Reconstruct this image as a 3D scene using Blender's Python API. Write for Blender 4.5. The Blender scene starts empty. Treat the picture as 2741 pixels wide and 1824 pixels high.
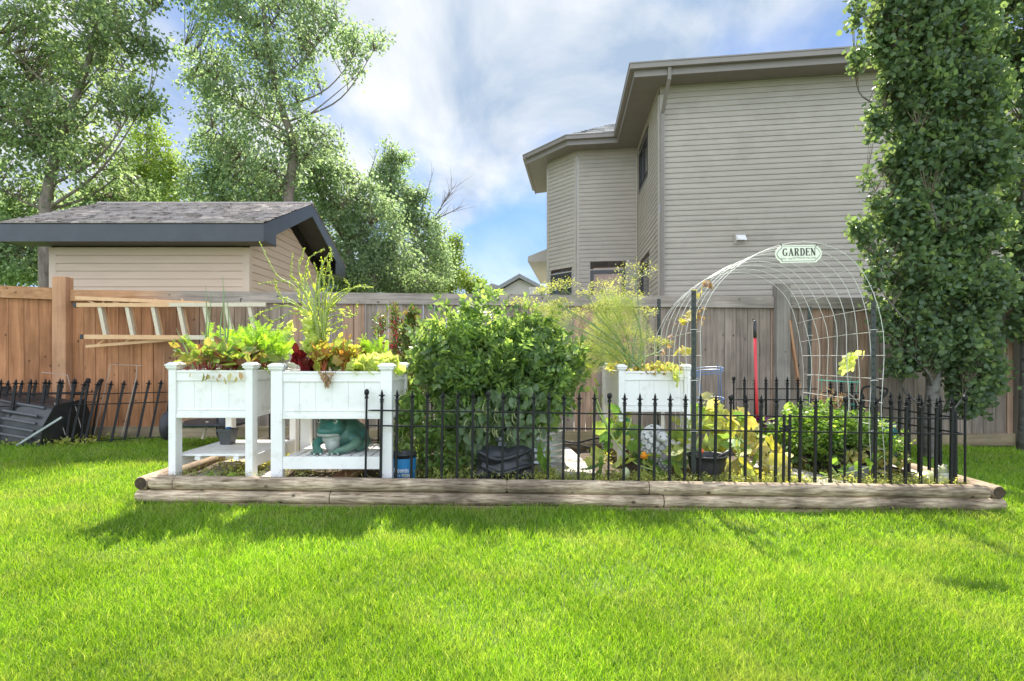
import bpy, math, random
import numpy as np
from mathutils import Vector, Matrix
R = math.radians
PI = math.pi
random.seed(7)
S = bpy.context.scene
C = S.collection

# ------------------------------------------------------------------ camera, sky, sun, exposure
F = 1473.0; CX = 1370.5; HY = 955.0; EYE = 1.10
cam_d = bpy.data.cameras.new('camera'); cam = bpy.data.objects.new('camera', cam_d); C.objects.link(cam)
cam.location = (0, 0, EYE); cam.rotation_euler = (R(90), 0, 0)
cam_d.lens = 36.0*F/2741.0; cam_d.sensor_width = 36; cam_d.shift_y = (HY-912.0)/2741.0
cam_d.clip_start = 0.05; cam_d.clip_end = 3000
S.camera = cam
SUN_EL, SUN_AZ = 49.5, 0.5          # azimuth measured from +Y towards +X
sun_d = bpy.data.lights.new('sun', 'SUN'); sun = bpy.data.objects.new('sun', sun_d); C.objects.link(sun)
sun_d.energy = 5.0; sun_d.angle = R(0.55); sun_d.color = (1.0, 0.945, 0.84)
sv = Vector((math.sin(R(SUN_AZ))*math.cos(R(SUN_EL)), math.cos(R(SUN_AZ))*math.cos(R(SUN_EL)), math.sin(R(SUN_EL))))
sun.rotation_euler = sv.to_track_quat('Z', 'Y').to_euler()
sun.location = (0, 5, 12)
W = bpy.data.worlds.new('World'); S.world = W; W.use_nodes = True
def build_world():
    nt = W.node_tree; N = nt.nodes; L = nt.links; N.clear()
    out = N.new('ShaderNodeOutputWorld'); bg = N.new('ShaderNodeBackground'); bg.inputs[1].default_value = 0.12
    sky = N.new('ShaderNodeTexSky'); sky.sky_type = 'NISHITA'; sky.sun_disc = False
    sky.sun_elevation = R(SUN_EL); sky.sun_rotation = R(SUN_AZ); sky.altitude = 600; sky.air_density = 1.0; sky.dust_density = 0.6; sky.ozone_density = 1.6
    tc = N.new('ShaderNodeTexCoord'); sep = N.new('ShaderNodeSeparateXYZ'); L.new(tc.outputs['Generated'], sep.inputs[0])
    ad = N.new('ShaderNodeMath'); ad.operation = 'ADD'; ad.inputs[1].default_value = 0.22; L.new(sep.outputs[2], ad.inputs[0])
    mx = N.new('ShaderNodeMath'); mx.operation = 'MAXIMUM'; mx.inputs[1].default_value = 0.08; L.new(ad.outputs[0], mx.inputs[0])
    dx = N.new('ShaderNodeMath'); dx.operation = 'DIVIDE'; L.new(sep.outputs[0], dx.inputs[0]); L.new(mx.outputs[0], dx.inputs[1])
    dy = N.new('ShaderNodeMath'); dy.operation = 'DIVIDE'; L.new(sep.outputs[1], dy.inputs[0]); L.new(mx.outputs[0], dy.inputs[1])
    cmb = N.new('ShaderNodeCombineXYZ'); L.new(dx.outputs[0], cmb.inputs[0]); L.new(dy.outputs[0], cmb.inputs[1])
    mp = N.new('ShaderNodeMapping'); mp.inputs['Location'].default_value = (CLOUD[0], CLOUD[1], 0); mp.inputs['Rotation'].default_value = (0, 0, R(-38)); mp.inputs['Scale'].default_value = (1.0, 0.62, 1)
    L.new(cmb.outputs[0], mp.inputs[0])
    n1 = N.new('ShaderNodeTexNoise'); n1.inputs['Scale'].default_value = 1.15; n1.inputs['Detail'].default_value = 7; n1.inputs['Roughness'].default_value = 0.5; n1.inputs['Distortion'].default_value = 0.35
    L.new(mp.outputs[0], n1.inputs[0])
    r1 = N.new('ShaderNodeValToRGB'); r1.color_ramp.interpolation = 'EASE'
    r1.color_ramp.elements[0].position = 0.41; r1.color_ramp.elements[0].color = (0.10, 0.10, 0.10, 1)
    r1.color_ramp.elements[1].position = 0.58; r1.color_ramp.elements[1].color = (1, 1, 1, 1)
    L.new(n1.outputs[0], r1.inputs[0])
    n2 = N.new('ShaderNodeTexNoise'); n2.inputs['Scale'].default_value = 2.1; n2.inputs['Detail'].default_value = 8; n2.inputs['Roughness'].default_value = 0.55; n2.inputs['Distortion'].default_value = 0.5
    L.new(mp.outputs[0], n2.inputs[0])
    r2 = N.new('ShaderNodeValToRGB')
    r2.color_ramp.elements[0].position = 0.36; r2.color_ramp.elements[0].color = (1.75, 2.25, 2.95, 1)
    r2.color_ramp.elements[1].position = 0.60; r2.color_ramp.elements[1].color = (3.9, 4.0, 4.1, 1)
    L.new(n2.outputs[0], r2.inputs[0])
    mul = N.new('ShaderNodeMix'); mul.data_type = 'RGBA'; mul.blend_type = 'MULTIPLY'; mul.inputs[0].default_value = 1
    L.new(sky.outputs[0], mul.inputs[6]); mul.inputs[7].default_value = (0.28, 0.42, 0.60, 1)
    # unseen clouds behind the camera are brightened as added fill for shaded faces
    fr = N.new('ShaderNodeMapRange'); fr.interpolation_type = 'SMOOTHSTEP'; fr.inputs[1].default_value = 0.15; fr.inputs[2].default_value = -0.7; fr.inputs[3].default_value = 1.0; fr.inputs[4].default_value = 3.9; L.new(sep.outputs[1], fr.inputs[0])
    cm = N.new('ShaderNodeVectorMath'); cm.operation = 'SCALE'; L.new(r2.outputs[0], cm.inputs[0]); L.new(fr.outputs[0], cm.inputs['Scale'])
    m = N.new('ShaderNodeMix'); m.data_type = 'RGBA'
    hz = N.new('ShaderNodeMapRange'); hz.interpolation_type = 'SMOOTHSTEP'; hz.inputs[1].default_value = 0.02; hz.inputs[2].default_value = 0.34; hz.inputs[3].default_value = 0.75; hz.inputs[4].default_value = 0.0; L.new(sep.outputs[2], hz.inputs[0])
    mxh = N.new('ShaderNodeMath'); mxh.operation = 'MAXIMUM'; L.new(hz.outputs[0], mxh.inputs[0]); L.new(r1.outputs[0], mxh.inputs[1])
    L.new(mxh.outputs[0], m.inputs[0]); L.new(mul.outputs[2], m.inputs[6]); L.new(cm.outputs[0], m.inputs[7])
    L.new(m.outputs[2], bg.inputs[0]); L.new(bg.outputs[0], out.inputs[0])
CLOUD = (0.2, 4.4)
build_world()
S.view_settings.view_transform = 'Standard'; S.view_settings.look = 'None'; S.view_settings.gamma = 1.0
S.view_settings.exposure = 1.17; S.view_settings.use_curve_mapping = False
S.cycles.max_bounces = 7; S.cycles.transmission_bounces = 6; S.cycles.transparent_max_bounces = 8; S.cycles.diffuse_bounces = 4

# ------------------------------------------------------------------ measuring helpers
def U(px, py, Y):
    return Vector(((px-CX)/F*Y, Y, EYE-(py-HY)/F*Y))
def gz(x):                       # the whole yard falls gently to the right
    return -0.010*x

# ------------------------------------------------------------------ object helpers
def tag(o, label=None, cat=None, group=None, kind=None):
    if label: o['label'] = label
    if cat: o['category'] = cat
    if group: o['group'] = group
    if kind: o['kind'] = kind
    return o
def thing(name, label, cat, loc=(0, 0, 0), rz=0, group=None):
    o = bpy.data.objects.new(name, None); C.objects.link(o); o.location = loc; o.rotation_euler = (0, 0, rz)
    o.empty_display_size = 0.1
    return tag(o, label, cat, group)
def root_off(p):
    v = Vector((0, 0, 0))
    while p is not None:
        v += p.location; p = p.parent
    return v
def mesh_obj(name, V, Fc, mat, parent=None, smooth=False, world=True):
    me = bpy.data.meshes.new(name)
    V = np.asarray(V, dtype=np.float64)
    if world and parent is not None:
        V = V-np.array(root_off(parent))
    me.from_pydata(V.tolist(), [], Fc)
    if smooth: me.polygons.foreach_set('use_smooth', [True]*len(me.polygons))
    me.materials.append(mat); me.update()
    o = bpy.data.objects.new(name, me); C.objects.link(o)
    if parent is not None: o.parent = parent
    return o
def np_obj(name, V, idx, starts, totals, mat, parent=None, smooth=False, world=True, mats=None, midx=None):
    me = bpy.data.meshes.new(name)
    if world and parent is not None: V = V-np.array(root_off(parent))
    me.vertices.add(len(V)); me.vertices.foreach_set('co', V.astype(np.float32).ravel())
    me.loops.add(len(idx)); me.loops.foreach_set('vertex_index', idx.astype(np.int32))
    me.polygons.add(len(starts)); me.polygons.foreach_set('loop_start', starts.astype(np.int32)); me.polygons.foreach_set('loop_total', totals.astype(np.int32))
    if smooth: me.polygons.foreach_set('use_smooth', np.ones(len(starts), dtype=bool))
    me.materials.append(mat); me.update(calc_edges=True)
    o = bpy.data.objects.new(name, me); C.objects.link(o)
    if parent is not None: o.parent = parent
    return o
def dup(root, loc=None, rz=None, label=None, group=None):
    r = root.copy(); C.objects.link(r)
    if loc is not None: r.location = loc
    if rz is not None: r.rotation_euler = (0, 0, rz)
    if label: r['label'] = label
    if group: r['group'] = group
    for ch in list(root.children):
        c = ch.copy(); C.objects.link(c); c.parent = r
        for g in list(ch.children):
            d = g.copy(); C.objects.link(d); d.parent = c
    return r

class MB:
    def __init__(s): s.v = []; s.f = []
    def add(s, V, Fc):
        b = len(s.v); s.v += [tuple(v) for v in V]; s.f += [tuple(i+b for i in f) for f in Fc]
    def box(s, x0, x1, y0, y1, z0, z1, bev=0.0):
        if bev <= 0:
            s.add([(x0,y0,z0),(x1,y0,z0),(x1,y1,z0),(x0,y1,z0),(x0,y0,z1),(x1,y0,z1),(x1,y1,z1),(x0,y1,z1)],
                  [(0,3,2,1),(4,5,6,7),(0,1,5,4),(1,2,6,5),(2,3,7,6),(3,0,4,7)])
        else:      # chamfer all twelve edges
            P = []; idx = {}
            xs = (x0, x1); ys = (y0, y1); zs = (z0, z1)
            for i in (0, 1):
                for j in (0, 1):
                    for k in (0, 1):
                        sx = bev if i == 0 else -bev; sy = bev if j == 0 else -bev; sz = bev if k == 0 else -bev
                        idx[(i,j,k,'x')] = len(P); P.append((xs[i], ys[j]+sy, zs[k]+sz))
                        idx[(i,j,k,'y')] = len(P); P.append((xs[i]+sx, ys[j], zs[k]+sz))
                        idx[(i,j,k,'z')] = len(P); P.append((xs[i]+sx, ys[j]+sy, zs[k]))
            Q = []
            for i in (0, 1):
                q = [idx[(i,0,0,'x')], idx[(i,1,0,'x')], idx[(i,1,1,'x')], idx[(i,0,1,'x')]]; Q.append(q if i else q[::-1])
                q = [idx[(0,i,0,'y')], idx[(1,i,0,'y')], idx[(1,i,1,'y')], idx[(0,i,1,'y')]]; Q.append(q[::-1] if i else q)
                q = [idx[(0,0,i,'z')], idx[(1,0,i,'z')], idx[(1,1,i,'z')], idx[(0,1,i,'z')]]; Q.append(q if i else q[::-1])
            for i in (0, 1):
                for j in (0, 1):
                    Q.append([idx[(i,j,0,'x')], idx[(i,j,0,'y')], idx[(i,j,1,'y')], idx[(i,j,1,'x')]])
                    Q.append([idx[(i,0,j,'x')], idx[(i,0,j,'z')], idx[(i,1,j,'z')], idx[(i,1,j,'x')]])
                    Q.append([idx[(0,i,j,'y')], idx[(0,i,j,'z')], idx[(1,i,j,'z')], idx[(1,i,j,'y')]])
                    for k in (0, 1):
                        Q.append([idx[(i,j,k,'x')], idx[(i,j,k,'y')], idx[(i,j,k,'z')]])
            s.add(P, Q)
    def obox(s, a, b, w, h, up=(0, 0, 1)):      # bar from a to b, w sideways, h along up
        a = Vector(a); b = Vector(b); d = (b-a).normalized(); up = Vector(up)
        sd = d.cross(up)
        if sd.length < 1e-5: sd = d.cross(Vector((0, 1, 0)))
        sd.normalize(); u = sd.cross(d).normalized()
        P = []
        for p in (a, b):
            for i, j in ((-1,-1),(1,-1),(1,1),(-1,1)): P.append(p+sd*(i*w/2)+u*(j*h/2))
        s.add(P, [(0,1,2,3),(7,6,5,4),(0,4,5,1),(1,5,6,2),(2,6,7,3),(3,7,4,0)])
    def tube(s, pts, r, n=6, caps=True):
        pts = [Vector(p) for p in pts]; m = len(pts)
        rs = [r]*m if isinstance(r, (int, float)) else list(r)
        t0 = (pts[1]-pts[0]).normalized()
        ref = Vector((0, 0, 1)) if abs(t0.z) < 0.9 else Vector((1, 0, 0))
        u = t0.cross(ref).normalized(); P = []
        for i, p in enumerate(pts):
            t = (pts[min(i+1, m-1)]-pts[max(i-1, 0)])
            t = t.normalized() if t.length > 1e-9 else t0
            u = (u-t*u.dot(t)); u = u.normalized() if u.length > 1e-6 else t.orthogonal().normalized()
            w = t.cross(u)
            for k in range(n):
                a = 2*PI*k/n; P.append(p+(u*math.cos(a)+w*math.sin(a))*rs[i])
        Q = []
        for i in range(m-1):
            for k in range(n):
                k2 = (k+1) % n; Q.append((i*n+k, i*n+k2, (i+1)*n+k2, (i+1)*n+k))
        if caps: Q.append(tuple(range(n))[::-1]); Q.append(tuple((m-1)*n+k for k in range(n)))
        s.add(P, Q)
    def lathe(s, prof, c=(0, 0, 0), n=20, sq=(1, 1)):      # prof [(r,z)]
        P = []; Q = []; m = len(prof)
        for r, z in prof:
            for k in range(n):
                a = 2*PI*k/n; P.append((c[0]+r*sq[0]*math.cos(a), c[1]+r*sq[1]*math.sin(a), c[2]+z))
        for i in range(m-1):
            for k in range(n):
                k2 = (k+1) % n; Q.append((i*n+k, i*n+k2, (i+1)*n+k2, (i+1)*n+k))
        Q.append(tuple(range(n))[::-1]); Q.append(tuple((m-1)*n+k for k in range(n)))
        s.add(P, Q)
    def ball(s, c, r, nu=10, nv=7):
        if isinstance(r, (int, float)): r = (r, r, r)
        P = [(c[0], c[1], c[2]-r[2])]
        for j in range(1, nv):
            ph = PI*j/nv-PI/2
            for k in range(nu):
                a = 2*PI*k/nu; P.append((c[0]+r[0]*math.cos(ph)*math.cos(a), c[1]+r[1]*math.cos(ph)*math.sin(a), c[2]+r[2]*math.sin(ph)))
        P.append((c[0], c[1], c[2]+r[2])); Q = []
        for k in range(nu): Q.append((0, 1+(k+1) % nu, 1+k))
        for j in range(nv-2):
            for k in range(nu): a = 1+j*nu; Q.append((a+k, a+(k+1) % nu, a+nu+(k+1) % nu, a+nu+k))
        a = 1+(nv-2)*nu
        for k in range(nu): Q.append((a+k, a+(k+1) % nu, len(P)-1))
        s.add(P, Q)
    def poly(s, pts): s.add(pts, [tuple(range(len(pts)))])
    def prism(s, pts, y0, y1):                  # pts (x,z) extruded along y
        n = len(pts); P = [(x, y0, z) for x, z in pts]+[(x, y1, z) for x, z in pts]
        s.add(P, [tuple(range(n)), tuple(range(2*n-1, n-1, -1))]+[(i, i+n, (i+1) % n+n, (i+1) % n) for i in range(n)])
    def build(s, name, mat, parent=None, smooth=False, world=True):
        return mesh_obj(name, s.v, s.f, mat, parent, smooth, world)

# ------------------------------------------------------------------ materials
def newmat(name):
    m = bpy.data.materials.new(name); m.use_nodes = True; nt = m.node_tree; b = nt.nodes['Principled BSDF']; return m, nt, b
def rgba(c): return (c[0], c[1], c[2], 1)
def mat(name, c1, c2=None, scale=8, rough=0.6, bump=0.0, stretch=(1, 1, 1), metal=0, spec=0.5, island=0.0, detail=5, lo=0.3, hi=0.7, c3=None, bscale=None, coat=0):
    m, nt, b = newmat(name); N = nt.nodes; L = nt.links
    b.inputs['Roughness'].default_value = rough; b.inputs['Metallic'].default_value = metal
    b.inputs['Specular IOR Level'].default_value = spec; b.inputs['Coat Weight'].default_value = coat
    c2 = c2 or tuple(x*0.8 for x in c1)
    tc = N.new('ShaderNodeTexCoord'); mp = N.new('ShaderNodeMapping'); mp.inputs['Scale'].default_value = stretch; L.new(tc.outputs['Object'], mp.inputs[0])
    if island > 0:
        geo = N.new('ShaderNodeNewGeometry'); mm = N.new('ShaderNodeMath'); mm.operation = 'MULTIPLY'; mm.inputs[1].default_value = 37.0
        L.new(geo.outputs['Random Per Island'], mm.inputs[0]); cb = N.new('ShaderNodeCombineXYZ')
        for i in range(3): L.new(mm.outputs[0], cb.inputs[i])
        va = N.new('ShaderNodeVectorMath'); L.new(mp.outputs[0], va.inputs[0]); L.new(cb.outputs[0], va.inputs[1]); vec = va.outputs[0]
    else: vec = mp.outputs[0]
    no = N.new('ShaderNodeTexNoise'); no.inputs['Scale'].default_value = scale; no.inputs['Detail'].default_value = detail; no.inputs['Roughness'].default_value = 0.6
    L.new(vec, no.inputs[0])
    cr = N.new('ShaderNodeValToRGB'); cr.color_ramp.elements[0].position = lo; cr.color_ramp.elements[0].color = rgba(c1)
    cr.color_ramp.elements[1].position = hi; cr.color_ramp.elements[1].color = rgba(c2)
    if c3: e = cr.color_ramp.elements.new(0.5*(lo+hi)); e.color = rgba(c3)
    L.new(no.outputs[0], cr.inputs[0]); col = cr.outputs[0]
    if island > 0:
        hs = N.new('ShaderNodeHueSaturation'); mr = N.new('ShaderNodeMapRange'); mr.inputs[3].default_value = 1-island; mr.inputs[4].default_value = 1+island
        L.new(geo.outputs['Random Per Island'], mr.inputs[0]); L.new(mr.outputs[0], hs.inputs['Value']); L.new(col, hs.inputs['Color']); col = hs.outputs[0]
    L.new(col, b.inputs['Base Color'])
    if bump > 0:
        bn = N.new('ShaderNodeTexNoise'); bn.inputs['Scale'].default_value = bscale or scale*3; bn.inputs['Detail'].default_value = 4; L.new(vec, bn.inputs[0])
        bp = N.new('ShaderNodeBump'); bp.inputs['Strength'].default_value = bump; bp.inputs['Distance'].default_value = 0.01
        L.new(bn.outputs[0], bp.inputs['Height']); L.new(bp.outputs[0], b.inputs['Normal'])
    return m
def wood(name, ca, cb, axis='z', fine=22, along=1.3, knots=0.5, rough=0.8, island=0.2, warm=None, split=None, dark=0.35):
    """weathered boards: grain streaks along one axis, knots, tone per board; optional change from new cedar to grey along x"""
    m, nt, b = newmat(name); N = nt.nodes; L = nt.links
    b.inputs['Roughness'].default_value = rough; b.inputs['Specular IOR Level'].default_value = 0.25
    sc = {'x': (along, fine, fine), 'y': (fine, along, fine), 'z': (fine, fine, along)}[axis]
    tc = N.new('ShaderNodeTexCoord'); geo = N.new('ShaderNodeNewGeometry')
    mm = N.new('ShaderNodeMath'); mm.operation = 'MULTIPLY'; mm.inputs[1].default_value = 61.0; L.new(geo.outputs['Random Per Island'], mm.inputs[0])
    cbn = N.new('ShaderNodeCombineXYZ')
    for i in range(3): L.new(mm.outputs[0], cbn.inputs[i])
    va = N.new('ShaderNodeVectorMath'); L.new(tc.outputs['Object'], va.inputs[0]); L.new(cbn.outputs[0], va.inputs[1])
    mp = N.new('ShaderNodeMapping'); mp.inputs['Scale'].default_value = sc; L.new(va.outputs[0], mp.inputs[0])
    no = N.new('ShaderNodeTexNoise'); no.inputs['Scale'].default_value = 1.0; no.inputs['Detail'].default_value = 6; no.inputs['Roughness'].default_value = 0.65; no.inputs['Distortion'].default_value = 0.4
    L.new(mp.outputs[0], no.inputs[0])
    def ramp(c0, c1):
        cr = N.new('ShaderNodeValToRGB'); cr.color_ramp.elements[0].position = 0.33; cr.color_ramp.elements[0].color = rgba(c0)
        cr.color_ramp.elements[1].position = 0.66; cr.color_ramp.elements[1].color = rgba(c1); L.new(no.outputs[0], cr.inputs[0]); return cr.outputs[0]
    col = ramp(ca, cb)
    if warm:
        wc = ramp(warm[0], warm[1]); sp = N.new('ShaderNodeSeparateXYZ'); L.new(tc.outputs['Object'], sp.inputs[0])
        big = N.new('ShaderNodeTexNoise'); big.inputs['Scale'].default_value = 0.9; big.inputs['Detail'].default_value = 3; L.new(va.outputs[0] if warm[2] else tc.outputs['Object'], big.inputs[0])
        mu = N.new('ShaderNodeMath'); mu.operation = 'MULTIPLY_ADD'; mu.inputs[1].default_value = 1.6; L.new(big.outputs[0], mu.inputs[0]); L.new(sp.outputs[0], mu.inputs[2])
        mr = N.new('ShaderNodeMapRange'); mr.interpolation_type = 'SMOOTHSTEP'; mr.inputs[1].default_value = split[0]+0.8; mr.inputs[2].default_value = split[1]+0.8
        mr.inputs[3].default_value = 1; mr.inputs[4].default_value = warm[3] if len(warm) > 3 else 0.06; L.new(mu.outputs[0], mr.inputs[0])
        rnd = N.new('ShaderNodeMath'); rnd.operation = 'GREATER_THAN'; rnd.inputs[1].default_value = 0.86; L.new(geo.outputs['Random Per Island'], rnd.inputs[0])
        rm = N.new('ShaderNodeMath'); rm.operation = 'MULTIPLY'; rm.inputs[1].default_value = 0.45; L.new(rnd.outputs[0], rm.inputs[0])
        mxx = N.new('ShaderNodeMath'); mxx.operation = 'MAXIMUM'; L.new(mr.outputs[0], mxx.inputs[0]); L.new(rm.outputs[0], mxx.inputs[1])
        mix = N.new('ShaderNodeMix'); mix.data_type = 'RGBA'; L.new(mxx.outputs[0], mix.inputs[0]); L.new(col, mix.inputs[6]); L.new(wc, mix.inputs[7]); col = mix.outputs[2]
    # blotches
    bl = N.new('ShaderNodeTexNoise'); bl.inputs['Scale'].default_value = 3.0; bl.inputs['Detail'].default_value = 4; L.new(va.outputs[0], bl.inputs[0])
    brp = N.new('ShaderNodeMapRange'); brp.inputs[1].default_value = 0.35; brp.inputs[2].default_value = 0.65; brp.inputs[3].default_value = 1-dark*0.5; brp.inputs[4].default_value = 1.1; L.new(bl.outputs[0], brp.inputs[0])
    hs = N.new('ShaderNodeHueSaturation'); L.new(col, hs.inputs['Color'])
    mr2 = N.new('ShaderNodeMapRange'); mr2.inputs[3].default_value = 1-island; mr2.inputs[4].default_value = 1+island; L.new(geo.outputs['Random Per Island'], mr2.inputs[0])
    mv = N.new('ShaderNodeMath'); mv.operation = 'MULTIPLY'; L.new(mr2.outputs[0], mv.inputs[0]); L.new(brp.outputs[0], mv.inputs[1]); L.new(mv.outputs[0], hs.inputs['Value'])
    col = hs.outputs[0]
    if knots > 0:
        ks = {'x': (5.5, 8, 8), 'y': (8, 5.5, 8), 'z': (8, 8, 5.5)}[axis]
        mk = N.new('ShaderNodeMapping'); mk.inputs['Scale'].default_value = ks; L.new(va.outputs[0], mk.inputs[0])
        vo = N.new('ShaderNodeTexVoronoi'); vo.inputs['Scale'].default_value = 1.0; L.new(mk.outputs[0], vo.inputs[0])
        kr = N.new('ShaderNodeValToRGB'); kr.color_ramp.elements[0].position = 0.05; kr.color_ramp.elements[0].color = (knots, knots, knots, 1)
        kr.color_ramp.elements[1].position = 0.13; kr.color_ramp.elements[1].color = (0, 0, 0, 1); L.new(vo.outputs['Distance'], kr.inputs[0])
        mk2 = N.new('ShaderNodeMix'); mk2.data_type = 'RGBA'; L.new(kr.outputs[0], mk2.inputs[0]); L.new(col, mk2.inputs[6]); mk2.inputs[7].default_value = (0.035, 0.02, 0.012, 1); col = mk2.outputs[2]
    L.new(col, b.inputs['Base Color'])
    bp = N.new('ShaderNodeBump'); bp.inputs['Strength'].default_value = 0.35; bp.inputs['Distance'].default_value = 0.004; L.new(no.outputs[0], bp.inputs['Height']); L.new(bp.outputs[0], b.inputs['Normal'])
    return m
def leafmat(name, cols, transl=0.4, rough=0.45, tint=(1.25, 1.2, 0.6), spec=0.4, big=0.0, patch=None):
    m, nt, b = newmat(name); N = nt.nodes; L = nt.links
    geo = N.new('ShaderNodeNewGeometry'); cr = N.new('ShaderNodeValToRGB')
    while len(cr.color_ramp.elements) < len(cols): cr.color_ramp.elements.new(0.5)
    for i, c in enumerate(cols):
        e = cr.color_ramp.elements[i]; e.position = i/max(1, len(cols)-1); e.color = rgba(c)
    L.new(geo.outputs['Random Per Island'], cr.inputs[0]); col = cr.outputs[0]
    tc = N.new('ShaderNodeTexCoord'); no = N.new('ShaderNodeTexNoise'); no.inputs['Scale'].default_value = big if big > 0 else 2.2; no.inputs['Detail'].default_value = 4; L.new(tc.outputs['Object'], no.inputs[0])
    mr = N.new('ShaderNodeMapRange'); mr.inputs[1].default_value = 0.3; mr.inputs[2].default_value = 0.7; mr.inputs[3].default_value = 0.72; mr.inputs[4].default_value = 1.25; L.new(no.outputs[0], mr.inputs[0])
    hs = N.new('ShaderNodeHueSaturation'); L.new(col, hs.inputs['Color']); L.new(mr.outputs[0], hs.inputs['Value']); col = hs.outputs[0]
    if patch:        # straw coloured and thin places
        pn = N.new('ShaderNodeTexNoise'); pn.inputs['Scale'].default_value = patch[1]; pn.inputs['Detail'].default_value = 6; pn.inputs['Roughness'].default_value = 0.65; L.new(tc.outputs['Object'], pn.inputs[0])
        pr = N.new('ShaderNodeMapRange'); pr.inputs[1].default_value = 0.50; pr.inputs[2].default_value = 0.72; pr.inputs[3].default_value = 0.0; pr.inputs[4].default_value = 0.6; L.new(pn.outputs[0], pr.inputs[0])
        pm = N.new('ShaderNodeMix'); pm.data_type = 'RGBA'; L.new(pr.outputs[0], pm.inputs[0]); L.new(col, pm.inputs[6]); pm.inputs[7].default_value = rgba(patch[0]); col = pm.outputs[2]
    L.new(col, b.inputs['Base Color']); b.inputs['Roughness'].default_value = rough; b.inputs['Specular IOR Level'].default_value = spec
    tr = N.new('ShaderNodeBsdfTranslucent'); tm = N.new('ShaderNodeMix'); tm.data_type = 'RGBA'; tm.blend_type = 'MULTIPLY'; tm.inputs[0].default_value = 1
    L.new(col, tm.inputs[6]); tm.inputs[7].default_value = (tint[0]*1.6, tint[1]*1.6, tint[2]*1.6, 1); L.new(tm.outputs[2], tr.inputs[0])
    ms = N.new('ShaderNodeMixShader'); ms.inputs[0].default_value = transl; L.new(b.outputs[0], ms.inputs[1]); L.new(tr.outputs[0], ms.inputs[2])
    L.new(ms.outputs[0], N['Material Output'].inputs[0]); return m

# ------------------------------------------------------------------ leaves by the thousand (numpy)
T_OV = (np.array([(0,0,0),(-.30,.32,.07),(-.24,.68,.05),(0,1,-.04),(.24,.68,.05),(.30,.32,.07)]), [(0,3,2,1),(0,5,4,3)])
T_RND = (np.array([(0,0,0),(-.42,.22,.05),(-.46,.62,.05),(0,1,-.02),(.46,.62,.05),(.42,.22,.05)]), [(0,3,2,1),(0,5,4,3)])
T_LAN = (np.array([(0,0,0),(-.11,.35,.03),(-.08,.7,.02),(0,1,-.06),(.08,.7,.02),(.11,.35,.03)]), [(0,3,2,1),(0,5,4,3)])
T_HAIR = (np.array([(-.012,0,0),(.012,0,0),(.006,1,0),(-.006,1,0)]), [(0,1,2,3)])
def T_comp(pairs=3, w=.11, l=.34, tip=.4):
    V = []; Q = []
    def leaf(bx, by, ang, l, w, z):
        b = len(V); ca, sa = math.cos(ang), math.sin(ang)
        for x, y, zz in ((0,0,0),(-w,.4*l,.02),(0,l,-.05),(w,.4*l,.02)):
            V.append((bx+x*ca-y*sa, by+x*sa+y*ca, z+zz))
        Q.append((b, b+3, b+2, b+1))
    for i in range(pairs):
        y = .15+.6*i/max(1, pairs-1); sc = 1-.25*abs(i-pairs/2)/pairs
        leaf(0, y, R(62), l*sc, w*sc, -.06*i/pairs); leaf(0, y+.03, R(-62), l*sc, w*sc, -.06*i/pairs)
    leaf(0, .72, 0, tip, w*1.2, -.05)
    b = len(V); V.extend([(-.012,0,0),(.012,0,0),(.008,.8,-.04),(-.008,.8,-.04)]); Q.append((b, b+1, b+2, b+3))
    return np.array(V), Q
T_TOM = T_comp(3, .115, .36, .42); T_FERN = T_comp(7, .035, .22, .16); T_PAR = T_comp(2, .2, .34, .42)
def T_lobed(n=5, depth=.25, cup=.1):
    V = [(0, .42, -cup)]; m = n*4
    for k in range(m):
        a = -PI/2+.25+(2*PI-.5)*k/(m-1); rr = .5*(1-depth*(.5-.5*math.cos(2*PI*n*k/(m-1))))
        V.append((rr*math.cos(a), .42+rr*math.sin(a), cup*.6*math.sin(3*a)))
    V.append((0, .22, -cup*.6))
    Q = [(0, i, i+1) for i in range(1, m)]+[(0, m, m+1), (0, m+1, 1)]
    return np.array(V), Q
T_SQ = T_lobed(5, .22, .09)
def unit(a): return a/np.maximum(np.linalg.norm(a, axis=-1, keepdims=True), 1e-9)
def leaves(name, P, size, mt, parent=None, tmpl=T_OV, seed=1, D=None, jit=0.6, droop=0.0, upn=0.5, svar=0.35, smooth=False):
    """one mesh of many leaves. D: preferred growing directions, upn: how much faces look up"""
    rg = np.random.default_rng(seed); P = np.asarray(P, dtype=float); n = len(P)
    d = rg.normal(size=(n, 3)); d = unit(d)
    if D is not None: d = unit(np.asarray(D)+d*jit)
    d[:, 2] -= droop; d = unit(d)
    nn = unit(rg.normal(size=(n, 3)))*(1-upn)+np.array([0, 0, 1.0])*upn
    x = unit(np.cross(d, nn)); z = np.cross(x, d)
    s = size*(1+svar*(rg.random(n)*2-1))
    tv, tf = tmpl; k = len(tv)
    V = P[:, None, :]+s[:, None, None]*(tv[None, :, 0, None]*x[:, None, :]+tv[None, :, 1, None]*d[:, None, :]+tv[None, :, 2, None]*z[:, None, :])
    flat = np.concatenate([np.array(f) for f in tf]); tot = np.array([len(f) for f in tf]); st = np.concatenate([[0], np.cumsum(tot)[:-1]])
    idx = (flat[None, :]+(np.arange(n)*k)[:, None]).ravel(); starts = (st[None, :]+(np.arange(n)*len(flat))[:, None]).ravel(); totals = np.tile(tot, n)
    return np_obj(name, V.reshape(-1, 3), idx, starts, totals, mt, parent, smooth)
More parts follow.
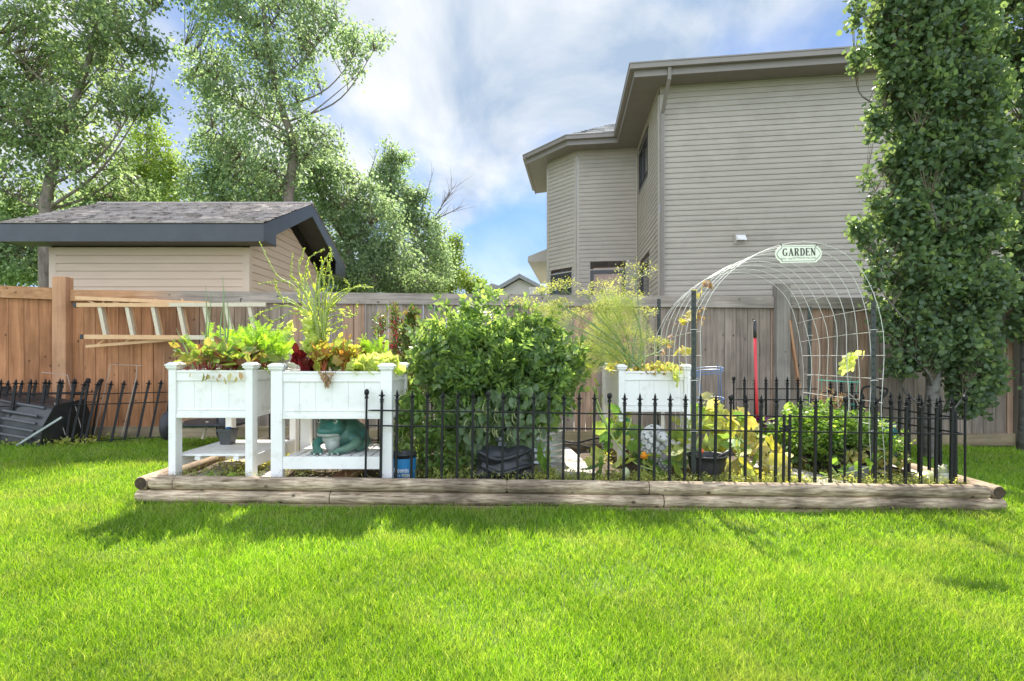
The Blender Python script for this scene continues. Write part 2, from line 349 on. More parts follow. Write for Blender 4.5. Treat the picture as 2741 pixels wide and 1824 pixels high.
def in_ellipsoids(lobes, n, rg, shell=0.0):
    """random points in a union of ellipsoids [(center, radii, weight)]"""
    w = np.array([l[2] for l in lobes], dtype=float); w /= w.sum(); which = rg.choice(len(lobes), n, p=w)
    u = unit(rg.normal(size=(n, 3))); r = rg.random(n)**(1/3.0)
    if shell > 0: r = shell+(1-shell)*r
    c = np.array([list(l[0]) for l in lobes])[which]; rad = np.array([list(l[1]) for l in lobes])[which]
    return c+u*rad*r[:, None]
def catmull(pts, k=5):
    pts = [Vector(p) for p in pts]; q = [pts[0]*2-pts[1]]+pts+[pts[-1]*2-pts[-2]]; out = []
    for i in range(1, len(q)-2):
        p0, p1, p2, p3 = q[i-1:i+3]
        for j in range(k):
            t = j/k; out.append(0.5*((2*p1)+(p2-p0)*t+(2*p0-5*p1+4*p2-p3)*t*t+(3*p1-3*p2+p3-p0)*t**3))
    out.append(pts[-1]); return out
def blob(name, parts, mt, parent=None, vox=0.008, smooth=6, disp=0.0):
    """ellipsoids (c, r[, rot]) and limbs ('t', pts, radii) fused into one continuous skin"""
    mb = MB()
    for p in parts:
        if p[0] == 't': 
            cp = catmull(p[1], 4); rr = []
            for i in range(len(cp)):
                u = i/(len(cp)-1)*(len(p[2])-1); a = int(min(u, len(p[2])-2)); rr.append(p[2][a]+(p[2][a+1]-p[2][a])*(u-a))
            mb.tube(cp, rr, 12); mb.ball(cp[0], rr[0]); mb.ball(cp[-1], rr[-1])
        else: 
            t = MB(); t.ball((0, 0, 0), p[1], 16, 12); M = Matrix.Identity(3)
            if len(p) > 2: from mathutils import Euler; M = Euler([R(a) for a in p[2]]).to_matrix()
            mb.add([M@Vector(v)+Vector(p[0]) for v in t.v], t.f)
    tmp = mesh_obj('tmp', mb.v, mb.f, mt, None)
    rm = tmp.modifiers.new('r', 'REMESH'); rm.mode = 'VOXEL'; rm.voxel_size = vox
    sm = tmp.modifiers.new('s', 'SMOOTH'); sm.iterations = smooth; sm.factor = 0.5
    dg = bpy.context.evaluated_depsgraph_get(); me = bpy.data.meshes.new_from_object(tmp.evaluated_get(dg))
    bpy.data.objects.remove(tmp)
    me.name = name; me.polygons.foreach_set('use_smooth', [True]*len(me.polygons))
    if parent is not None: me.transform(Matrix.Translation(-root_off(parent)))
    if not me.materials: me.materials.append(mt)
    o = bpy.data.objects.new(name, me); C.objects.link(o)
    if parent is not None: o.parent = parent
    return o
def text_obj(name, body, size, mt, parent, loc, extrude=0.0006, offset=0.0, width=None, shear=0.0):
    cu = bpy.data.curves.new(name, 'FONT'); cu.body = body; cu.size = size; cu.extrude = extrude; cu.offset = offset; cu.align_x = 'CENTER'; cu.align_y = 'CENTER'; cu.shear = shear
    t = bpy.data.objects.new('tmp', cu); C.objects.link(t)
    dg = bpy.context.evaluated_depsgraph_get(); me = bpy.data.meshes.new_from_object(t.evaluated_get(dg)); bpy.data.objects.remove(t)
    if width:
        xs = [v.co.x for v in me.vertices]; k = width/(max(xs)-min(xs)); me.transform(Matrix.Diagonal((k, 1, 1, 1)))
    me.transform(Matrix.Rotation(R(90), 4, 'X')); me.transform(Matrix.Translation(Vector(loc)-root_off(parent)))
    me.name = name; me.materials.clear(); me.materials.append(mt)
    o = bpy.data.objects.new(name, me); C.objects.link(o); o.parent = parent; return o

# ------------------------------------------------------------------ shared materials
M_soil = mat('soil', (0.06,0.04,0.028), (0.13,0.09,0.06), 14, 0.95, 0.8)
M_lawnbase = mat('turf', (0.07,0.12,0.022), (0.12,0.19,0.03), 6, 0.95, 0.5)
M_grass = leafmat('grass_blade', [(0.045,0.12,0.014),(0.16,0.29,0.022),(0.21,0.37,0.026),(0.29,0.43,0.04),(0.14,0.29,0.02),(0.42,0.47,0.18)], 0.5, 0.45, (1.2,1.15,0.45), 0.4, 0.8, patch=((0.38,0.39,0.14), 1.7))
M_fence = wood('weathered_fence', (0.195,0.158,0.125), (0.375,0.318,0.268), 'z', 26, 1.4, 0.85, warm=((0.27,0.115,0.05),(0.47,0.225,0.11), False, 0.08), split=(-4.9,-3.2))
M_rail = wood('weathered_rail', (0.21,0.18,0.155), (0.40,0.345,0.30), 'x', 30, 1.8, 0.85, warm=((0.36,0.175,0.08),(0.54,0.30,0.16), False, 0.02), split=(-5.2,-4.0))
M_cedar = wood('cedar_fence', (0.27,0.115,0.05), (0.46,0.215,0.105), 'z', 20, 1.2, 0.7)
M_cedarrail = wood('cedar_rail', (0.36,0.175,0.08), (0.54,0.29,0.15), 'x', 24, 1.2, 0.7)
M_postw = wood('grey_post', (0.21,0.18,0.155), (0.34,0.30,0.26), 'z', 20, 1.0, 0.6)
M_postc = wood('cedar_post', (0.40,0.20,0.11), (0.53,0.30,0.17), 'z', 16, 1.0, 0.6)
M_kick = wood('kickboard', (0.22,0.165,0.10), (0.36,0.28,0.18), 'x', 20, 1.2, 0.4)
M_log = wood('landscape_timber', (0.17,0.11,0.06), (0.72,0.57,0.41), 'x', 70, 7.0, 0.9, island=0.12, dark=1.3)
M_logy = wood('landscape_timber_side', (0.20,0.13,0.08), (0.58,0.45,0.32), 'y', 60, 6.0, 0.5, island=0.12, dark=0.7)
M_logend = mat('timber_end', (0.035,0.022,0.013), (0.09,0.06,0.035), 30, 0.9, 0.6)
M_plank = wood('grey_plank', (0.30,0.27,0.24), (0.50,0.46,0.42), 'y', 24, 1.2, 0.3)
M_redplank = wood('cedar_plank', (0.30,0.15,0.08), (0.46,0.27,0.15), 'y', 24, 1.2, 0.3)
M_white = mat('white_vinyl', (0.86,0.835,0.815), (0.80,0.78,0.76), 5, 0.35, 0.03, lo=0.35, hi=0.8)
def add_grime(m, col, scale, lo, hi, amt):
    nt = m.node_tree; N = nt.nodes; L = nt.links; b = N['Principled BSDF']; src = b.inputs['Base Color'].links[0].from_socket
    tc = N.new('ShaderNodeTexCoord'); no = N.new('ShaderNodeTexNoise'); no.inputs['Scale'].default_value = scale; no.inputs['Detail'].default_value = 9; no.inputs['Roughness'].default_value = 0.7; L.new(tc.outputs['Object'], no.inputs[0])
    mr = N.new('ShaderNodeMapRange'); mr.inputs[1].default_value = lo; mr.inputs[2].default_value = hi; mr.inputs[3].default_value = 0; mr.inputs[4].default_value = amt; L.new(no.outputs[0], mr.inputs[0])
    mx = N.new('ShaderNodeMix'); mx.data_type = 'RGBA'; L.new(mr.outputs[0], mx.inputs[0]); L.new(src, mx.inputs[6]); mx.inputs[7].default_value = rgba(col); L.new(mx.outputs[2], b.inputs['Base Color'])
add_grime(M_white, (0.42,0.37,0.29), 7, 0.54, 0.80, 0.55)
M_iron = mat('black_iron', (0.006,0.006,0.0065), (0.014,0.014,0.0145), 30, 0.5, 0.25, spec=0.3)
M_blackpl = mat('black_plastic', (0.022,0.022,0.024), (0.045,0.045,0.048), 12, 0.42, 0.15)
M_greypl = mat('grey_plastic', (0.07,0.07,0.075), (0.10,0.10,0.105), 12, 0.5, 0.1)
M_alu = mat('aluminium', (0.66,0.57,0.42), (0.55,0.47,0.35), 30, 0.5, 0.05, metal=0.15)
M_orangerail = mat('orange_fibreglass', (0.62,0.36,0.17), (0.72,0.45,0.24), 12, 0.5, 0.05)
M_galv = mat('galvanised_steel', (0.52,0.54,0.55), (0.36,0.38,0.40), 9, 0.36, 0.08, metal=0.75)
M_wire = mat('white_wire', (0.74,0.73,0.68), (0.60,0.59,0.54), 18, 0.4, 0.0, metal=0.2)
M_tpost = mat('dark_green_steel', (0.022,0.028,0.024), (0.04,0.046,0.04), 20, 0.5, 0.2)
M_blue = mat('blue_coated_wire', (0.05,0.16,0.42), (0.08,0.22,0.50), 12, 0.4)
M_greenw = mat('green_coated_wire', (0.05,0.30,0.20), (0.08,0.38,0.26), 12, 0.4)
M_sidh = mat('taupe_siding', (0.365,0.322,0.268), (0.43,0.38,0.32), 1.1, 0.55, 0.12, stretch=(1,1,6), bscale=30)
add_grime(M_sidh, (0.24,0.21,0.175), 0.9, 0.5, 0.75, 0.45)
M_trimh = mat('taupe_trim', (0.38,0.34,0.285), (0.42,0.375,0.32), 3, 0.5)
M_fasciah = mat('taupe_fascia', (0.20,0.175,0.15), (0.23,0.20,0.175), 3, 0.45)
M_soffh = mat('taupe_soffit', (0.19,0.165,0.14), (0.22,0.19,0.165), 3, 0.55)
M_sids = mat('tan_siding', (0.56,0.42,0.305), (0.62,0.465,0.34), 1.6, 0.55, 0.12, stretch=(1,1,6), bscale=30)
M_trims = mat('tan_trim', (0.56,0.43,0.32), (0.60,0.47,0.35), 3, 0.5)
M_fascias = mat('black_fascia', (0.040,0.043,0.050), (0.055,0.058,0.066), 4, 0.38, 0.05)
M_soffs = mat('dark_soffit', (0.045,0.04,0.036), (0.06,0.053,0.047), 4, 0.5)
M_shing = mat('brown_shingles', (0.27,0.22,0.20), (0.48,0.42,0.385), 40, 0.9, 0.8, island=0.32, detail=3)
M_shingg = mat('grey_shingles', (0.20,0.20,0.20), (0.32,0.32,0.32), 40, 0.9, 0.8, island=0.25, detail=3)
M_winfr = mat('dark_window_frame', (0.035,0.033,0.035), (0.05,0.048,0.05), 6, 0.35)
M_glass = mat('window_glass', (0.03,0.035,0.035), (0.05,0.055,0.05), 2, 0.04, spec=0.9)
M_reflpane = mat('window_glass_painted_reflection', (0.24,0.135,0.085), (0.36,0.22,0.145), 5, 0.12, stretch=(1,1,9), spec=0.6)  # shed roof reflection painted into the pane colour
M_bark = mat('bark', (0.10,0.08,0.06), (0.24,0.20,0.16), 10, 0.9, 1.0, stretch=(1,1,0.35), bscale=18)
M_aspenbark = mat('aspen_bark', (0.15,0.14,0.12), (0.05,0.045,0.04), 7, 0.85, 0.5, stretch=(1,1,2.2), lo=0.45, hi=0.7)
M_twig = mat('twig', (0.12,0.09,0.06), (0.20,0.16,0.11), 10, 0.9)
# ================================================================== ground and lawn
BX0, BX1, BY0, BY1 = -2.74, 3.60, 4.0, 6.0      # the raised bed
def build_ground():
    mb = MB(); xs = [-400,-120,-40,-16]+[x*1.0 for x in range(-14, 15)]+[16,40,120,400]; ys = [-60,-20,-6,-2]+[y*0.5 for y in range(-2, 17)]+[10,14,20,40,120,400,900]
    nx = len(xs); V = []
    for y in ys:
        for x in xs:
            xx = max(-14, min(14, x)); yy = y
            z = gz(xx)-0.012-(0.25 if y > 9 else 0)
            V.append((x, y, z))
    Q = []
    for j in range(len(ys)-1):
        for i in range(nx-1): a = j*nx+i; Q.append((a, a+1, a+1+nx, a+nx))
    mb.add(V, Q); tag(mb.build('ground', M_lawnbase), kind='structure')
build_ground()
def build_grass():
    rg = np.random.default_rng(11)
    n = 560000; Y = 1.3*(7.12/1.3)**rg.random(n); X = (rg.random(n)*2-1)*(Y*0.98+1.0); H = np.full(n, 0.044); Wd = 0.0025*(Y/2.0)**0.75     # thinning out with distance
    keep = ~((X > BX0-0.0) & (X < BX1+0.0) & (Y > BY0+0.01) & (Y < BY1+0.05)); X, Y, H, Wd = X[keep], Y[keep], H[keep], Wd[keep]
    # clumps: height and lean drift smoothly over the lawn
    def field(f, s): return np.sin(X*f+s)*np.cos(Y*f*1.3+2*s)+0.5*np.sin(X*f*2.3+Y*f*1.9+s*3)+0.35*np.sin(X*f*5.1-Y*f*4.3+s*5)
    hv = 1+0.22*field(2.1, 1.0)+0.16*field(6.0, 2.2); n = len(X)
    H = H*np.clip(hv, 0.5, 1.7)*(0.55+0.8*rg.random(n)); tall = rg.random(n) < 0.02; H[tall] *= 1.7
    ang = rg.random(n)*2*PI+0.9*field(3.0, 4.0); lean = 0.25+0.75*rg.random(n)
    dx, dy = np.cos(ang)*lean, np.sin(ang)*lean; fa = rg.random(n)*PI; wx, wy = np.cos(fa)*Wd*0.5, np.sin(fa)*Wd*0.5
    Z = -0.010*X-0.012; P = np.stack([X, Y, Z], 1)
    side = np.stack([wx, wy, np.zeros(n)], 1); up = lambda t, b: np.stack([dx*H*b, dy*H*b, H*t], 1)
    v0 = P-side; v1 = P+side; m = P+up(0.5, 0.18); v2 = m+side*0.85; v3 = m-side*0.85; v4 = P+up(0.88, 0.75)
    V = np.stack([v0, v1, v2, v3, v4], 1).reshape(-1, 3)
    b = np.arange(n)*5; idx = np.stack([b, b+1, b+2, b+3, b+3, b+2, b+4], 1).ravel(); st = np.stack([np.arange(n)*7, np.arange(n)*7+4], 1).ravel(); tt = np.tile([4, 3], n)
    tag(np_obj('grass', V, idx, st, tt, M_grass), 'short bright green lawn grass in front of and around the raised bed', 'grass', kind='stuff')
build_grass()
mb = MB(); mb.add([(-2.4,7.32,-0.006),(30,7.32,-0.075),(30,30,-0.075),(-2.4,30,-0.006),(-2.4,7.32,-0.2),(30,7.32,-0.3)], [(0,1,2,3),(4,5,1,0)]); tag(mb.build('bounce_ground', mat('pale_bounce', (0.30,0.285,0.26), (0.44,0.42,0.39), 60, 0.95, 0.8)), kind='structure')  # pale ground added out of sight to bounce light up the house walls

# ================================================================== wooden fence
FY = 7.20
def fence():
    t = thing('wooden_fence', 'weathered grey and cedar board fence running behind the whole garden bed', 'fence', (0, FY, 0))
    zt = 1.915
    def bay(x0, x1, rail_splits, seed):
        rg = random.Random(seed); mb = MB(); x = x0; w = 0.152
        while x < x1-0.02:
            xe = min(x+w, x1); dy = rg.choice((0, 0, 0.004, -0.003)); mb.box(x+0.0035, xe-0.0035, FY+0.03+dy, FY+0.048+dy, gz(x)+0.08, zt+gz(x)-0.02); x += w
        mb.build('board_panel', M_fence, t)
        sp = [x0]+rail_splits+[x1]
        for a, b in zip(sp[:-1], sp[1:]):
            m2 = MB(); m2.add([(a+.002, FY-0.012, zt-0.145+gz(a)), (b-.002, FY-0.012, zt-0.145+gz(b)), (b-.002, FY-0.012, zt+gz(b)), (a+.002, FY-0.012, zt+gz(a)),
                              (a+.002, FY+0.026, zt-0.145+gz(a)), (b-.002, FY+0.026, zt-0.145+gz(b)), (b-.002, FY+0.026, zt+gz(b)), (a+.002, FY+0.026, zt+gz(a))],
                              [(0,1,2,3),(7,6,5,4),(0,3,7,4),(1,5,6,2),(3,2,6,7),(0,4,5,1)]); m2.build('top_rail', M_rail, t)
        m3 = MB(); m3.box(x0+.003, x1-.003, FY-0.012, FY+0.026, gz(x0)-0.03, gz((x0+x1)/2)+0.145, 0.004); m3.build('kickboard', M_kick, t)
    posts = [-5.87, -2.63, 0.512, 3.52, 6.68, 9.80, 12.9]
    for i in range(6):
        a, b = posts[i]+0.093, posts[i+1]-0.093
        if i == 1: bay(a, posts[2], [], 10+i)
        elif i == 2: bay(posts[2], b, [], 10+i)
        else: bay(a, b, [], 10+i)
    for i, x in enumerate(posts):
        if i == 2: continue
        mb = MB(); top = zt+(0.165 if i != 1 else 0.09)+gz(x); mb.box(x-0.09, x+0.09, FY-0.075, FY+0.06, gz(x)-0.05, top, 0.006)
        mb.build('post', M_postc if i == 0 else M_postw, t)
    # hooks screwed to the rail
    for px, py, zz in ((395, 811, 0), (288, 822, 0), (646, 806, 0)):
        p = U(px, py, FY-0.03); mb = MB(); mb.tube([p+Vector((0,0.02,0.03)), p+Vector((0,-0.02,0.03)), p+Vector((0,-0.03,0)), p+Vector((0,-0.02,-0.015))], 0.005, 5); mb.build('hook', M_iron, t)
    # angled section coming towards the house on the left
    t2 = thing('wooden_fence', 'orange cedar fence section left of the tall cedar post', 'fence', (-6.3, 7.0, 0))
    A = Vector((-5.98, 7.17, 0)); B = Vector((-9.6, 5.47, 0)); d = (B-A).normalized(); nrm = Vector((d.y, -d.x, 0)); nrm = nrm if nrm.y > 0 else -nrm
    Lg = (B-A).length; mb = MB(); s = 0.0
    while s < Lg:
        a = A+d*(s+.002)+nrm*0.03; b = A+d*(s+.150)+nrm*0.03; q = nrm*0.018; z0, z1 = 0.17, 2.0
        P = [a, b, b+q, a+q]; mb.add([p+Vector((0,0,z0)) for p in P]+[p+Vector((0,0,z1)) for p in P], [(0,1,2,3),(7,6,5,4),(0,4,5,1),(1,5,6,2),(2,6,7,3),(3,7,4,0)]); s += 0.152
    mb.build('board_panel', M_cedar, t2)
    mb = MB(); mb.obox(A+Vector((0,0,1.915)), B+Vector((0,0,1.935)), 0.038, 0.145); mb.build('top_rail', M_cedarrail, t2)
    mb = MB(); mb.obox(A+Vector((0,0,0.11)), B+Vector((0,0,0.115)), 0.038, 0.14); mb.build('kickboard', M_kick, t2)
    p = A.lerp(B, 0.13)+Vector((0, -0.04, 1.87)); mb = MB(); mb.tube([p+Vector((0,0.02,0.04)), p+Vector((0,-0.02,0.04)), p+Vector((0,-0.03,0)), p+Vector((-0.12,-0.03,-0.03))], 0.006, 5); mb.build('hook', M_iron, t2)
fence()

# ================================================================== siding and shingles
def siding(mb, p0, p1, z0, z1, c, nrm, holes=(), top=None, out=0.021, flat=False):
    p0 = Vector((p0[0], p0[1], 0)); p1 = Vector((p1[0], p1[1], 0)); L0 = (p1-p0).length; d = (p1-p0)/L0; n = Vector((nrm[0], nrm[1], 0)).normalized(); k = 0
    prof = [(0.0, 0.0), (out, 0.0), (out*1.0, 0.05), (out*0.92, 0.50), (out*0.60, 0.60), (out*0.55, 0.88), (0.0, 0.895), (0.0, 1.0)] if not flat else [(0.0, 0.0), (out, 0.0), (out*0.85, 0.93), (0.0, 0.935), (0.0, 1.0)]
    while z0+k*c < z1-1e-4:
        za = z0+k*c; zb = min(za+c, z1); k += 1
        iv = [(0.0, L0)]
        for (u0, u1, h0, h1) in holes:
            if zb > h0+0.02 and za < h1-0.02:
                nv = []
                for a, b in iv:
                    if u1 <= a or u0 >= b: nv.append((a, b)); continue
                    if u0 > a: nv.append((a, u0))
                    if u1 < b: nv.append((u1, b))
                iv = nv
        for a, b in iv:
            V = []
            for o, f in prof:
                z = za+(zb-za)*f; aa, bb = a, b
                if top: t0, t1 = top(z); aa = max(a, t0); bb = min(b, t1)
                if bb < aa: aa = bb = 0.5*(aa+bb)
                for u in (aa, bb): q = p0+d*u+n*o; V.append((q.x, q.y, z))
            mb.add(V, [(2*i, 2*i+1, 2*i+3, 2*i+2) for i in range(len(prof)-1)])
def shingle(mb, a, b, c, d, rows, seed=1, lift=0.008, tab=0.16):
    """tabs laid in rows from the eave a-b up to the ridge d-c"""
    rg = random.Random(seed); a, b, c, d = map(Vector, (a, b, c, d)); n = (b-a).cross(d-a).normalized()
    if n.z < 0: n = -n
    for r in range(rows):
        t0, t1 = r/rows, (r+1.06)/rows; t1 = min(t1, 1.0)
        l0, r0, l1, r1 = a.lerp(d, t0), b.lerp(c, t0), a.lerp(d, t1), b.lerp(c, t1); wid = (r0-l0).length; u = -rg.random()*tab
        while u < wid:
            w = tab*rg.choice((0.5, 0.8, 1.0, 1.3)); ua, ub = max(u, 0)/wid, min(u+w, wid)/wid; u += w
            if ub <= ua: continue
            h = lift*rg.choice((1, 1, 1.9)); q0 = l0.lerp(r0, ua); q1 = l0.lerp(r0, ub); q2 = l1.lerp(r1, ub); q3 = l1.lerp(r1, ua)
            mb.add([q0+n*h*1.6, q1+n*h*1.6, q2+n*0.002, q3+n*0.002, q0-n*0.002, q1-n*0.002], [(0,1,2,3),(4,5,1,0)])

# ================================================================== shed
def shed():
    t = thing('garden_shed', 'tan vinyl sided shed with black fascia and brown shingle roof behind the fence', 'shed', (-5.85, 8.9, 0))
    x0, x1, y0, y1 = -7.45, -4.26, 8.9, 11.95; zs = 2.87
    mb = MB(); siding(mb, (x0, y0), (x1, y0), 0.0+0.07, 2.83, 0.127, (0, -1), flat=True); mb.build('front_wall', M_sids, t)
    yr = 10.52; ridge = 4.02; pit = (ridge-3.15)/(yr-8.45)
    def top(z):
        if z <= 2.95: return (0, 9)
        h = (z-2.95)/pit; return (h*0.98, (y1-y0)-h*0.98)
    mb = MB(); siding(mb, (x1, y0), (x1, y1), 0.07, 3.55, 0.127, (1, 0), top=top, flat=True); mb.build('gable_wall', M_sids, t)
    mb = MB(); mb.add([(x0,y0,0),(x0,y1,0),(x0,y1,2.9),(x0,yr,3.55),(x0,y0,2.9)], [(0,1,2,3,4)]); mb.add([(x0,y1,0),(x1,y1,0),(x1,y1,2.9),(x0,y1,2.9)], [(0,1,2,3)]); mb.build('back_wall', M_sids, t)
    for (cx, cy) in ((x0, y0), (x1, y0), (x1, y1)):
        mb = MB(); s = -1 if cx == x0 else 1; q = -1 if cy == y0 else 1
        mb.box(min(cx-s*0.09, cx+s*0.022), max(cx-s*0.09, cx+s*0.022), min(cy, cy+q*0.022), max(cy, cy+q*0.022), 0, 2.86)
        mb.box(min(cx, cx+s*0.0225), max(cx, cx+s*0.0225), min(cy-q*0.09, cy-q*0.0005), max(cy-q*0.09, cy-q*0.0005), 0, 2.86)
        mb.build('corner_trim', M_trims, t)
    mb = MB(); mb.box(x0+0.09, x1-0.09, y0-0.024, y0+0.0, 2.79, 2.862)
    x = x0+0.2
    mb.build('frieze_trim', M_trims, t)
    X0, X1, Y0, Y1 = -7.92, -3.82, 8.45, 12.6; ze = 3.14
    mb = MB(); sh0 = (X0, Y0-0.02, ze+0.012)
    shingle(mb, (X0, Y0-0.02, ze+0.008), (X1+0.02, Y0-0.02, ze+0.008), (X1+0.02, yr, ridge), (X0, yr, ridge), 16, 3)
    shingle(mb, (X1+0.02, Y1+0.02, ze+0.008), (X0, Y1+0.02, ze+0.008), (X0, yr, ridge), (X1+0.02, yr, ridge), 16, 4)
    shl = mb.build('shingle_roof', M_shing, t)
    mb = MB(); mb.tube([(X0, yr, ridge+0.005), (X1+0.02, yr, ridge+0.005)], 0.035, 6); mb.build('ridge_cap', M_shing, t)
    mb = MB()   # roof deck
    mb.add([(X0+.02,Y0+.02,ze-0.03),(X1-.02,Y0+.02,ze-0.03),(X1-.02,yr,ridge-0.035),(X0+.02,yr,ridge-0.035),(X0+.02,Y1-.02,ze-0.03),(X1-.02,Y1-.02,ze-0.03)], [(0,1,2,3),(3,2,5,4)]); mb.build('roof_deck', M_soffs, t)
    mb = MB(); mb.box(X0, X1-0.02, Y0, Y0+0.022, ze-0.27, ze); mb.build('fascia', M_fascias, t)
    mb = MB(); mb.box(X0, X1-0.02, Y1-0.022, Y1, ze-0.27, ze); mb.build('fascia', M_fascias, t)
    for xx in (X1-0.018, X0+0.0):      # rake boards with their boxed returns
        mb = MB(); w = 0.025; h = 0.24
        for (ya, yb) in ((Y0, yr), (Y1, yr)):
            V = [(xx, ya, ze-0.27 if ya == Y0 else ze-0.27), (xx, yb, ridge-h), (xx, yb, ridge+0.0), (xx, ya, ze)]
            V += [(xx+w, p[1], p[2]) for p in V]
            mb.add(V, [(0,1,2,3),(7,6,5,4),(0,4,5,1),(3,2,6,7),(0,3,7,4)])
            yq = y0 if ya == Y0 else y1; sg = 1 if ya == Y0 else -1
            zq = ze+pit*abs(yq-ya)-0.22
            mb.add([(xx, ya+sg*0.001, ze-0.268), (xx, yq, ze-0.27), (xx, yq, zq), (xx+w-0.002, ya+sg*0.001, ze-0.268), (xx+w-0.002, yq, ze-0.27), (xx+w-0.002, yq, zq)], [(0,1,2),(5,4,3),(0,3,4,1),(1,4,5,2)])
        mb.build('rake_board', M_fascias, t)
    mb = MB(); mb2 = MB(); x = X0+0.02        # front and rear soffits with grooves
    while x < X1-0.04:
        mb.box(x, x+0.095, Y0+0.02, y0-0.001, ze-0.262, ze-0.252); mb2.box(x, x+0.095, y1+0.001, Y1-0.02, ze-0.262, ze-0.252)
        x += 0.1
    mb.build('eave_soffit', M_soffs, t); mb2.build('eave_soffit', M_soffs, t)
    mb = MB(); N = 26           # sloping soffit under the gable overhang
    for side in (0, 1):
        ya, za = (y0, ze-0.16+pit*(y0-Y0)) if side == 0 else (y1, ze-0.16+pit*(Y1-y1))
        for k in range(N):
            f0, f1 = k/N, (k+0.93)/N; A = (ya+(yr-ya)*f0, za+(ridge-0.17-za)*f0); B = (ya+(yr-ya)*f1, za+(ridge-0.17-za)*f1)
            mb.add([(x1+0.001, A[0], A[1]), (X1-0.02, A[0], A[1]), (X1-0.02, B[0], B[1]), (x1+0.001, B[0], B[1])], [(0,1,2,3)])
    mb.build('gable_soffit', M_soffs, t)
shed()

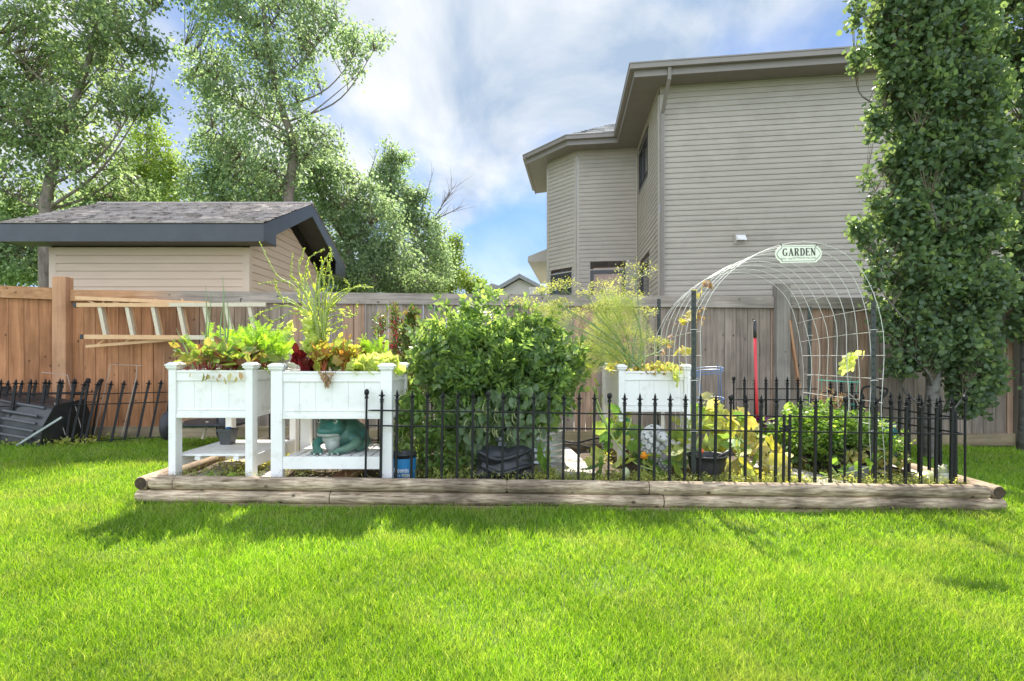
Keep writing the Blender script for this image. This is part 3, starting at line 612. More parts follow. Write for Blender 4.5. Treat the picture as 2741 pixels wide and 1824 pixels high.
# ================================================================== neighbouring house
HS = 1.15
def H3(x, y, z): return Vector((x*HS, y*HS, EYE+(z-EYE)*HS))
def house():
    t = thing('neighbour_house', 'two storey house with taupe lap siding and grey gutters behind the fence', 'house', (4.0*HS, 11*HS, 0))
    A = H3(2.79,10.4,0); B = H3(3.07,13.43,0); Cc = H3(1.60,13.64,0); D = H3(.934,14.48,0); E = H3(1.2,17.0,0); Rr = H3(12.7,9.0,0)
    zso = EYE+(6.19-EYE)*HS; zee = EYE+(6.38-EYE)*HS; c = 0.116
    def wall(name, P, Q, nr, holes=(), z0=0.2):
        mb = MB(); siding(mb, P, Q, z0, zso+0.03, c, nr, holes); return mb.build(name, M_sidh, t)
    main_n = (-.139, -.99)
    wall('main_wall', A, Rr, main_n)
    sdir = (B-A); sn = (-sdir.y*1.0, sdir.x) ; sn = (-abs(sdir.y), sdir.x)
    z_ = lambda z: EYE+(z-EYE)*HS
    LB = (B-A).length; LC = (B-Cc).length; LD = (Cc-D).length
    h_up = (LB*0.415, LB*0.885, z_(5.08), z_(6.05)); h_lo = (LB*0.38, LB*0.83, z_(1.7), z_(3.32))
    wall('side_wall', A, B, sn, (h_up, h_lo))
    h_bc = (LC*0.225, LC*0.80, z_(1.75), z_(3.37))
    wall('bay_wall', Cc, B, (-.139,-.99), (h_bc,))
    dd = (D-Cc).normalized(); n3 = (dd.y, -dd.x) if dd.y < 0 else (-dd.y, dd.x); n3 = (-0.78, -0.62)
    h_cd = (LD*0.14, LD*0.86, z_(1.5), z_(3.36))
    wall('bay_wall', Cc, D, n3, (h_cd,))
    wall('bay_wall', D, E, (-1, 0.1))
    mb = MB(); far = [Rr, H3(14.0,18.2,0), H3(3.4,19.6,0), E]
    for P, Q in zip(far[:-1], far[1:]): mb.poly([(P.x,P.y,0),(Q.x,Q.y,0),(Q.x,Q.y,zso),(P.x,P.y,zso)])
    mb.build('rear_wall', M_sidh, t)
    def trim(P, d1, d2, w=0.10):
        mb = MB()
        for d in (d1, d2):
            d = Vector(d).normalized(); nn = Vector((d.y, -d.x, 0)); 
            if nn.dot(Vector((-0.3,-1,0))) < 0: nn = -nn
            a = P+d*0.0; b = P+d*w; mb.add([a+nn*0.004, b+nn*0.004, b+nn*0.026, a+nn*0.026]+[q+Vector((0,0,zso-0.012)) for q in (a+nn*0.004, b+nn*0.004, b+nn*0.026, a+nn*0.026)], [(0,1,2,3),(7,6,5,4),(0,4,5,1),(1,5,6,2),(2,6,7,3),(3,7,4,0)])
        mb.build('corner_trim', M_trimh, t)
    trim(A, Rr-A, B-A, 0.11); trim(Cc, B-Cc, D-Cc, 0.08); trim(D, Cc-D, E-D, 0.07)
    mb = MB(); mb.tube([B+Vector((-0.035,-0.035,0)), B+Vector((-0.035,-0.035,zso-0.01))], 0.022, 4); mb.build('corner_trim', M_trimh, t)
    # windows
    def window(P, Q, h, nr, glass, mull=False):
        d = (Q-P).normalized(); n = Vector((nr[0], nr[1], 0)).normalized(); u0, u1, z0, z1 = h
        w = MB(); fw = 0.095
        def bar(a0, a1, b0, b1, o0, o1):
            V = [P+d*a+n*o for a, o in ((a0,o0),(a1,o0),(a1,o1),(a0,o1))]
            w.add([v+Vector((0,0,b0)) for v in V]+[v+Vector((0,0,b1)) for v in V], [(0,1,2,3),(7,6,5,4),(0,4,5,1),(1,5,6,2),(2,6,7,3),(3,7,4,0)])
        bar(u0, u0+fw, z0, z1, -0.03, 0.035); bar(u1-fw, u1, z0, z1, -0.03, 0.035); bar(u0+fw, u1-fw, z0, z0+fw, -0.03, 0.033); bar(u0+fw, u1-fw, z1-fw, z1, -0.03, 0.033)
        if mull: bar(u0+(u1-u0)*0.55, u0+(u1-u0)*0.55+0.05, z0+fw, z1-fw, -0.028, 0.02)
        f = w.build('window', M_winfr, t)
        tr = MB(); w = tr                       # light outer trim
        bar(u0-0.03, u0-0.001, z0-0.03, z1+0.03, 0.0, 0.028); bar(u1+0.001, u1+0.03, z0-0.03, z1+0.03, 0.0, 0.028); bar(u0-0.001, u1+0.001, z1+0.001, z1+0.031, 0.0, 0.027); bar(u0-0.001, u1+0.001, z0-0.031, z0-0.001, 0.0, 0.027)
        tr.build('window_trim', M_trimh, f)
        g = MB(); a = P+d*(u0+fw)-n*0.012; b = P+d*(u1-fw)-n*0.012; g.poly([(a.x,a.y,z0+fw),(b.x,b.y,z0+fw),(b.x,b.y,z1-fw),(a.x,a.y,z1-fw)]); g.build('pane', glass, f)
    window(A, B, h_up, sn, M_glass, True); window(A, B, h_lo, sn, M_glass)
    window(Cc, B, h_bc, (-.139,-.99), M_reflpane); window(Cc, D, h_cd, n3, M_glass, True)
    # eaves: gutter, fascia, soffit follow one outline
    out = [H3(*p, 0) for p in ((12.5,8.43),(2.11,9.89),(2.39,12.93),(1.28,13.10),(.274,14.43),(.63,17.2))]
    def offs(poly, dist):
        r = []
        for i, p in enumerate(poly):
            ns = []
            if i > 0: d = (p-poly[i-1]).normalized(); ns.append(Vector((-d.y, d.x, 0)))
            if i < len(poly)-1: d = (poly[i+1]-p).normalized(); ns.append(Vector((-d.y, d.x, 0)))
            m = ns[0] if len(ns) == 1 else (ns[0]+ns[1]).normalized(); k = dist/max(0.3, m.dot(ns[0])); r.append(p+m*k)
        return r
    sgn = 1
    test = offs(out, 0.5)
    if test[0].y < out[0].y: sgn = -1
    def ring(name, d0, d1, z0, z1, m, shape=None):
        a = offs(out, sgn*d0) if d0 else out; b = offs(out, sgn*d1); mb = MB()
        for i in range(len(out)-1):
            V = [Vector((p.x,p.y,z)) for z in (z0, z1) for p in (a[i], a[i+1], b[i+1], b[i])]
            Fc = [(0,1,2,3),(7,6,5,4),(0,4,5,1),(2,6,7,3)]
            if i == 0: Fc.append((3,7,4,0))
            if i == len(out)-2: Fc.append((1,5,6,2))
            mb.add(V, Fc)
        return mb.build(name, m, t)
    ring('gutter', 0, 0.055, zee-0.015, zee+0.012, M_fasciah); ring('gutter', 0.012, 0.11, zee-0.115, zee-0.0152, M_fasciah)
    ring('fascia', 0.112, 0.135, zso-0.03, zee-0.02, M_fasciah)
    inner = offs(out, sgn*0.136); so = MB()
    walls = [Rr, A, B, Cc, D, E]
    for i in range(len(out)-1):
        n = max(2, int((out[i+1]-out[i]).length/0.11))
        for k in range(n):
            f0, f1 = k/n, (k+0.93)/n; a0, a1 = inner[i].lerp(inner[i+1], f0), inner[i].lerp(inner[i+1], f1); b0, b1 = walls[i].lerp(walls[i+1], f0), walls[i].lerp(walls[i+1], f1)
            so.add([(a0.x,a0.y,zso),(a1.x,a1.y,zso),(b1.x,b1.y,zso),(b0.x,b0.y,zso)], [(0,1,2,3)])
            g1 = (k+1)/n; a2 = inner[i].lerp(inner[i+1], g1); b2 = walls[i].lerp(walls[i+1], g1)
            so.add([(a0.x,a0.y,zso+0.008),(a2.x,a2.y,zso+0.008),(b2.x,b2.y,zso+0.008),(b0.x,b0.y,zso+0.008)], [(0,1,2,3)])
    so.build('soffit', M_soffh, t)
    # roof
    g0 = offs(out, sgn*0.05); zr = zee+0.0; rf = MB(); K = 9.4*HS
    vd = Vector((.139, .99, 0)); G0, GR = g0[1], g0[0]; Gb, GRb = G0+vd*K, GR+vd*K; ri = 0.47*K/2
    r0 = G0+vd*K/2+(GR-G0).normalized()*K/2; r1 = GR+vd*K/2-(GR-G0).normalized()*K/2
    up = lambda p, z: Vector((p.x, p.y, z))
    for a, b, c_, d_ in ((GR, G0, r0, r1),): shingle(rf, up(b,zr), up(a,zr), up(d_, zr+ri), up(c_, zr+ri), 40, 5, tab=0.4)
    rf.poly([up(G0,zr), up(Gb,zr), up(r0,zr+ri)]); rf.poly([up(Gb,zr), up(GRb,zr), up(r1,zr+ri), up(r0,zr+ri)]); rf.poly([up(GRb,zr), up(GR,zr), up(r1,zr+ri)])
    ap = H3(3.3, 15.9, 0); za = zr+1.75
    for i in (2, 3, 4): a, b = g0[i], g0[i+1]; shingle(rf, up(b,zr), up(a,zr), up(ap,za), up(ap,za), 18, 6+i, tab=0.3)
    rf.build('roof', M_shingg, t)
    # downspout
    gp = g0[1].lerp(g0[0], 0.064); q = A+(Rr-A).normalized()*0.045+Vector((-.139,-.99,0))*0.06
    mb = MB(); mb.obox((gp.x, gp.y+0.02, zee-0.11), (gp.x+0.01, gp.y+0.08, zso-0.12), 0.07, 0.05, (0,1,0)); mb.obox((gp.x+0.01, gp.y+0.08, zso-0.11), (q.x, q.y, zso-0.62), 0.07, 0.05, (0,1,0)); mb.obox((q.x, q.y, zso-0.6), (q.x, q.y, 0.2), 0.06, 0.075, (0,1,0)); mb.build('downspout', M_fasciah, t)
    # dryer vent hood
    f = (1980-CX)/F; k = (Rr-A).normalized(); s = (f*A.y-A.x)/(k.x-f*k.y); p = A+k*s+Vector((-.139,-.99,0))*0.02; z = EYE+(HY-640)/F*p.y
    mb = MB(); mb.box(p.x-0.125, p.x+0.125, p.y-0.02, p.y+0.02, z-0.11, z+0.11, 0.004); v = mb.build('wall_vent', M_trimh, t)
    mb = MB(); mb.add([(p.x-0.09,p.y-0.022,z+0.08),(p.x+0.1,p.y-0.022,z+0.08),(p.x+0.1,p.y-0.12,z-0.045),(p.x-0.09,p.y-0.12,z-0.045),(p.x-0.09,p.y-0.022,z-0.045),(p.x+0.1,p.y-0.022,z-0.045),(p.x-0.09,p.y-0.12,z-0.02),(p.x+0.1,p.y-0.12,z-0.02)], [(0,6,7,1),(6,3,2,7),(0,4,3,6),(1,7,2,5)]); mb.build('vent_hood', M_white, v)
    # low eave further back on the left
    mb = MB(); zc = z_(3.86); P = [H3(.46,16,0), H3(1.07,20.8,0), H3(2.2,20.8,0), H3(1.25,15.9,0)]
    mb.add([(p.x,p.y,zc) for p in P]+[(P[0].x,P[0].y,zc+0.17),(P[1].x,P[1].y,zc+0.17),(P[2].x,P[2].y,zc+0.9),(P[3].x,P[3].y,zc+0.52)], [(0,1,2,3),(0,4,5,1),(0,3,7,4),(4,7,6,5)]); mb.build('porch_roof', M_trimh, t)
    P = H3(.78, 17.2, 0); mb = MB(); mb.box(P.x-0.25, P.x+0.3, P.y, P.y+0.3, 0, z_(3.22)); mb.box(P.x-0.28, P.x+0.33, P.y-0.03, P.y+0.33, z_(3.22), z_(3.27)); mb.build('porch_pillar', M_white, t)
    # far house
    t = thing('far_house', 'small distant grey house gable seen between the trees and the tall house', 'house', U(1380, 900, 38))
    Y = 38.0; pk = U(1390, 735, Y); le = U(1316, 778, Y); ri_ = U(1447, 765, Y)
    mb = MB(); mb.add([(le.x+0.3,Y,-2),(ri_.x-0.1,Y,-2),(ri_.x-0.1,Y,ri_.z-0.1),(pk.x,Y,pk.z-0.35),(le.x+0.3,Y,le.z-0.2)]+[(le.x+0.3,Y+9,-2),(ri_.x-0.1,Y+9,-2),(ri_.x-0.1,Y+9,ri_.z-0.1),(pk.x,Y+9,pk.z-0.35),(le.x+0.3,Y+9,le.z-0.2)],
        [(0,1,2,3,4),(9,8,7,6,5),(1,6,7,2),(0,4,9,5)]); mb.build('wall', mat('grey_far_siding', (0.36,0.33,0.30), (0.40,0.37,0.34), 3, 0.7, stretch=(1,1,8)), t)
    mb = MB(); dz = Vector((0,0,-0.28))
    for a, b in ((le+Vector((-0.35,0,-0.2)), pk), (pk, ri_+Vector((0.35,0,-0.2)))):
        V = [a+Vector((0,-0.4,0)), b+Vector((0,-0.4,0)), b+Vector((0,9.4,0)), a+Vector((0,9.4,0))]; mb.add(V+[v+dz for v in V], [(0,1,2,3),(7,6,5,4),(0,4,5,1),(1,5,6,2),(2,6,7,3),(3,7,4,0)])
    mb.build('roof', mat('dark_far_shingles', (0.17,0.17,0.175), (0.24,0.24,0.245), 6, 0.9), t)
    mb = MB(); a = U(1306, 790, Y); mb.prism([(a.x-0.6,-2),(a.x+2.2,-2),(a.x+2.2,a.z+0.3),(a.x+0.2,a.z+0.95),(a.x-0.6,a.z+0.2)], Y+1, Y+7); mb.build('garage_wing', mat('far_wing', (0.30,0.28,0.26), None, 3, 0.8), t)
house()
# ================================================================== raised bed
ZS = 0.105        # soil level above the lawn
def bed():
    t = thing('raised_bed_border', 'weathered round landscape timbers stacked two high around the garden bed', 'garden border', (0.4, 4.05, 0))
    rg = random.Random(5)
    def log(name, a, b, r, m, mend, n=22):
        a = Vector(a); b = Vector(b); L = (b-a).length; k = max(4, int(L/0.12)); pts = [a.lerp(b, i/k) for i in range(k+1)]
        rs = [r*(1+0.03*math.sin(i*0.7+a.x*7)+0.02*rg.uniform(-1, 1)) for i in range(k+1)]; rs[0] *= 0.9; rs[-1] *= 0.9
        pts = [a+(b-a).normalized()*0.0]+[a+(b-a).normalized()*0.012]+pts[1:-1]+[b-(b-a).normalized()*0.012, b]; rs = [rs[0], r]+rs[1:-1]+[r, rs[-1]]
        mb = MB(); mb.tube(pts, rs, n, caps=False); o = mb.build(name, m, t, smooth=True)
        for q, rr, d in ((a, rs[0], 1), (b, rs[-1], -1)):
            pass
        mb = MB(); mb.tube([a+(b-a).normalized()*0.001, a+(b-a).normalized()*0.004], rs[0]*0.995, n); mb.build('timber_end', mend, o); mb = MB(); mb.tube([b-(b-a).normalized()*0.004, b-(b-a).normalized()*0.001], rs[-1]*0.995, n); mb.build('timber_end', mend, o)
        return o
    X = lambda px, Y: (px-CX)/F*Y
    zt = lambda x: 0.142-0.0115*x; zl = lambda x: 0.048-0.0100*x
    Yt, Yl = 4.065, 4.055
    cuts = [406, 471, 1357, 1735, 2640]
    for a, b in zip(cuts[:-1], cuts[1:]):
        xa, xb = X(a, Yt)+0.002, X(b, Yt)-0.002; log('timber', (xa, Yt, zt(xa)), (xb, Yt, zt(xb)), 0.050, M_log, M_logend)
    cuts = [369, 886, 1774, 2683]
    for a, b in zip(cuts[:-1], cuts[1:]):
        xa, xb = X(a, Yl)+0.0025, X(b, Yl)-0.0025; log('timber', (xa, Yl, zl(xa)), (xb, Yl, zl(xb)), 0.047, M_log, M_logend)
    xl, xr = X(387, Yt), X(2661, Yt)
    log('timber', (xl, 4.02, zt(xl)), (xl, 6.05, zt(xl)), 0.050, M_logy, M_logend); log('timber', (xl, 4.12, zl(xl)), (xl, 6.05, zl(xl)), 0.047, M_logy, M_logend)
    log('timber', (xr, 4.02, zt(xr)+0.004), (xr, 6.05, zt(xr)), 0.050, M_logy, M_logend); log('timber', (xr, 4.12, zl(xr)), (xr, 6.05, zl(xr)), 0.047, M_logy, M_logend)
    log('timber', (xl+.06, 6.0, zt(xl)), (xr-.06, 6.0, zt(xr)), 0.050, M_log, M_logend); log('timber', (xl+.06, 6.0, zl(xl)), (xr-.06, 6.0, zl(xr)), 0.047, M_log, M_logend)
    # flat boards under the front timbers
    for a, b, dy in ((428, 1500, 0), (1502, 2198, -0.012), (2200, 2610, 0.012)):
        xa, xb = X(a, 4.0), X(b, 4.0); mb = MB(); mb.add([(xa, 4.0+dy, gz(xa)-0.03), (xb, 4.0+dy, gz(xb)-0.03), (xb, 4.09, gz(xb)-0.03), (xa, 4.09, gz(xa)-0.03), (xa, 4.0+dy, gz(xa)+0.008), (xb, 4.0+dy, gz(xb)+0.004), (xb, 4.09, gz(xb)+0.004), (xa, 4.09, gz(xa)+0.008)],
              [(0,3,2,1),(4,5,6,7),(0,1,5,4),(1,2,6,5),(2,3,7,6),(3,0,4,7)]); mb.build('edge_board', M_kick, t)
    # soil
    rg2 = np.random.default_rng(3); V = []; nx, ny = 90, 30; x0, x1, y0, y1 = xl+0.02, xr-0.02, 4.08, 6.0
    for j in range(ny+1):
        for i in range(nx+1):
            x = x0+(x1-x0)*i/nx; y = y0+(y1-y0)*j/ny; V.append((x, y, ZS-0.0115*x+0.012*math.sin(x*9+y*4)*math.cos(y*11-x*3)+0.010*(rg2.random()-0.5)))
    Q = [(j*(nx+1)+i, j*(nx+1)+i+1, (j+1)*(nx+1)+i+1, (j+1)*(nx+1)+i) for j in range(ny) for i in range(nx)]
    tag(mesh_obj('garden_soil', V, Q, M_soil, None, True), kind='structure')
    # loose boards laid on the soil as paths
    def plank(label, pa, pb, w, m, lift, Ya, Yb):
        a = Vector((X(pa, Ya), Ya, ZS-0.0115*X(pa, Ya)+lift)); b = Vector((X(pb, Yb), Yb, ZS-0.0115*X(pb, Yb)+lift)); mb = MB(); mb.obox(a, b, w, 0.03); o = mb.build('plank', m); tag(o, label, 'plank', 'planks laid on the soil as garden paths')
    plank('pale grey plank slanting across the soil beside the squash vines', 2235, 2010, 0.30, M_plank, 0.035, 4.22, 5.1)
    plank('pale plank inside the right hand timber edge by the toad figure', 2530, 2270, 0.20, M_plank, 0.030, 4.40, 5.9)
    plank('grey plank under the shelf of the left planter box', 530, 640, 0.17, M_plank, 0.022, 4.15, 5.0)
    plank('dusty grey plank between the two left planter boxes', 690, 760, 0.16, M_plank, 0.022, 4.15, 4.95)
    plank('reddish cedar plank lying under the planter with the frog', 895, 960, 0.16, M_redplank, 0.03, 4.16, 4.7)
    plank('sunlit plank on the path between the tomato bush and the third planter', 1545, 1480, 0.34, M_plank, 0.030, 4.5, 5.8)
bed()

# ================================================================== white planter boxes on legs
def planter():
    t = thing('planter_box', 'white raised planter box with the green frog figure on its shelf', 'planter', (-1.373, 4.50, 0.15), 0, 'white planter boxes on legs')
    L, Wd, H = 0.922, 0.64, 0.90; hx, hy = L/2, Wd/2; px_, py_ = 0.088, 0.056
    for sx in (-1, 1):
        for sy in (-1, 1):
            x0, x1 = sorted((sx*hx, sx*(hx-px_))); y0, y1 = sorted((sy*hy, sy*(hy-py_)))
            mb = MB(); mb.box(x0, x1, y0, y1, 0, H-0.055, 0.003); p = mb.build('leg', M_white, t, world=False)
            c = MB(); cx, cy = (x0+x1)/2, (y0+y1)/2
            for dx, z0, z1, b in ((0.006, H-0.0545, H-0.046, 0.001), (0.014, H-0.0455, H-0.030, 0.003), (0.019, H-0.0295, H-0.014, 0.003)): c.box(cx-px_/2-dx, cx+px_/2+dx, cy-py_/2-dx, cy+py_/2+dx, z0, z1, b)
            a = 0.006; c.add([(cx-px_/2-.012,cy-py_/2-.012,H-.0138),(cx+px_/2+.012,cy-py_/2-.012,H-.0138),(cx+px_/2+.012,cy+py_/2+.012,H-.0138),(cx-px_/2-.012,cy+py_/2+.012,H-.0138),
                   (cx-px_/2+a,cy-py_/2+a,H),(cx+px_/2-a,cy-py_/2+a,H),(cx+px_/2-a,cy+py_/2-a,H),(cx-px_/2+a,cy+py_/2-a,H)], [(4,5,6,7),(0,1,5,4),(1,2,6,5),(2,3,7,6),(3,0,4,7)])
            c.build('cap', M_white, p, world=False)
    zb, zt = 0.475, 0.836
    def side(x0, x1, y0, y1, n):      # panel lying inside the legs; n = outward normal axis
        mb = MB(); ax = n[0] != 0; s = n[0]+n[1]
        def slab(u0, u1, d0, d1, z0, z1, bev=0.002):
            if ax: X = sorted((s*(hx-d0), s*(hx-d1))); mb.box(X[0], X[1], u0, u1, z0, z1, bev)
            else: Y = sorted((s*(hy-d0), s*(hy-d1))); mb.box(u0, u1, Y[0], Y[1], z0, z1, bev)
        u0, u1 = (y0, y1) if ax else (x0, x1)
        slab(u0, u1, 0.012, 0.034, zt-0.078, zt); slab(u0, u1, 0.006, 0.040, zt-0.0165, zt+0.002); slab(u0, u1, 0.012, 0.034, zb, zb+0.066); slab(u0, u1, 0.007, 0.0119, zb, zb+0.030)
        slab(u0, u1, 0.008, 0.0118, zt-0.078, zt-0.071); slab(u0, u1, 0.008, 0.0118, zb+0.058, zb+0.066)
        k = max(3, int(round((u1-u0)/0.135))); w = (u1-u0)/k
        for i in range(k): slab(u0+i*w+0.0006, u0+(i+1)*w-0.0006, 0.018, 0.030, zb+0.066, zt-0.078, 0.0015)
        mb.build('side_panel', M_white, t, world=False)
    side(-hx+px_, hx-px_, 0, 0, (0, -1)); side(-hx+px_, hx-px_, 0, 0, (0, 1)); side(0, 0, -hy+py_, hy-py_, (-1, 0)); side(0, 0, -hy+py_, hy-py_, (1, 0))
    mb = MB(); mb.box(-hx+0.045, hx-0.045, -hy+0.045, hy-0.045, zb+0.02, zt-0.035); mb.build('planting_soil', M_soil, t, world=False)
    mb = MB(); mb.box(-hx+0.036, hx-0.036, -hy+0.036, hy-0.036, zb+0.002, zb+0.019); mb.build('floor_board', M_white, t, world=False)
    for sy in (-1, 1):
        mb = MB(); Y = sorted((sy*(hy-0.006), sy*(hy-0.040))); mb.box(-hx+px_, hx-px_, Y[0], Y[1], 0.092, 0.187, 0.003); mb.build('shelf_rail', M_white, t, world=False)
    mb = MB(); n = 9; x = -hx+px_+0.006; w = (L-2*px_-0.012)/n
    for i in range(n): mb.box(x+i*w+0.009, x+(i+1)*w-0.009, -hy+0.041, hy-0.041, 0.166, 0.186, 0.003)
    for yy in (-0.15, 0.15): mb.box(-hx+px_, hx-px_, yy-0.02, yy+0.02, 0.140, 0.1655)
    mb.build('shelf', M_white, t, world=False)
    return t
P2 = planter()
P1 = dup(P2, (-2.292, 4.641, 0.158), R(90), 'white raised planter box standing end on at the left corner of the bed')
P3 = dup(P2, (1.27, 5.36, 0.132), R(90), 'white raised planter box full of tall dill behind the stone tortoise')

# ================================================================== low black metal fence
def finial(mb, x, z, s=0.011):
    mb.box(x-s*1.25, x+s*1.25, -s*1.25, s*1.25, z-0.046, z-0.040); mb.box(x-s*1.2, x+s*1.2, -s*1.2, s*1.2, z-0.033, z-0.022, 0.001)
    mb.lathe([(0.005, z-0.022), (0.0065, z-0.010), (0.004, z), (0.0105, z+0.014), (0.0085, z+0.028), (0.001, z+0.052)], (x, 0, 0), 6)
    for dx, dy in ((1, 0), (-1, 0), (0, 1), (0, -1)):
        pts = [(x+dx*0.003, dy*0.003, z-0.012), (x+dx*0.010, dy*0.010, z+0.004), (x+dx*0.018, dy*0.018, z+0.008), (x+dx*0.024, dy*0.024, z+0.002)]
        mb.tube(pts, [0.0035, 0.0056, 0.0048, 0.0016], 4)
def ballpost(name, parent, x, H):
    mb = MB(); mb.tube([(x, 0, 0), (x, 0, H-0.075)], 0.0085, 8); mb.lathe([(0.0085, H-0.075), (0.014, H-0.07), (0.014, H-0.058), (0.009, H-0.052), (0.010, H-0.048), (0.017, H-0.038), (0.0195, H-0.024), (0.016, H-0.010), (0.007, H-0.001), (0.0005, H)], (x, 0, 0), 10)
    return mb.build(name, M_iron, parent, world=False, smooth=False)
def metal_panel(label, n=7, sp=0.1146, H=0.70, post=True, group='low black metal fence panels'):
    t = thing('metal_fence_panel', label, 'garden fence', (0, 0, 0), 0, group); Wd = sp*(n+1)
    proto = None
    for i in range(n):
        if proto is None:
            mb = MB(); mb.box(-0.009, 0.009, -0.009, 0.009, 0, H-0.06); finial(mb, 0, H-0.052); proto = mb.build('picket', M_iron, t, world=False); proto.location = (sp, 0, 0)
        else: c = proto.copy(); C.objects.link(c); c.parent = t; c.location = (sp*(i+1), 0, 0)
    for z in (0.045, 0.45, 0.565):
        mb = MB(); mb.tube([(0.012, 0, z), (0.05, 0, z), (Wd-0.05, 0, z), (Wd-0.012, 0, z)], [0.004, 0.0065, 0.0065, 0.004], 6); mb.build('rail', M_iron, t, world=False)
    if post: ballpost('post', t, 0, H)
    return t
def place(t, a, b=None, tilt=0.0, lean=0.0, z=None):
    a = Vector(a); t.location = a
    if b is not None:
        d = Vector(b)-a; t.rotation_euler = (lean, tilt, math.atan2(d.y, d.x))
    return t
XF = lambda px, Y: (px-CX)/F*Y
YFr = 4.145
balls = [978, 1303, 1628, 1953]
H0 = 0.725
names = ['low black metal fence panel before the frog planter, leftmost in the front row', 'low black metal fence panel in front of the tomato bush', 'low black metal fence panel in front of the stone tortoise and orange blossom']
zfr = lambda x: 0.115-0.0145*x
base = metal_panel(names[0], H=H0)
b0 = XF(978, YFr)
def front(t, px): x = XF(px, YFr); t.location = (x, YFr, zfr(x)); t.rotation_euler = (0, math.atan(0.0145), 0); return t
front(base, 978)
front(dup(base, label=names[1]), 1303); front(dup(base, label=names[2]), 1628)
# the next stretch ends in a narrow gate panel
g1 = metal_panel('narrow black metal gate panel with a latch, in front of the yellowing squash', n=3, sp=0.1146, H=H0); front(g1, 1953)
mb = MB(); mb.box(0.395, 0.411, -0.008, 0.008, 0, 0.58); mb.build('gate_stile', M_iron, g1, world=False)
mb = MB(); mb.box(0.36, 0.47, -0.016, -0.009, 0.47, 0.483); mb.box(0.405, 0.425, -0.02, -0.0165, 0.45, 0.50); mb.build('latch', M_iron, g1, world=False)
g2 = metal_panel('black metal fence panel between the gate latch and the ball post by the parsley pot', n=3, sp=0.1146, H=H0, post=False); front(g2, 2099)
mb = MB(); mb.box(0.028, 0.044, -0.008, 0.008, 0, 0.58); mb.build('gate_stile', M_iron, g2, world=False)
front(dup(base, label='black metal fence panel before the parsley pot, last in the front row'), 2260)
# corner post, right side, back
cp = thing('fence_corner_post', 'ball topped black post at the front right corner of the metal fence', 'fence post', (3.425, 4.16, zfr(3.4)-0.0)); ballpost('post', cp, 0, H0+0.02)
r1 = dup(base, label='black metal fence panel running back from the front right corner post'); r1.location = (3.41, 5.07, zfr(3.4)+0.0); r1.rotation_euler = (0, 0, R(-90))
r2 = metal_panel('black metal fence panel at the rear of the right side beside the aspen trunk', n=6); r2.location = (3.40, 5.90, zfr(3.4)-0.02); r2.rotation_euler = (0, 0, R(-90))
for i, (x0, lab) in enumerate(((2.36, 'rear black metal fence panel behind the red handled tool'), (3.0, 'rear black metal fence panel inside the wire arch'),)):
    pass
bk = metal_panel('rear black metal fence panel behind the red handled tool', n=7); bk.location = (XF(1964, 5.88), 5.88, 0.19); bk.rotation_euler = (0, 0, 0)
bk2 = metal_panel('rear black metal fence panel behind the parsley and inside the wire arch', n=3, post=False); bk2.location = (XF(1964, 5.88)+0.92, 5.88, 0.15)
bk3 = dup(bk, (-2.60, 5.90, 0.17), 0, 'rear black metal fence panel behind the end-on left planter'); bk4 = dup(bk, (-1.66, 5.90, 0.16), 0, 'rear black metal fence panel behind the frog planter')
# thick post near the toad
mb = MB(); mb.tube([(0,0,0),(0,0,0.60)], 0.0215, 10); mb.tube([(0.022,0,0.02),(0.022,0,0.58)], 0.006, 5)
o = mb.build('post', M_iron); tag(o, 'thick short black steel post standing behind the beige toad figure', 'post'); o.location = (XF(2553, 4.26), 4.26, 0.08)
# leaning panels on the lawn at the left
for k, (px0, Y0_, px1, Y1_, z, lean, sc, lab) in enumerate(((150, 6.55, 405, 7.02, 0.02, 9, 1.10, 'leaning black metal fence panel on the lawn beside the left planter'), (-110, 6.25, 185, 6.60, -0.01, 3.5, 1.18, 'leaning black metal fence panel in front of the black tub'), (-50, 6.52, 215, 6.92, 0.03, 6, 1.10, 'black metal fence panel just behind the front one at the far left edge'))):
    p = dup(base, label=lab); p.scale = (sc*1.05, 1, sc); a = Vector((XF(px0, Y0_), Y0_, z)); b = Vector((XF(px1, Y1_), Y1_, z))
    for c in list(p.children):
        if c.name.startswith('post'): c.location.x += 0.1146*8
    d = b-a; p.location = a
    # shear the uprights so they lean sideways while rails stay level
    p.rotation_euler = (Matrix.Rotation(math.atan2(d.y, d.x), 4, 'Z')@Matrix.Rotation(R(-7), 4, 'X')).to_euler()
    for c in list(p.children):
        if c.name.split('.')[0] in ('picket', 'post'): c.rotation_euler = (0, R(lean), 0); c.scale = (1.25, 1.25, 1)
        else: c.location = Vector((c.location.x+0.5*math.tan(R(lean)), 0, c.location.z))

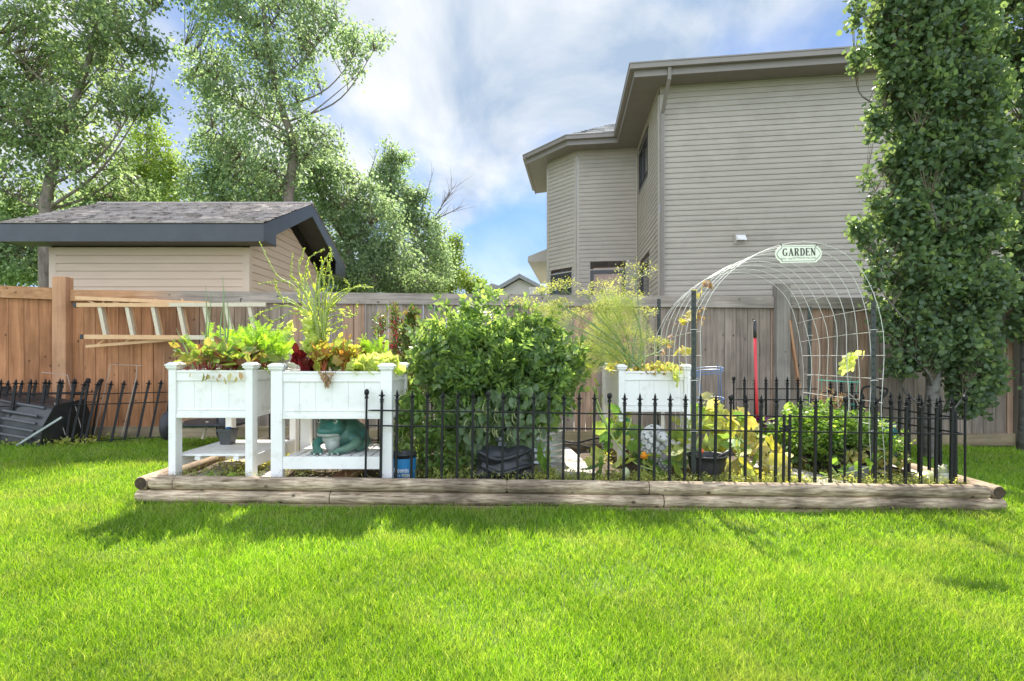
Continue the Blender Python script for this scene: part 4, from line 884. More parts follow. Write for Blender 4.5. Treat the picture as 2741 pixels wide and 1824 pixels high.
# ================================================================== wire arch with sign and posts
def arch():
    t = thing('arch_trellis', 'white wire grid arch trellis with vines, spanning the right part of the bed', 'trellis', (2.2, 5.0, 0.1))
    Yn, Yf = 4.34, 5.60; xl, xr = 1.475, 2.93; cx = (xl+xr)/2; rx = (xr-xl)/2; z0 = 0.08; zsp = 1.22; ztop = 2.005
    def hoop(u):      # 0..1 along the arc length
        Ls = zsp-z0; La = 0.5*PI*(3*(rx+ztop-zsp)-math.sqrt((3*rx+ztop-zsp)*(rx+3*(ztop-zsp)))); s = u*(2*Ls+La)
        if s < Ls: return (xl, z0+s)
        if s > Ls+La: return (xr, z0+2*Ls+La-s)
        a = PI*(s-Ls)/La
        return (cx-rx*math.cos(a), zsp+(ztop-zsp)*math.sin(a))
    skew = lambda z: 0.09*max(0.0, (z-zsp)/(ztop-zsp))**2
    for k in range(9):
        y = Yn+(Yf-Yn)*k/8; sag = 0.0-0.05*(k/8)**2; n = 46; mb = MB()
        pts = []
        for i in range(n+1):
            x, z = hoop(i/n); bul = 0.035*math.sin(PI*min(1, max(0, (z-0.3)/1.2)))*(1 if x > cx else -1)*(k/8-0.2)
            pts.append((x+skew(z)+bul+0.010*math.sin(z*7+k), y, z+(sag if z > zsp else 0)))
        mb.tube(pts, 0.0027, 5); mb.build('hoop_wire', M_wire, t, smooth=True)
    for i in range(0, 25):
        u = (i+0.5)/25; x, z = hoop(u); mb = MB()
        pts = []
        for k in range(9):
            kk = k/8; bul = 0.035*math.sin(PI*min(1, max(0, (z-0.3)/1.2)))*(1 if x > cx else -1)*(kk-0.2); pts.append((x+skew(z)+bul+0.010*math.sin(z*7+k), Yn+(Yf-Yn)*kk, z+(-0.05*kk*kk if z > zsp else 0)+0.004))
        pts[0] = (pts[0][0], Yn-0.012, pts[0][2]); mb.tube(pts, 0.0026, 5); mb.build('cross_wire', M_wire, t)
    # sign
    s = thing('garden_sign', 'cream GARDEN sign with scalloped ends hanging on the wire arch', 'sign', (2.245, 4.315, 1.905)); w, h = 0.366, 0.139
    def outline(w, h, y):
        hw, hh = w/2, h/2; P = []
        right = [(hw-0.042, -hh), (hw-0.036, -hh+0.012), (hw-0.018, -hh+0.026), (hw-0.006, -hh+0.042), (hw, 0), (hw-0.006, hh-0.042), (hw-0.018, hh-0.026), (hw-0.036, hh-0.012), (hw-0.042, hh)]
        P = [(x, z) for x, z in right]+[(-x, z) for x, z in right[::-1]]; return P
    pts = catmull([Vector((x, 0, z)) for x, z in outline(w, h, 0)], 1); th = R(1.2)
    def plate(w, h, y0, y1, name, m, par):
        mb = MB(); P = outline(w, h, 0); P = [(x*math.cos(th)-z*math.sin(th), x*math.sin(th)+z*math.cos(th)) for x, z in P]; mb.prism([(p[0], p[1]) for p in P][::-1], y0, y1); return mb.build(name, m, par, world=False)
    Mcream = mat('cream_enamel', (0.80,0.80,0.66), (0.74,0.74,0.60), 8, 0.4); Mdk = mat('sign_lettering', (0.06,0.055,0.04), None, 8, 0.5)
    plate(w, h, -0.004, 0.004, 'sign_board', Mcream, s); plate(w-0.022, h-0.022, -0.0052, -0.0042, 'border_line', Mdk, s); plate(w-0.028, h-0.028, -0.0064, -0.0054, 'sign_face', Mcream, s)
    # GARDEN built stroke by stroke, with slab serifs
    mb = MB(); lh = 0.058; lw = 0.0365; st = 0.0105; se = 0.0035; x0 = -0.1285; zb = -0.015
    def bar(x, z, x2, z2, tw): a = Vector((x, -0.0075, z)); b = Vector((x2, -0.0075, z2)); mb.obox(a, b, 0.0022, tw, (0, 0, 1) if abs(z2-z) < abs(x2-x) else (1, 0, 0))
    def arc(cx, cz, rx, rz, a0, a1, tw0, tw1, n=12):
        pr = None
        for i in range(n+1):
            a = R(a0+(a1-a0)*i/n); p = (cx+rx*math.cos(a), cz+rz*math.sin(a))
            if pr: k = abs(math.cos(R(a0+(a1-a0)*(i-.5)/n))); tw = tw1+(tw0-tw1)*k; dx = (p[0]-pr[0])*0.12; dz = (p[1]-pr[1])*0.12; A = Vector((pr[0]-dx, -0.0075, pr[1]-dz)); B = Vector((p[0]+dx, -0.0075, p[1]+dz)); mb.obox(A, B, tw, 0.0022+0.0001*(i % 2), (0, 1, 0))
            pr = p
    X = x0+0.003; H = lh                                        # G
    arc(X+lw*.5, zb+H*.5, lw*.42, H*.47, 50, 325, st, se); bar(X+lw*.86, zb+0.004, X+lw*.86, zb+H*.42, st*.75); bar(X+lw*.58, zb+H*.42, X+lw*1.06, zb+H*.42, se); bar(X+lw*.86, zb+H*.80, X+lw*.86, zb+H, se)
    X += lw*1.28                                                # A
    bar(X+lw*.12, zb, X+lw*.48, zb+H, se*1.2); bar(X+lw*.48, zb+H*.99, X+lw*.86, zb, st); bar(X+lw*.24, zb+H*.34, X+lw*.74, zb+H*.34, se); bar(X-lw*.05, zb+.0015, X+lw*.28, zb+.0015, se); bar(X+lw*.66, zb+.0015, X+lw*1.06, zb+.0015, se)
    X += lw*1.22                                                # R
    bar(X+lw*.22, zb, X+lw*.22, zb+H, st); bar(X+lw*.02, zb+.0015, X+lw*.42, zb+.0015, se); bar(X+lw*.02, zb+H-.0015, X+lw*.55, zb+H-.0015, se); bar(X+lw*.25, zb+H*.5, X+lw*.55, zb+H*.5, se); arc(X+lw*.52, zb+H*.75, lw*.27, H*.235, 90, -90, st*.85, se); bar(X+lw*.55, zb+H*.5, X+lw*.86, zb, st*.9); bar(X+lw*.74, zb+.0015, X+lw*1.04, zb+.0015, se)
    X += lw*1.24                                                # D
    bar(X+lw*.22, zb, X+lw*.22, zb+H, st); bar(X+lw*.02, zb+.0015, X+lw*.5, zb+.0015, se); bar(X+lw*.02, zb+H-.0015, X+lw*.5, zb+H-.0015, se); arc(X+lw*.45, zb+H*.5, lw*.42, H*.475, 90, -90, st, se)
    X += lw*1.16                                                # E
    bar(X+lw*.22, zb, X+lw*.22, zb+H, st); bar(X+lw*.02, zb+.0015, X+lw*.86, zb+.0015, se); bar(X+lw*.02, zb+H-.0015, X+lw*.84, zb+H-.0015, se); bar(X+lw*.25, zb+H*.52, X+lw*.64, zb+H*.52, se); bar(X+lw*.86, zb, X+lw*.86, zb+H*.22, se); bar(X+lw*.84, zb+H*.8, X+lw*.84, zb+H, se); bar(X+lw*.64, zb+H*.42, X+lw*.64, zb+H*.62, se)
    X += lw*1.12                                                # N
    bar(X+lw*.18, zb, X+lw*.18, zb+H, se*1.2); bar(X+lw*.14, zb+H, X+lw*.86, zb, st); bar(X+lw*.88, zb, X+lw*.88, zb+H, se*1.2); bar(X-lw*.0, zb+.0015, X+lw*.36, zb+.0015, se); bar(X-lw*.04, zb+H-.0015, X+lw*.22, zb+H-.0015, se); bar(X+lw*.72, zb+H-.0015, X+lw*1.04, zb+H-.0015, se)
    o = mb.build('lettering', Mdk, s, world=False); o.rotation_euler = (0, -th, 0)
    Mfaint = mat('faded_lettering', (0.20,0.19,0.15), None, 8, 0.6); org = s.location
    text_obj('small_lettering', 'BEES', 0.018, Mfaint, s, org+Vector((-0.118, -0.0068, -0.040)), 0.0003, width=0.040)
    text_obj('small_lettering', 'and', 0.019, Mdk, s, org+Vector((-0.068, -0.0068, -0.038)), 0.0003, width=0.034, shear=0.3)
    text_obj('small_lettering', 'BUTTERFLIES WELCOME', 0.018, Mfaint, s, org+Vector((0.045, -0.0068, -0.033)), 0.0003, width=0.178)
    for dx in (-0.135, 0.135):
        mb = MB(); mb.tube([(dx, -0.007, h/2-0.012), (dx*1.02, -0.009, h/2+0.006), (dx*1.0, 0.012, h/2+0.018), (dx*1.0, 0.012, h/2-0.01)], 0.0028, 5); mb.build('hanger', M_tpost, s, world=False)
    # studded T posts
    for i, (x, y, zt, lab) in enumerate(((1.43, 4.33, 1.62, 'dark studded steel post at the front left foot of the arch'), (1.50, 5.62, 1.69, 'dark studded steel post at the rear left foot of the arch'), (2.865, 4.36, 1.54, 'dark studded steel post at the front right foot of the arch'), (2.985, 5.52, 1.60, 'dark studded steel post at the rear right foot of the arch'))):
        p = thing('steel_post', lab, 'post', (x, y, 0.06), 0, 'studded steel posts holding the arch'); H = zt-0.06
        mb = MB(); mb.box(-0.019, 0.019, -0.002, 0.002, 0, H); mb.box(-0.002, 0.002, 0.002, 0.026, 0, H); mb.build('post_body', M_tpost, p, world=False)
        st_ = MB(); z = 0.1
        while z < H-0.02: st_.box(-0.006, 0.006, -0.009, -0.002, z, z+0.014, 0.002); z += 0.055
        st_.build('stud_row', M_tpost, p, world=False)
        for z in (0.45, 0.85, 1.25):
            c = MB(); c.tube([(-0.03, -0.004, z), (0.0, -0.012, z+0.004), (0.035, 0.0, z)], 0.0028, 5); c.build('wire_clip', M_wire, p, world=False)
arch()

# ================================================================== ladder on the fence
def ladder():
    Y = 7.10; t = thing('step_ladder', 'orange and aluminium ladder hanging on its side on the fence', 'ladder', tuple(U(450, 860, Y)))
    def rail(a, b, m, y=Y, w=0.03, h=0.07): mb = MB(); mb.obox(U(a[0], a[1], y), U(b[0], b[1], y), w, h); return mb.build('side_rail', m, t)
    rail((203, 798), (560, 813), M_orangerail, Y-0.06, 0.03, 0.045); rail((204, 817), (455, 817), M_orangerail, Y-0.11, 0.03, 0.05); rail((455, 816.5), (712, 816), M_alu, Y-0.11, 0.03, 0.05)
    rail((222, 902), (500, 904), M_orangerail, Y-0.10, 0.03, 0.055); rail((500, 903.5), (705, 905), M_alu, Y-0.10, 0.03, 0.055); rail((231, 928), (520, 905), M_orangerail, Y-0.05, 0.025, 0.035)
    for i, x in enumerate((268, 341, 410, 480, 548, 606, 668)):
        mb = MB(); mb.obox(U(x, 817, Y-0.085), U(x+17, 902, Y-0.085), 0.05, 0.045, (1, 0, 0)); r = mb.build('step', M_alu, t)
        if i < 4: mb = MB(); mb.obox(U(x+7, 800, Y-0.03), U(x+28, 915-i*3, Y-0.03), 0.02, 0.018, (1, 0, 0)); mb.build('rear_brace', M_orangerail, t)
    for a, b in (((232, 803), (262, 817)), ((302, 808), (335, 818)), ((262, 922), (288, 905)), ((335, 915), (358, 904))): mb = MB(); mb.obox(U(*a, Y-0.04), U(*b, Y-0.04), 0.012, 0.022); mb.build('spreader', M_orangerail, t)
    for p in ((204, 817), (222, 902)): q = U(*p, Y-0.11); mb = MB(); mb.box(q.x-0.03, q.x+0.012, q.y-0.02, q.y+0.02, q.z-0.03, q.z+0.03, 0.004); mb.build('foot', M_blackpl, t)
ladder()

# ================================================================== figures
M_frog = mat('teal_frog_paint', (0.04,0.20,0.175), (0.12,0.20,0.13), 5, 0.33, 0.5, c3=(0.06,0.15,0.12), bscale=70)
M_frogbelly = mat('pale_frog_belly', (0.42,0.44,0.40), (0.26,0.29,0.26), 14, 0.5, 0.4, bscale=60)
M_stone = mat('white_stone', (0.66,0.65,0.62), (0.46,0.45,0.43), 14, 0.85, 0.6)
M_crack = mat('grey_mortar', (0.30,0.29,0.27), (0.20,0.19,0.18), 20, 0.95, 0.3)
M_eyew = mat('eye_white', (0.75,0.75,0.70), None, 5, 0.2); M_eyeb = mat('eye_black', (0.01,0.01,0.01), None, 5, 0.12)
def frog():
    o = Vector((-1.40, 4.42, 0.337)); t = thing('frog_figure', 'teal green glazed frog figure sitting on the planter shelf', 'frog figure', o)
    q = lambda x, y, z: o+Vector((x, y, z*0.93))
    parts = [(q(0.045, 0.11, 0.15), (0.125, 0.15, 0.125), (25, 0, 0)), (q(0.075, 0.16, 0.12), (0.13, 0.13, 0.12)), (q(-0.045, -0.01, 0.205), (0.115, 0.10, 0.075), (12, -4, 12)), (q(-0.06, -0.07, 0.192), (0.085, 0.055, 0.038), (5, 0, 10)),
             (q(-0.015, 0.03, 0.12), (0.10, 0.09, 0.10)), (q(0.012, -0.055, 0.268), (0.032, 0.032, 0.030)), (q(-0.120, -0.02, 0.268), (0.028, 0.028, 0.027)),
             ('t', [q(0.085, 0.02, 0.135), q(0.165, -0.03, 0.095), q(0.125, -0.09, 0.055), q(0.04, -0.135, 0.028)], [0.048, 0.042, 0.034, 0.026]),
             ('t', [q(-0.095, 0.02, 0.13), q(-0.150, -0.04, 0.085), q(-0.135, -0.09, 0.045), q(-0.10, -0.125, 0.028)], [0.042, 0.036, 0.032, 0.026]),
             ('t', [q(0.17, 0.16, 0.06), q(0.19, 0.06, 0.05), q(0.16, 0.0, 0.03)], [0.06, 0.045, 0.03])]
    for bx, fr in ((0.03, 1), (-0.105, -1)):
        for k, (dx, dy) in enumerate(((-0.052, -0.028), (-0.016, -0.045), (0.026, -0.038))):
            parts.append(('t', [q(bx, -0.125, 0.026), q(bx+dx*.6, -0.13+dy*.6, 0.024), q(bx+dx, -0.13+dy, 0.013)], [0.018, 0.013, 0.012]))
    blob('body', parts, M_frog, t, 0.006, 5)
    blob('throat', [(q(-0.055, -0.062, 0.158), (0.092, 0.060, 0.024), (4, 2, 10)), (q(-0.035, -0.045, 0.118), (0.075, 0.055, 0.05)), (q(-0.022, -0.060, 0.07), (0.060, 0.045, 0.055))], M_frogbelly, t, 0.006, 4)
    for ex, ey, ez in ((0.010, -0.080, 0.270), (-0.136, -0.036, 0.268)):
        mb = MB(); mb.ball(q(ex, ey, ez), 0.0155, 12, 8); e = mb.build('eye', M_eyew, t, smooth=True); mb = MB(); mb.ball(q(ex-0.001, ey-0.0085, ez+0.002), 0.0098, 10, 7); mb.build('pupil', M_eyeb, e, smooth=True)
    for bx in (0.03, -0.105):
        for dx, dy in ((-0.055, -0.033), (-0.017, -0.052), (0.028, -0.044)): mb = MB(); mb.ball(q(bx+dx, -0.135+dy, 0.013), (0.010, 0.009, 0.009), 8, 6); mb.build('toe_tip', M_frogbelly, t, smooth=True)
frog()
def toad():
    o = Vector((XF(2505, 4.33), 4.33, 0.085)); t = thing('toad_figure', 'beige and olive ceramic toad with a grinning mouth near the front right corner', 'toad figure', o); q = lambda x, y, z: o+Vector((x, y, z))
    Mt = mat('olive_beige_glaze', (0.36,0.33,0.17), (0.50,0.45,0.30), 22, 0.35, 0.3, c3=(0.28,0.30,0.14)); Mg = mat('pale_glaze', (0.46,0.50,0.46), (0.55,0.52,0.42), 16, 0.3, 0.1)
    blob('body', [(q(-0.03, 0.04, 0.055), (0.085, 0.09, 0.055), (0, -14, 0)), (q(-0.09, 0.05, 0.035), (0.05, 0.06, 0.038)), (q(0.035, -0.005, 0.115), (0.056, 0.05, 0.038), (0, -6, 0)), (q(0.012, 0.01, 0.152), (0.017, 0.017, 0.016)), (q(0.068, 0.0, 0.156), (0.018, 0.018, 0.016)), ('t', [q(-0.07, -0.02, 0.05), q(-0.05, -0.05, 0.02), q(-0.02, -0.06, 0.01)], [0.026, 0.018, 0.012])], Mt, t, 0.005, 4)
    blob('chest', [(q(0.042, -0.018, 0.062), (0.050, 0.045, 0.058)), (q(0.042, -0.022, 0.098), (0.054, 0.042, 0.018)), ('t', [q(0.0, -0.03, 0.06), q(-0.005, -0.055, 0.025), q(0.0, -0.07, 0.006)], [0.018, 0.015, 0.012]), ('t', [q(0.085, -0.03, 0.06), q(0.095, -0.055, 0.025), q(0.09, -0.07, 0.006)], [0.018, 0.015, 0.012])], Mg, t, 0.005, 3)
    for ex in (0.012, 0.070): mb = MB(); mb.ball(q(ex, -0.014, 0.155), 0.009, 8, 6); mb.build('eye', M_eyew, t, smooth=True)
toad()
def tortoise():
    o = Vector((XF(1752, 4.62), 4.62, 0.10)); t = thing('tortoise_figure', 'white stone tortoise figure with cracked shell standing under the third planter', 'tortoise figure', o); q = lambda x, y, z: o+Vector((x, y, z))
    blob('body', [(q(0, 0.03, 0.245), (0.122, 0.105, 0.175)), ('t', [q(-0.055, -0.03, 0.15), q(-0.06, -0.05, 0.08), q(-0.05, -0.06, 0.02)], [0.055, 0.046, 0.044]), ('t', [q(0.06, -0.03, 0.15), q(0.075, -0.05, 0.08), q(0.07, -0.07, 0.02)], [0.055, 0.046, 0.044]), (q(0.045, -0.055, 0.335), (0.050, 0.055, 0.050)), (q(0.075, -0.085, 0.01), (0.06, 0.07, 0.035))], M_crack, t, 0.007, 3)
    rg = random.Random(4)     # shell plates: polygons standing proud of the mortar
    dirs = []
    for i in range(88):
        z = 1-2*(i+0.5)/88; a = i*2.39996; dirs.append(Vector((math.sqrt(1-z*z)*math.cos(a), math.sqrt(1-z*z)*math.sin(a), z)))
    mb = MB()
    for d in dirs:
        if d.z < -0.75 or d.y > 0.6: continue
        c = Vector((d.x*0.123, d.y*0.106, d.z*0.176)); n = Vector((d.x/0.123, d.y/0.106, d.z/0.176)).normalized(); u = n.orthogonal().normalized(); v = n.cross(u); k = rg.choice((5, 6, 6, 7)); ph = rg.random()*6; P = []
        for i in range(k): a = ph+2*PI*i/k; r = 0.0285*rg.uniform(0.9, 1.08); P.append(q(0, 0.03, 0.245)+c+u*r*math.cos(a)+v*r*math.sin(a)-n*0.006)
        Q = [p+n*0.011+((q(0, 0.03, 0.245)+c)-p)*0.16 for p in P]; mb.add(P+Q, [tuple(range(k, 2*k))]+[(i, (i+1) % k, (i+1) % k+k, i+k) for i in range(k)])
    mb.build('shell_plates', M_stone, t)
    mb = MB()
    for bx, top, r in ((-0.058, 0.15, 0.048), (0.07, 0.15, 0.048)):
        for j in range(6):
            for i in range(9):
                a = 2*PI*(i+0.5*(j % 2))/9; c = q(bx+r*math.cos(a), -0.045+r*math.sin(a), 0.02+j*0.024); mb.ball(c, 0.0125, 6, 4)
    mb.build('leg_stones', M_stone, t)
    blob('head', [(q(0.045, -0.075, 0.335), (0.048, 0.05, 0.046)), (q(0.045, -0.115, 0.322), (0.034, 0.03, 0.026))], M_stone, t, 0.006, 4)
    for ex in (0.02, 0.07): mb = MB(); mb.ball(q(ex, -0.118, 0.345), 0.0065, 7, 5); mb.build('eye', M_eyeb, t, smooth=True)
tortoise()

# ================================================================== pots, tank, tools
def pot(name, label, cat, c, prof, m, n=28, group=None, ribs=0, soil=None, sq=(1, 1)):
    t = thing(name, label, cat, c, 0, group); mb = MB()
    if ribs:
        V = []; Q = []; K = n
        for r, z in prof:
            for k in range(K): a = 2*PI*k/K; rr = r*(1+(0.028*math.cos(ribs*(a+z*4.5)) if 0.03 < z < prof[-1][1]-0.05 and r == max(r, 0) else 0)); V.append((rr*math.cos(a), rr*math.sin(a), z))
        for i in range(len(prof)-1):
            for k in range(K): Q.append((i*K+k, i*K+(k+1) % K, (i+1)*K+(k+1) % K, (i+1)*K+k))
        mb.add(V, Q)
    else: mb.lathe(prof, (0, 0, 0), n, sq)
    mb.build('pot_body', m, t, world=False, smooth=True)
    if soil: s = MB(); s.lathe([(0.001, soil[1]), (soil[0], soil[1]), (soil[0], soil[1]+0.002), (0.001, soil[1]+0.004)], (0, 0, 0), 20, sq); s.build('potting_soil', M_soil, t, world=False)
    return t
def open_prof(r0, r1, h, lip=0.008, wall=0.006): 
    k = 6; return [(r0*0.96, 0)]+[(r0+(r1-r0)*i/k, h*i/k) for i in range(k+1)]+[(r1+lip, h), (r1+lip, h+0.014), (r1, h+0.016), (r1-wall, h+0.012), (r1-wall, h*0.75), (r0, 0.02)]
bp = pot('plastic_pot', 'round black ribbed pot with a trowel inside, in front of the squash', 'pot', (XF(1892, 4.42), 4.42, 0.085), open_prof(0.105, 0.150, 0.215, 0.006), M_blackpl, 96, ribs=22, soil=(0.13, 0.15))
tr = thing('hand_trowel', 'black handled garden trowel sticking out of the ribbed pot', 'trowel', tuple(U(1935, 1215, 4.40))); a, b = U(1908, 1234, 4.42), U(1958, 1209, 4.36)
mb = MB(); mb.tube([a, a.lerp(b, .5)+Vector((0,0,0.006)), b-Vector((0.02,0,0)), b], [0.011, 0.013, 0.015, 0.009], 8); mb.build('handle', M_blackpl, tr, smooth=True)
mb = MB(); mb.tube([a+Vector((0.0,0,0)), a+Vector((-0.06,0.0,-0.055))], [0.005, 0.004], 6); mb.add([a+Vector((-0.05,-0.03,-0.045)), a+Vector((-0.05,0.03,-0.045)), a+Vector((-0.13,0.02,-0.115)), a+Vector((-0.13,-0.02,-0.115))], [(0,1,2,3)]); mb.build('blade', M_alu, tr)
mb = MB(); mb.ball((0, 0, 0), 0.021, 12, 8); o = mb.build('ripe_tomato', mat('tomato_red', (0.70,0.11,0.04), (0.75,0.17,0.05), 10, 0.25), smooth=True); o.location = U(1878, 1208, 4.42); tag(o, 'orange red ripe tomato in the black ribbed pot', 'tomato')
# nursery pot with blue label
c = Vector((XF(1080, 4.36), 4.36, 0.10)); lp = pot('nursery_pot', 'blue printed nursery pot standing behind the frog planter leg', 'pot', c, open_prof(0.088, 0.100, 0.225, 0.008), M_blackpl, 36, soil=(0.09, 0.19))
M_lbl = mat('blue_label', (0.02,0.19,0.42), (0.025,0.21,0.46), 4, 0.4); M_ltx = mat('white_print', (0.75,0.78,0.80), None, 4, 0.5)
mb = MB(); mb.lathe([(0.0905, 0.010), (0.1018, 0.205)], (0, 0, 0), 40); mb.f = mb.f[:-2]; mb.build('label', M_lbl, lp, world=False, smooth=True)
text_obj('label_text', 'bloomin', 0.05, M_ltx, lp, c+Vector((0.004, -0.1035, 0.118)), 0.0006, 0.001, width=0.112)
text_obj('label_text', 'easy', 0.05, M_ltx, lp, c+Vector((0.040, -0.1015, 0.083)), 0.0006, 0.001, width=0.068)
text_obj('label_text', 'it\'s', 0.03, M_ltx, lp, c+Vector((-0.020, -0.1015, 0.080)), 0.0006, 0.0, width=0.026)
mb = MB(); mb.box(-0.05, 0.085, -0.0985, -0.0975, 0.052, 0.056); mb.box(-0.035, 0.055, -0.0955, -0.0945, 0.028, 0.030); mb.build('label_rule', M_ltx, lp, world=False)
# square seedling pot on the left shelf
o = Vector((XF(610, 4.75), 4.75, 0.345)); sp_ = thing('square_pot', 'small black square pot standing on the left planter shelf', 'pot', o); mb = MB(); a, b, h = 0.043, 0.060, 0.135
mb.add([(-a,-a,0),(a,-a,0),(a,a,0),(-a,a,0),(-b,-b,h),(b,-b,h),(b,b,h),(-b,b,h),(-b+.008,-b+.008,h),(b-.008,-b+.008,h),(b-.008,b-.008,h),(-b+.008,b-.008,h),(-a,-a,0.02),(a,-a,0.02),(a,a,0.02),(-a,a,0.02)],
       [(0,3,2,1),(0,1,5,4),(1,2,6,5),(2,3,7,6),(3,0,4,7),(4,5,9,8),(5,6,10,9),(6,7,11,10),(7,4,8,11),(8,9,13,12),(9,10,14,13),(10,11,15,14),(11,8,12,15),(12,13,14,15)])
mb.box(-b-0.004, b+0.004, -b-0.004, -b-0.0005, h-0.022, h+0.002); mb.box(b+0.0005, b+0.004, -b, b, h-0.022, h+0.002); mb.box(-b-0.004, -b-0.0005, -b, b, h-0.022, h+0.002); mb.build('pot_body', M_greypl, sp_, world=False)
mb = MB(); mb.ball((0.005, 0, 0.137), (0.03, 0.024, 0.013), 8, 5); mb.build('blue_lid', M_blue, sp_, world=False, smooth=True)
# stock tank for the tomatoes
tk = thing('stock_tank', 'galvanised steel tub holding the tomato bush', 'tub', (-0.03, 5.02, 0.10)); mb = MB(); prof = [(0.50, 0)]
for i in range(41):
    z = 0.32*i/40; prof.append((0.50+0.010*math.sin(z*2*PI/0.055)*(0.2 < i/40 < 0.9), z))
prof += [(0.515, 0.325), (0.518, 0.335), (0.505, 0.34), (0.49, 0.33), (0.49, 0.2)]
mb.lathe(prof, (0, 0, 0), 56, (1, 0.58)); mb.build('tank_wall', M_galv, tk, world=False, smooth=True)
mb = MB(); mb.lathe([(0.001, 0.27), (0.489, 0.27), (0.489, 0.272), (0.001, 0.275)], (0, 0, 0), 40, (1, 0.58)); mb.build('tank_soil', M_soil, tk, world=False)
# crumpled black grow bag in front
bag = blob('grow_bag', [((0,0,0.10), (0.19, 0.15, 0.13)), ((-0.07,-0.03,0.17), (0.12, 0.12, 0.08)), ((0.10,0.0,0.16), (0.10, 0.11, 0.09)), ((-0.13,-0.06,0.05), (0.08, 0.08, 0.06)), ((0.12,-0.05,0.05), (0.09, 0.07, 0.06)), ('t', [(-0.17,-0.10,0.22), (-0.05,-0.155,0.17), (0.08,-0.15,0.20), (0.17,-0.08,0.23)], [0.014,0.018,0.016,0.013]), ('t', [(-0.15,-0.12,0.12), (-0.03,-0.16,0.07), (0.1,-0.15,0.11), (0.19,-0.07,0.12)], [0.013,0.016,0.015,0.012])], mat('black_sheeting', (0.020,0.021,0.024), (0.035,0.036,0.04), 8, 0.35, 0.5, bscale=14), None, 0.009, 2)
bag.scale = (1.22, 1.0, 1.1); bag.location = (XF(1352, 4.44), 4.44, 0.11); tag(bag, 'shiny crumpled black grow bag in front of the tomato tub', 'grow bag')
mb = MB(); mb.box(-0.24, 0.24, -0.12, 0.12, 0, 0.035, 0.006); mb.box(-0.20, 0.20, -0.125, -0.1203, 0.006, 0.028, 0.001)
o = mb.build('tray', mat('grey_tray', (0.30,0.30,0.31), (0.20,0.20,0.21), 30, 0.7, 0.5)); o.location = (XF(1350, 4.32), 4.36, 0.09); tag(o, 'flat grey tray lying in front of the black grow bag', 'tray')
# parsley container and grey block
pc = pot('plastic_pot', 'wide black woven container overflowing with parsley and celery', 'pot', (XF(2265, 4.95), 4.95, 0.07), open_prof(0.30, 0.34, 0.24, 0.01), mat('black_weave', (0.025,0.024,0.028), (0.05,0.048,0.055), 60, 0.6, 0.6, stretch=(1,1,3)), 48, soil=(0.32, 0.20))
mb = MB(); mb.box(-0.105, 0.105, -0.03, 0.03, 0, 0.155, 0.016); o = mb.build('concrete_block', mat('grey_concrete', (0.20,0.20,0.20), (0.28,0.28,0.275), 20, 0.9, 0.5)); o.location = (XF(2288, 4.45), 4.45, 0.06); tag(o, 'grey concrete block leaning on the black woven container', 'block')
# cages
def cage(label, c, r0, r1, h, m, rings, legs, tilt=(0, 0)):
    t = thing('plant_cage', label, 'plant cage', c); t.rotation_euler = (tilt[0], tilt[1], 0)
    for k in rings:
        mb = MB(); r = r0+(r1-r0)*k; n = 28; mb.tube([(r*math.cos(2*PI*i/n), r*math.sin(2*PI*i/n), h*k) for i in range(n+1)], 0.0034, 5, False); mb.build('ring', m, t, world=False)
    for i in range(legs):
        a = 2*PI*(i+.3)/legs; mb = MB(); mb.tube([(r0*math.cos(a), r0*math.sin(a), 0), (r1*math.cos(a), r1*math.sin(a), h+0.03)], 0.0032, 5); mb.build('leg', m, t, world=False)
    return t
cage('blue wire plant cage leaning behind the right end of the dill planter', (XF(1905, 5.5), 5.5, 0.12), 0.13, 0.185, 0.86, M_blue, (0.28, 0.32, 0.65, 0.97, 1.0), 5, (R(4), R(-7)))
cage('green wire plant cage around the dried plant inside the arch', (XF(2235, 5.6), 5.6, 0.10), 0.13, 0.19, 0.75, M_greenw, (0.3, 0.7, 1.0), 4, (0, R(3)))
# red handled tool
rt = thing('garden_tool', 'long red handled garden tool standing upright with a black grip', 'garden tool', tuple(U(2030, 1180, 5.2))); a, b, g = U(2028, 1175, 5.2), U(2021, 905, 5.2), U(2020, 862, 5.2)
mb = MB(); mb.tube([a, b], 0.0132, 10); mb.build('handle', mat('red_handle', (0.62,0.03,0.05), (0.68,0.05,0.07), 8, 0.3), rt, smooth=True); mb = MB(); mb.tube([b, g], 0.015, 10); mb.ball(g, 0.015, 10, 6); mb.build('grip', M_blackpl, rt, smooth=True)
mb = MB(); mb.tube([a, a-Vector((0,0,0.14))], 0.009, 6); mb.build('ferrule', M_iron, rt)
# slanted batten against the fence
mb = MB(); mb.obox(U(2139, 1040, 7.12), U(2112, 858, 7.15), 0.025, 0.05, (0, 1, 0)); o = mb.build('batten', M_postc); tag(o, 'pale reddish batten leaning against the fence post inside the arch', 'batten')
# garden hose reel pot and dark handle
hr = thing('hose_reel', 'dark green hose reel standing behind the right end of the bed', 'hose reel', (XF(2345, 6.35), 6.35, gz(4.2))); mb = MB(); mb.lathe([(0.05,0.10),(0.19,0.10),(0.20,0.14),(0.20,0.30),(0.19,0.34),(0.05,0.34)], (0,0,0), 28); mb.build('drum', mat('bottle_green_plastic', (0.012,0.10,0.09), (0.02,0.13,0.115), 10, 0.3), hr, world=False, smooth=False)
mb = MB()
for k in range(5): r = 0.205; z = 0.15+k*0.035; mb.tube([(r*math.cos(2*PI*i/24), r*math.sin(2*PI*i/24), z+0.006*math.sin(i)) for i in range(25)], 0.014, 6, False)
mb.build('hose', mat('green_hose', (0.015,0.13,0.10), None, 8, 0.35), hr, world=False, smooth=True)
mb = MB(); mb.box(-0.17, 0.17, -0.15, 0.15, 0, 0.10, 0.02); mb.build('base', M_blackpl, hr, world=False)
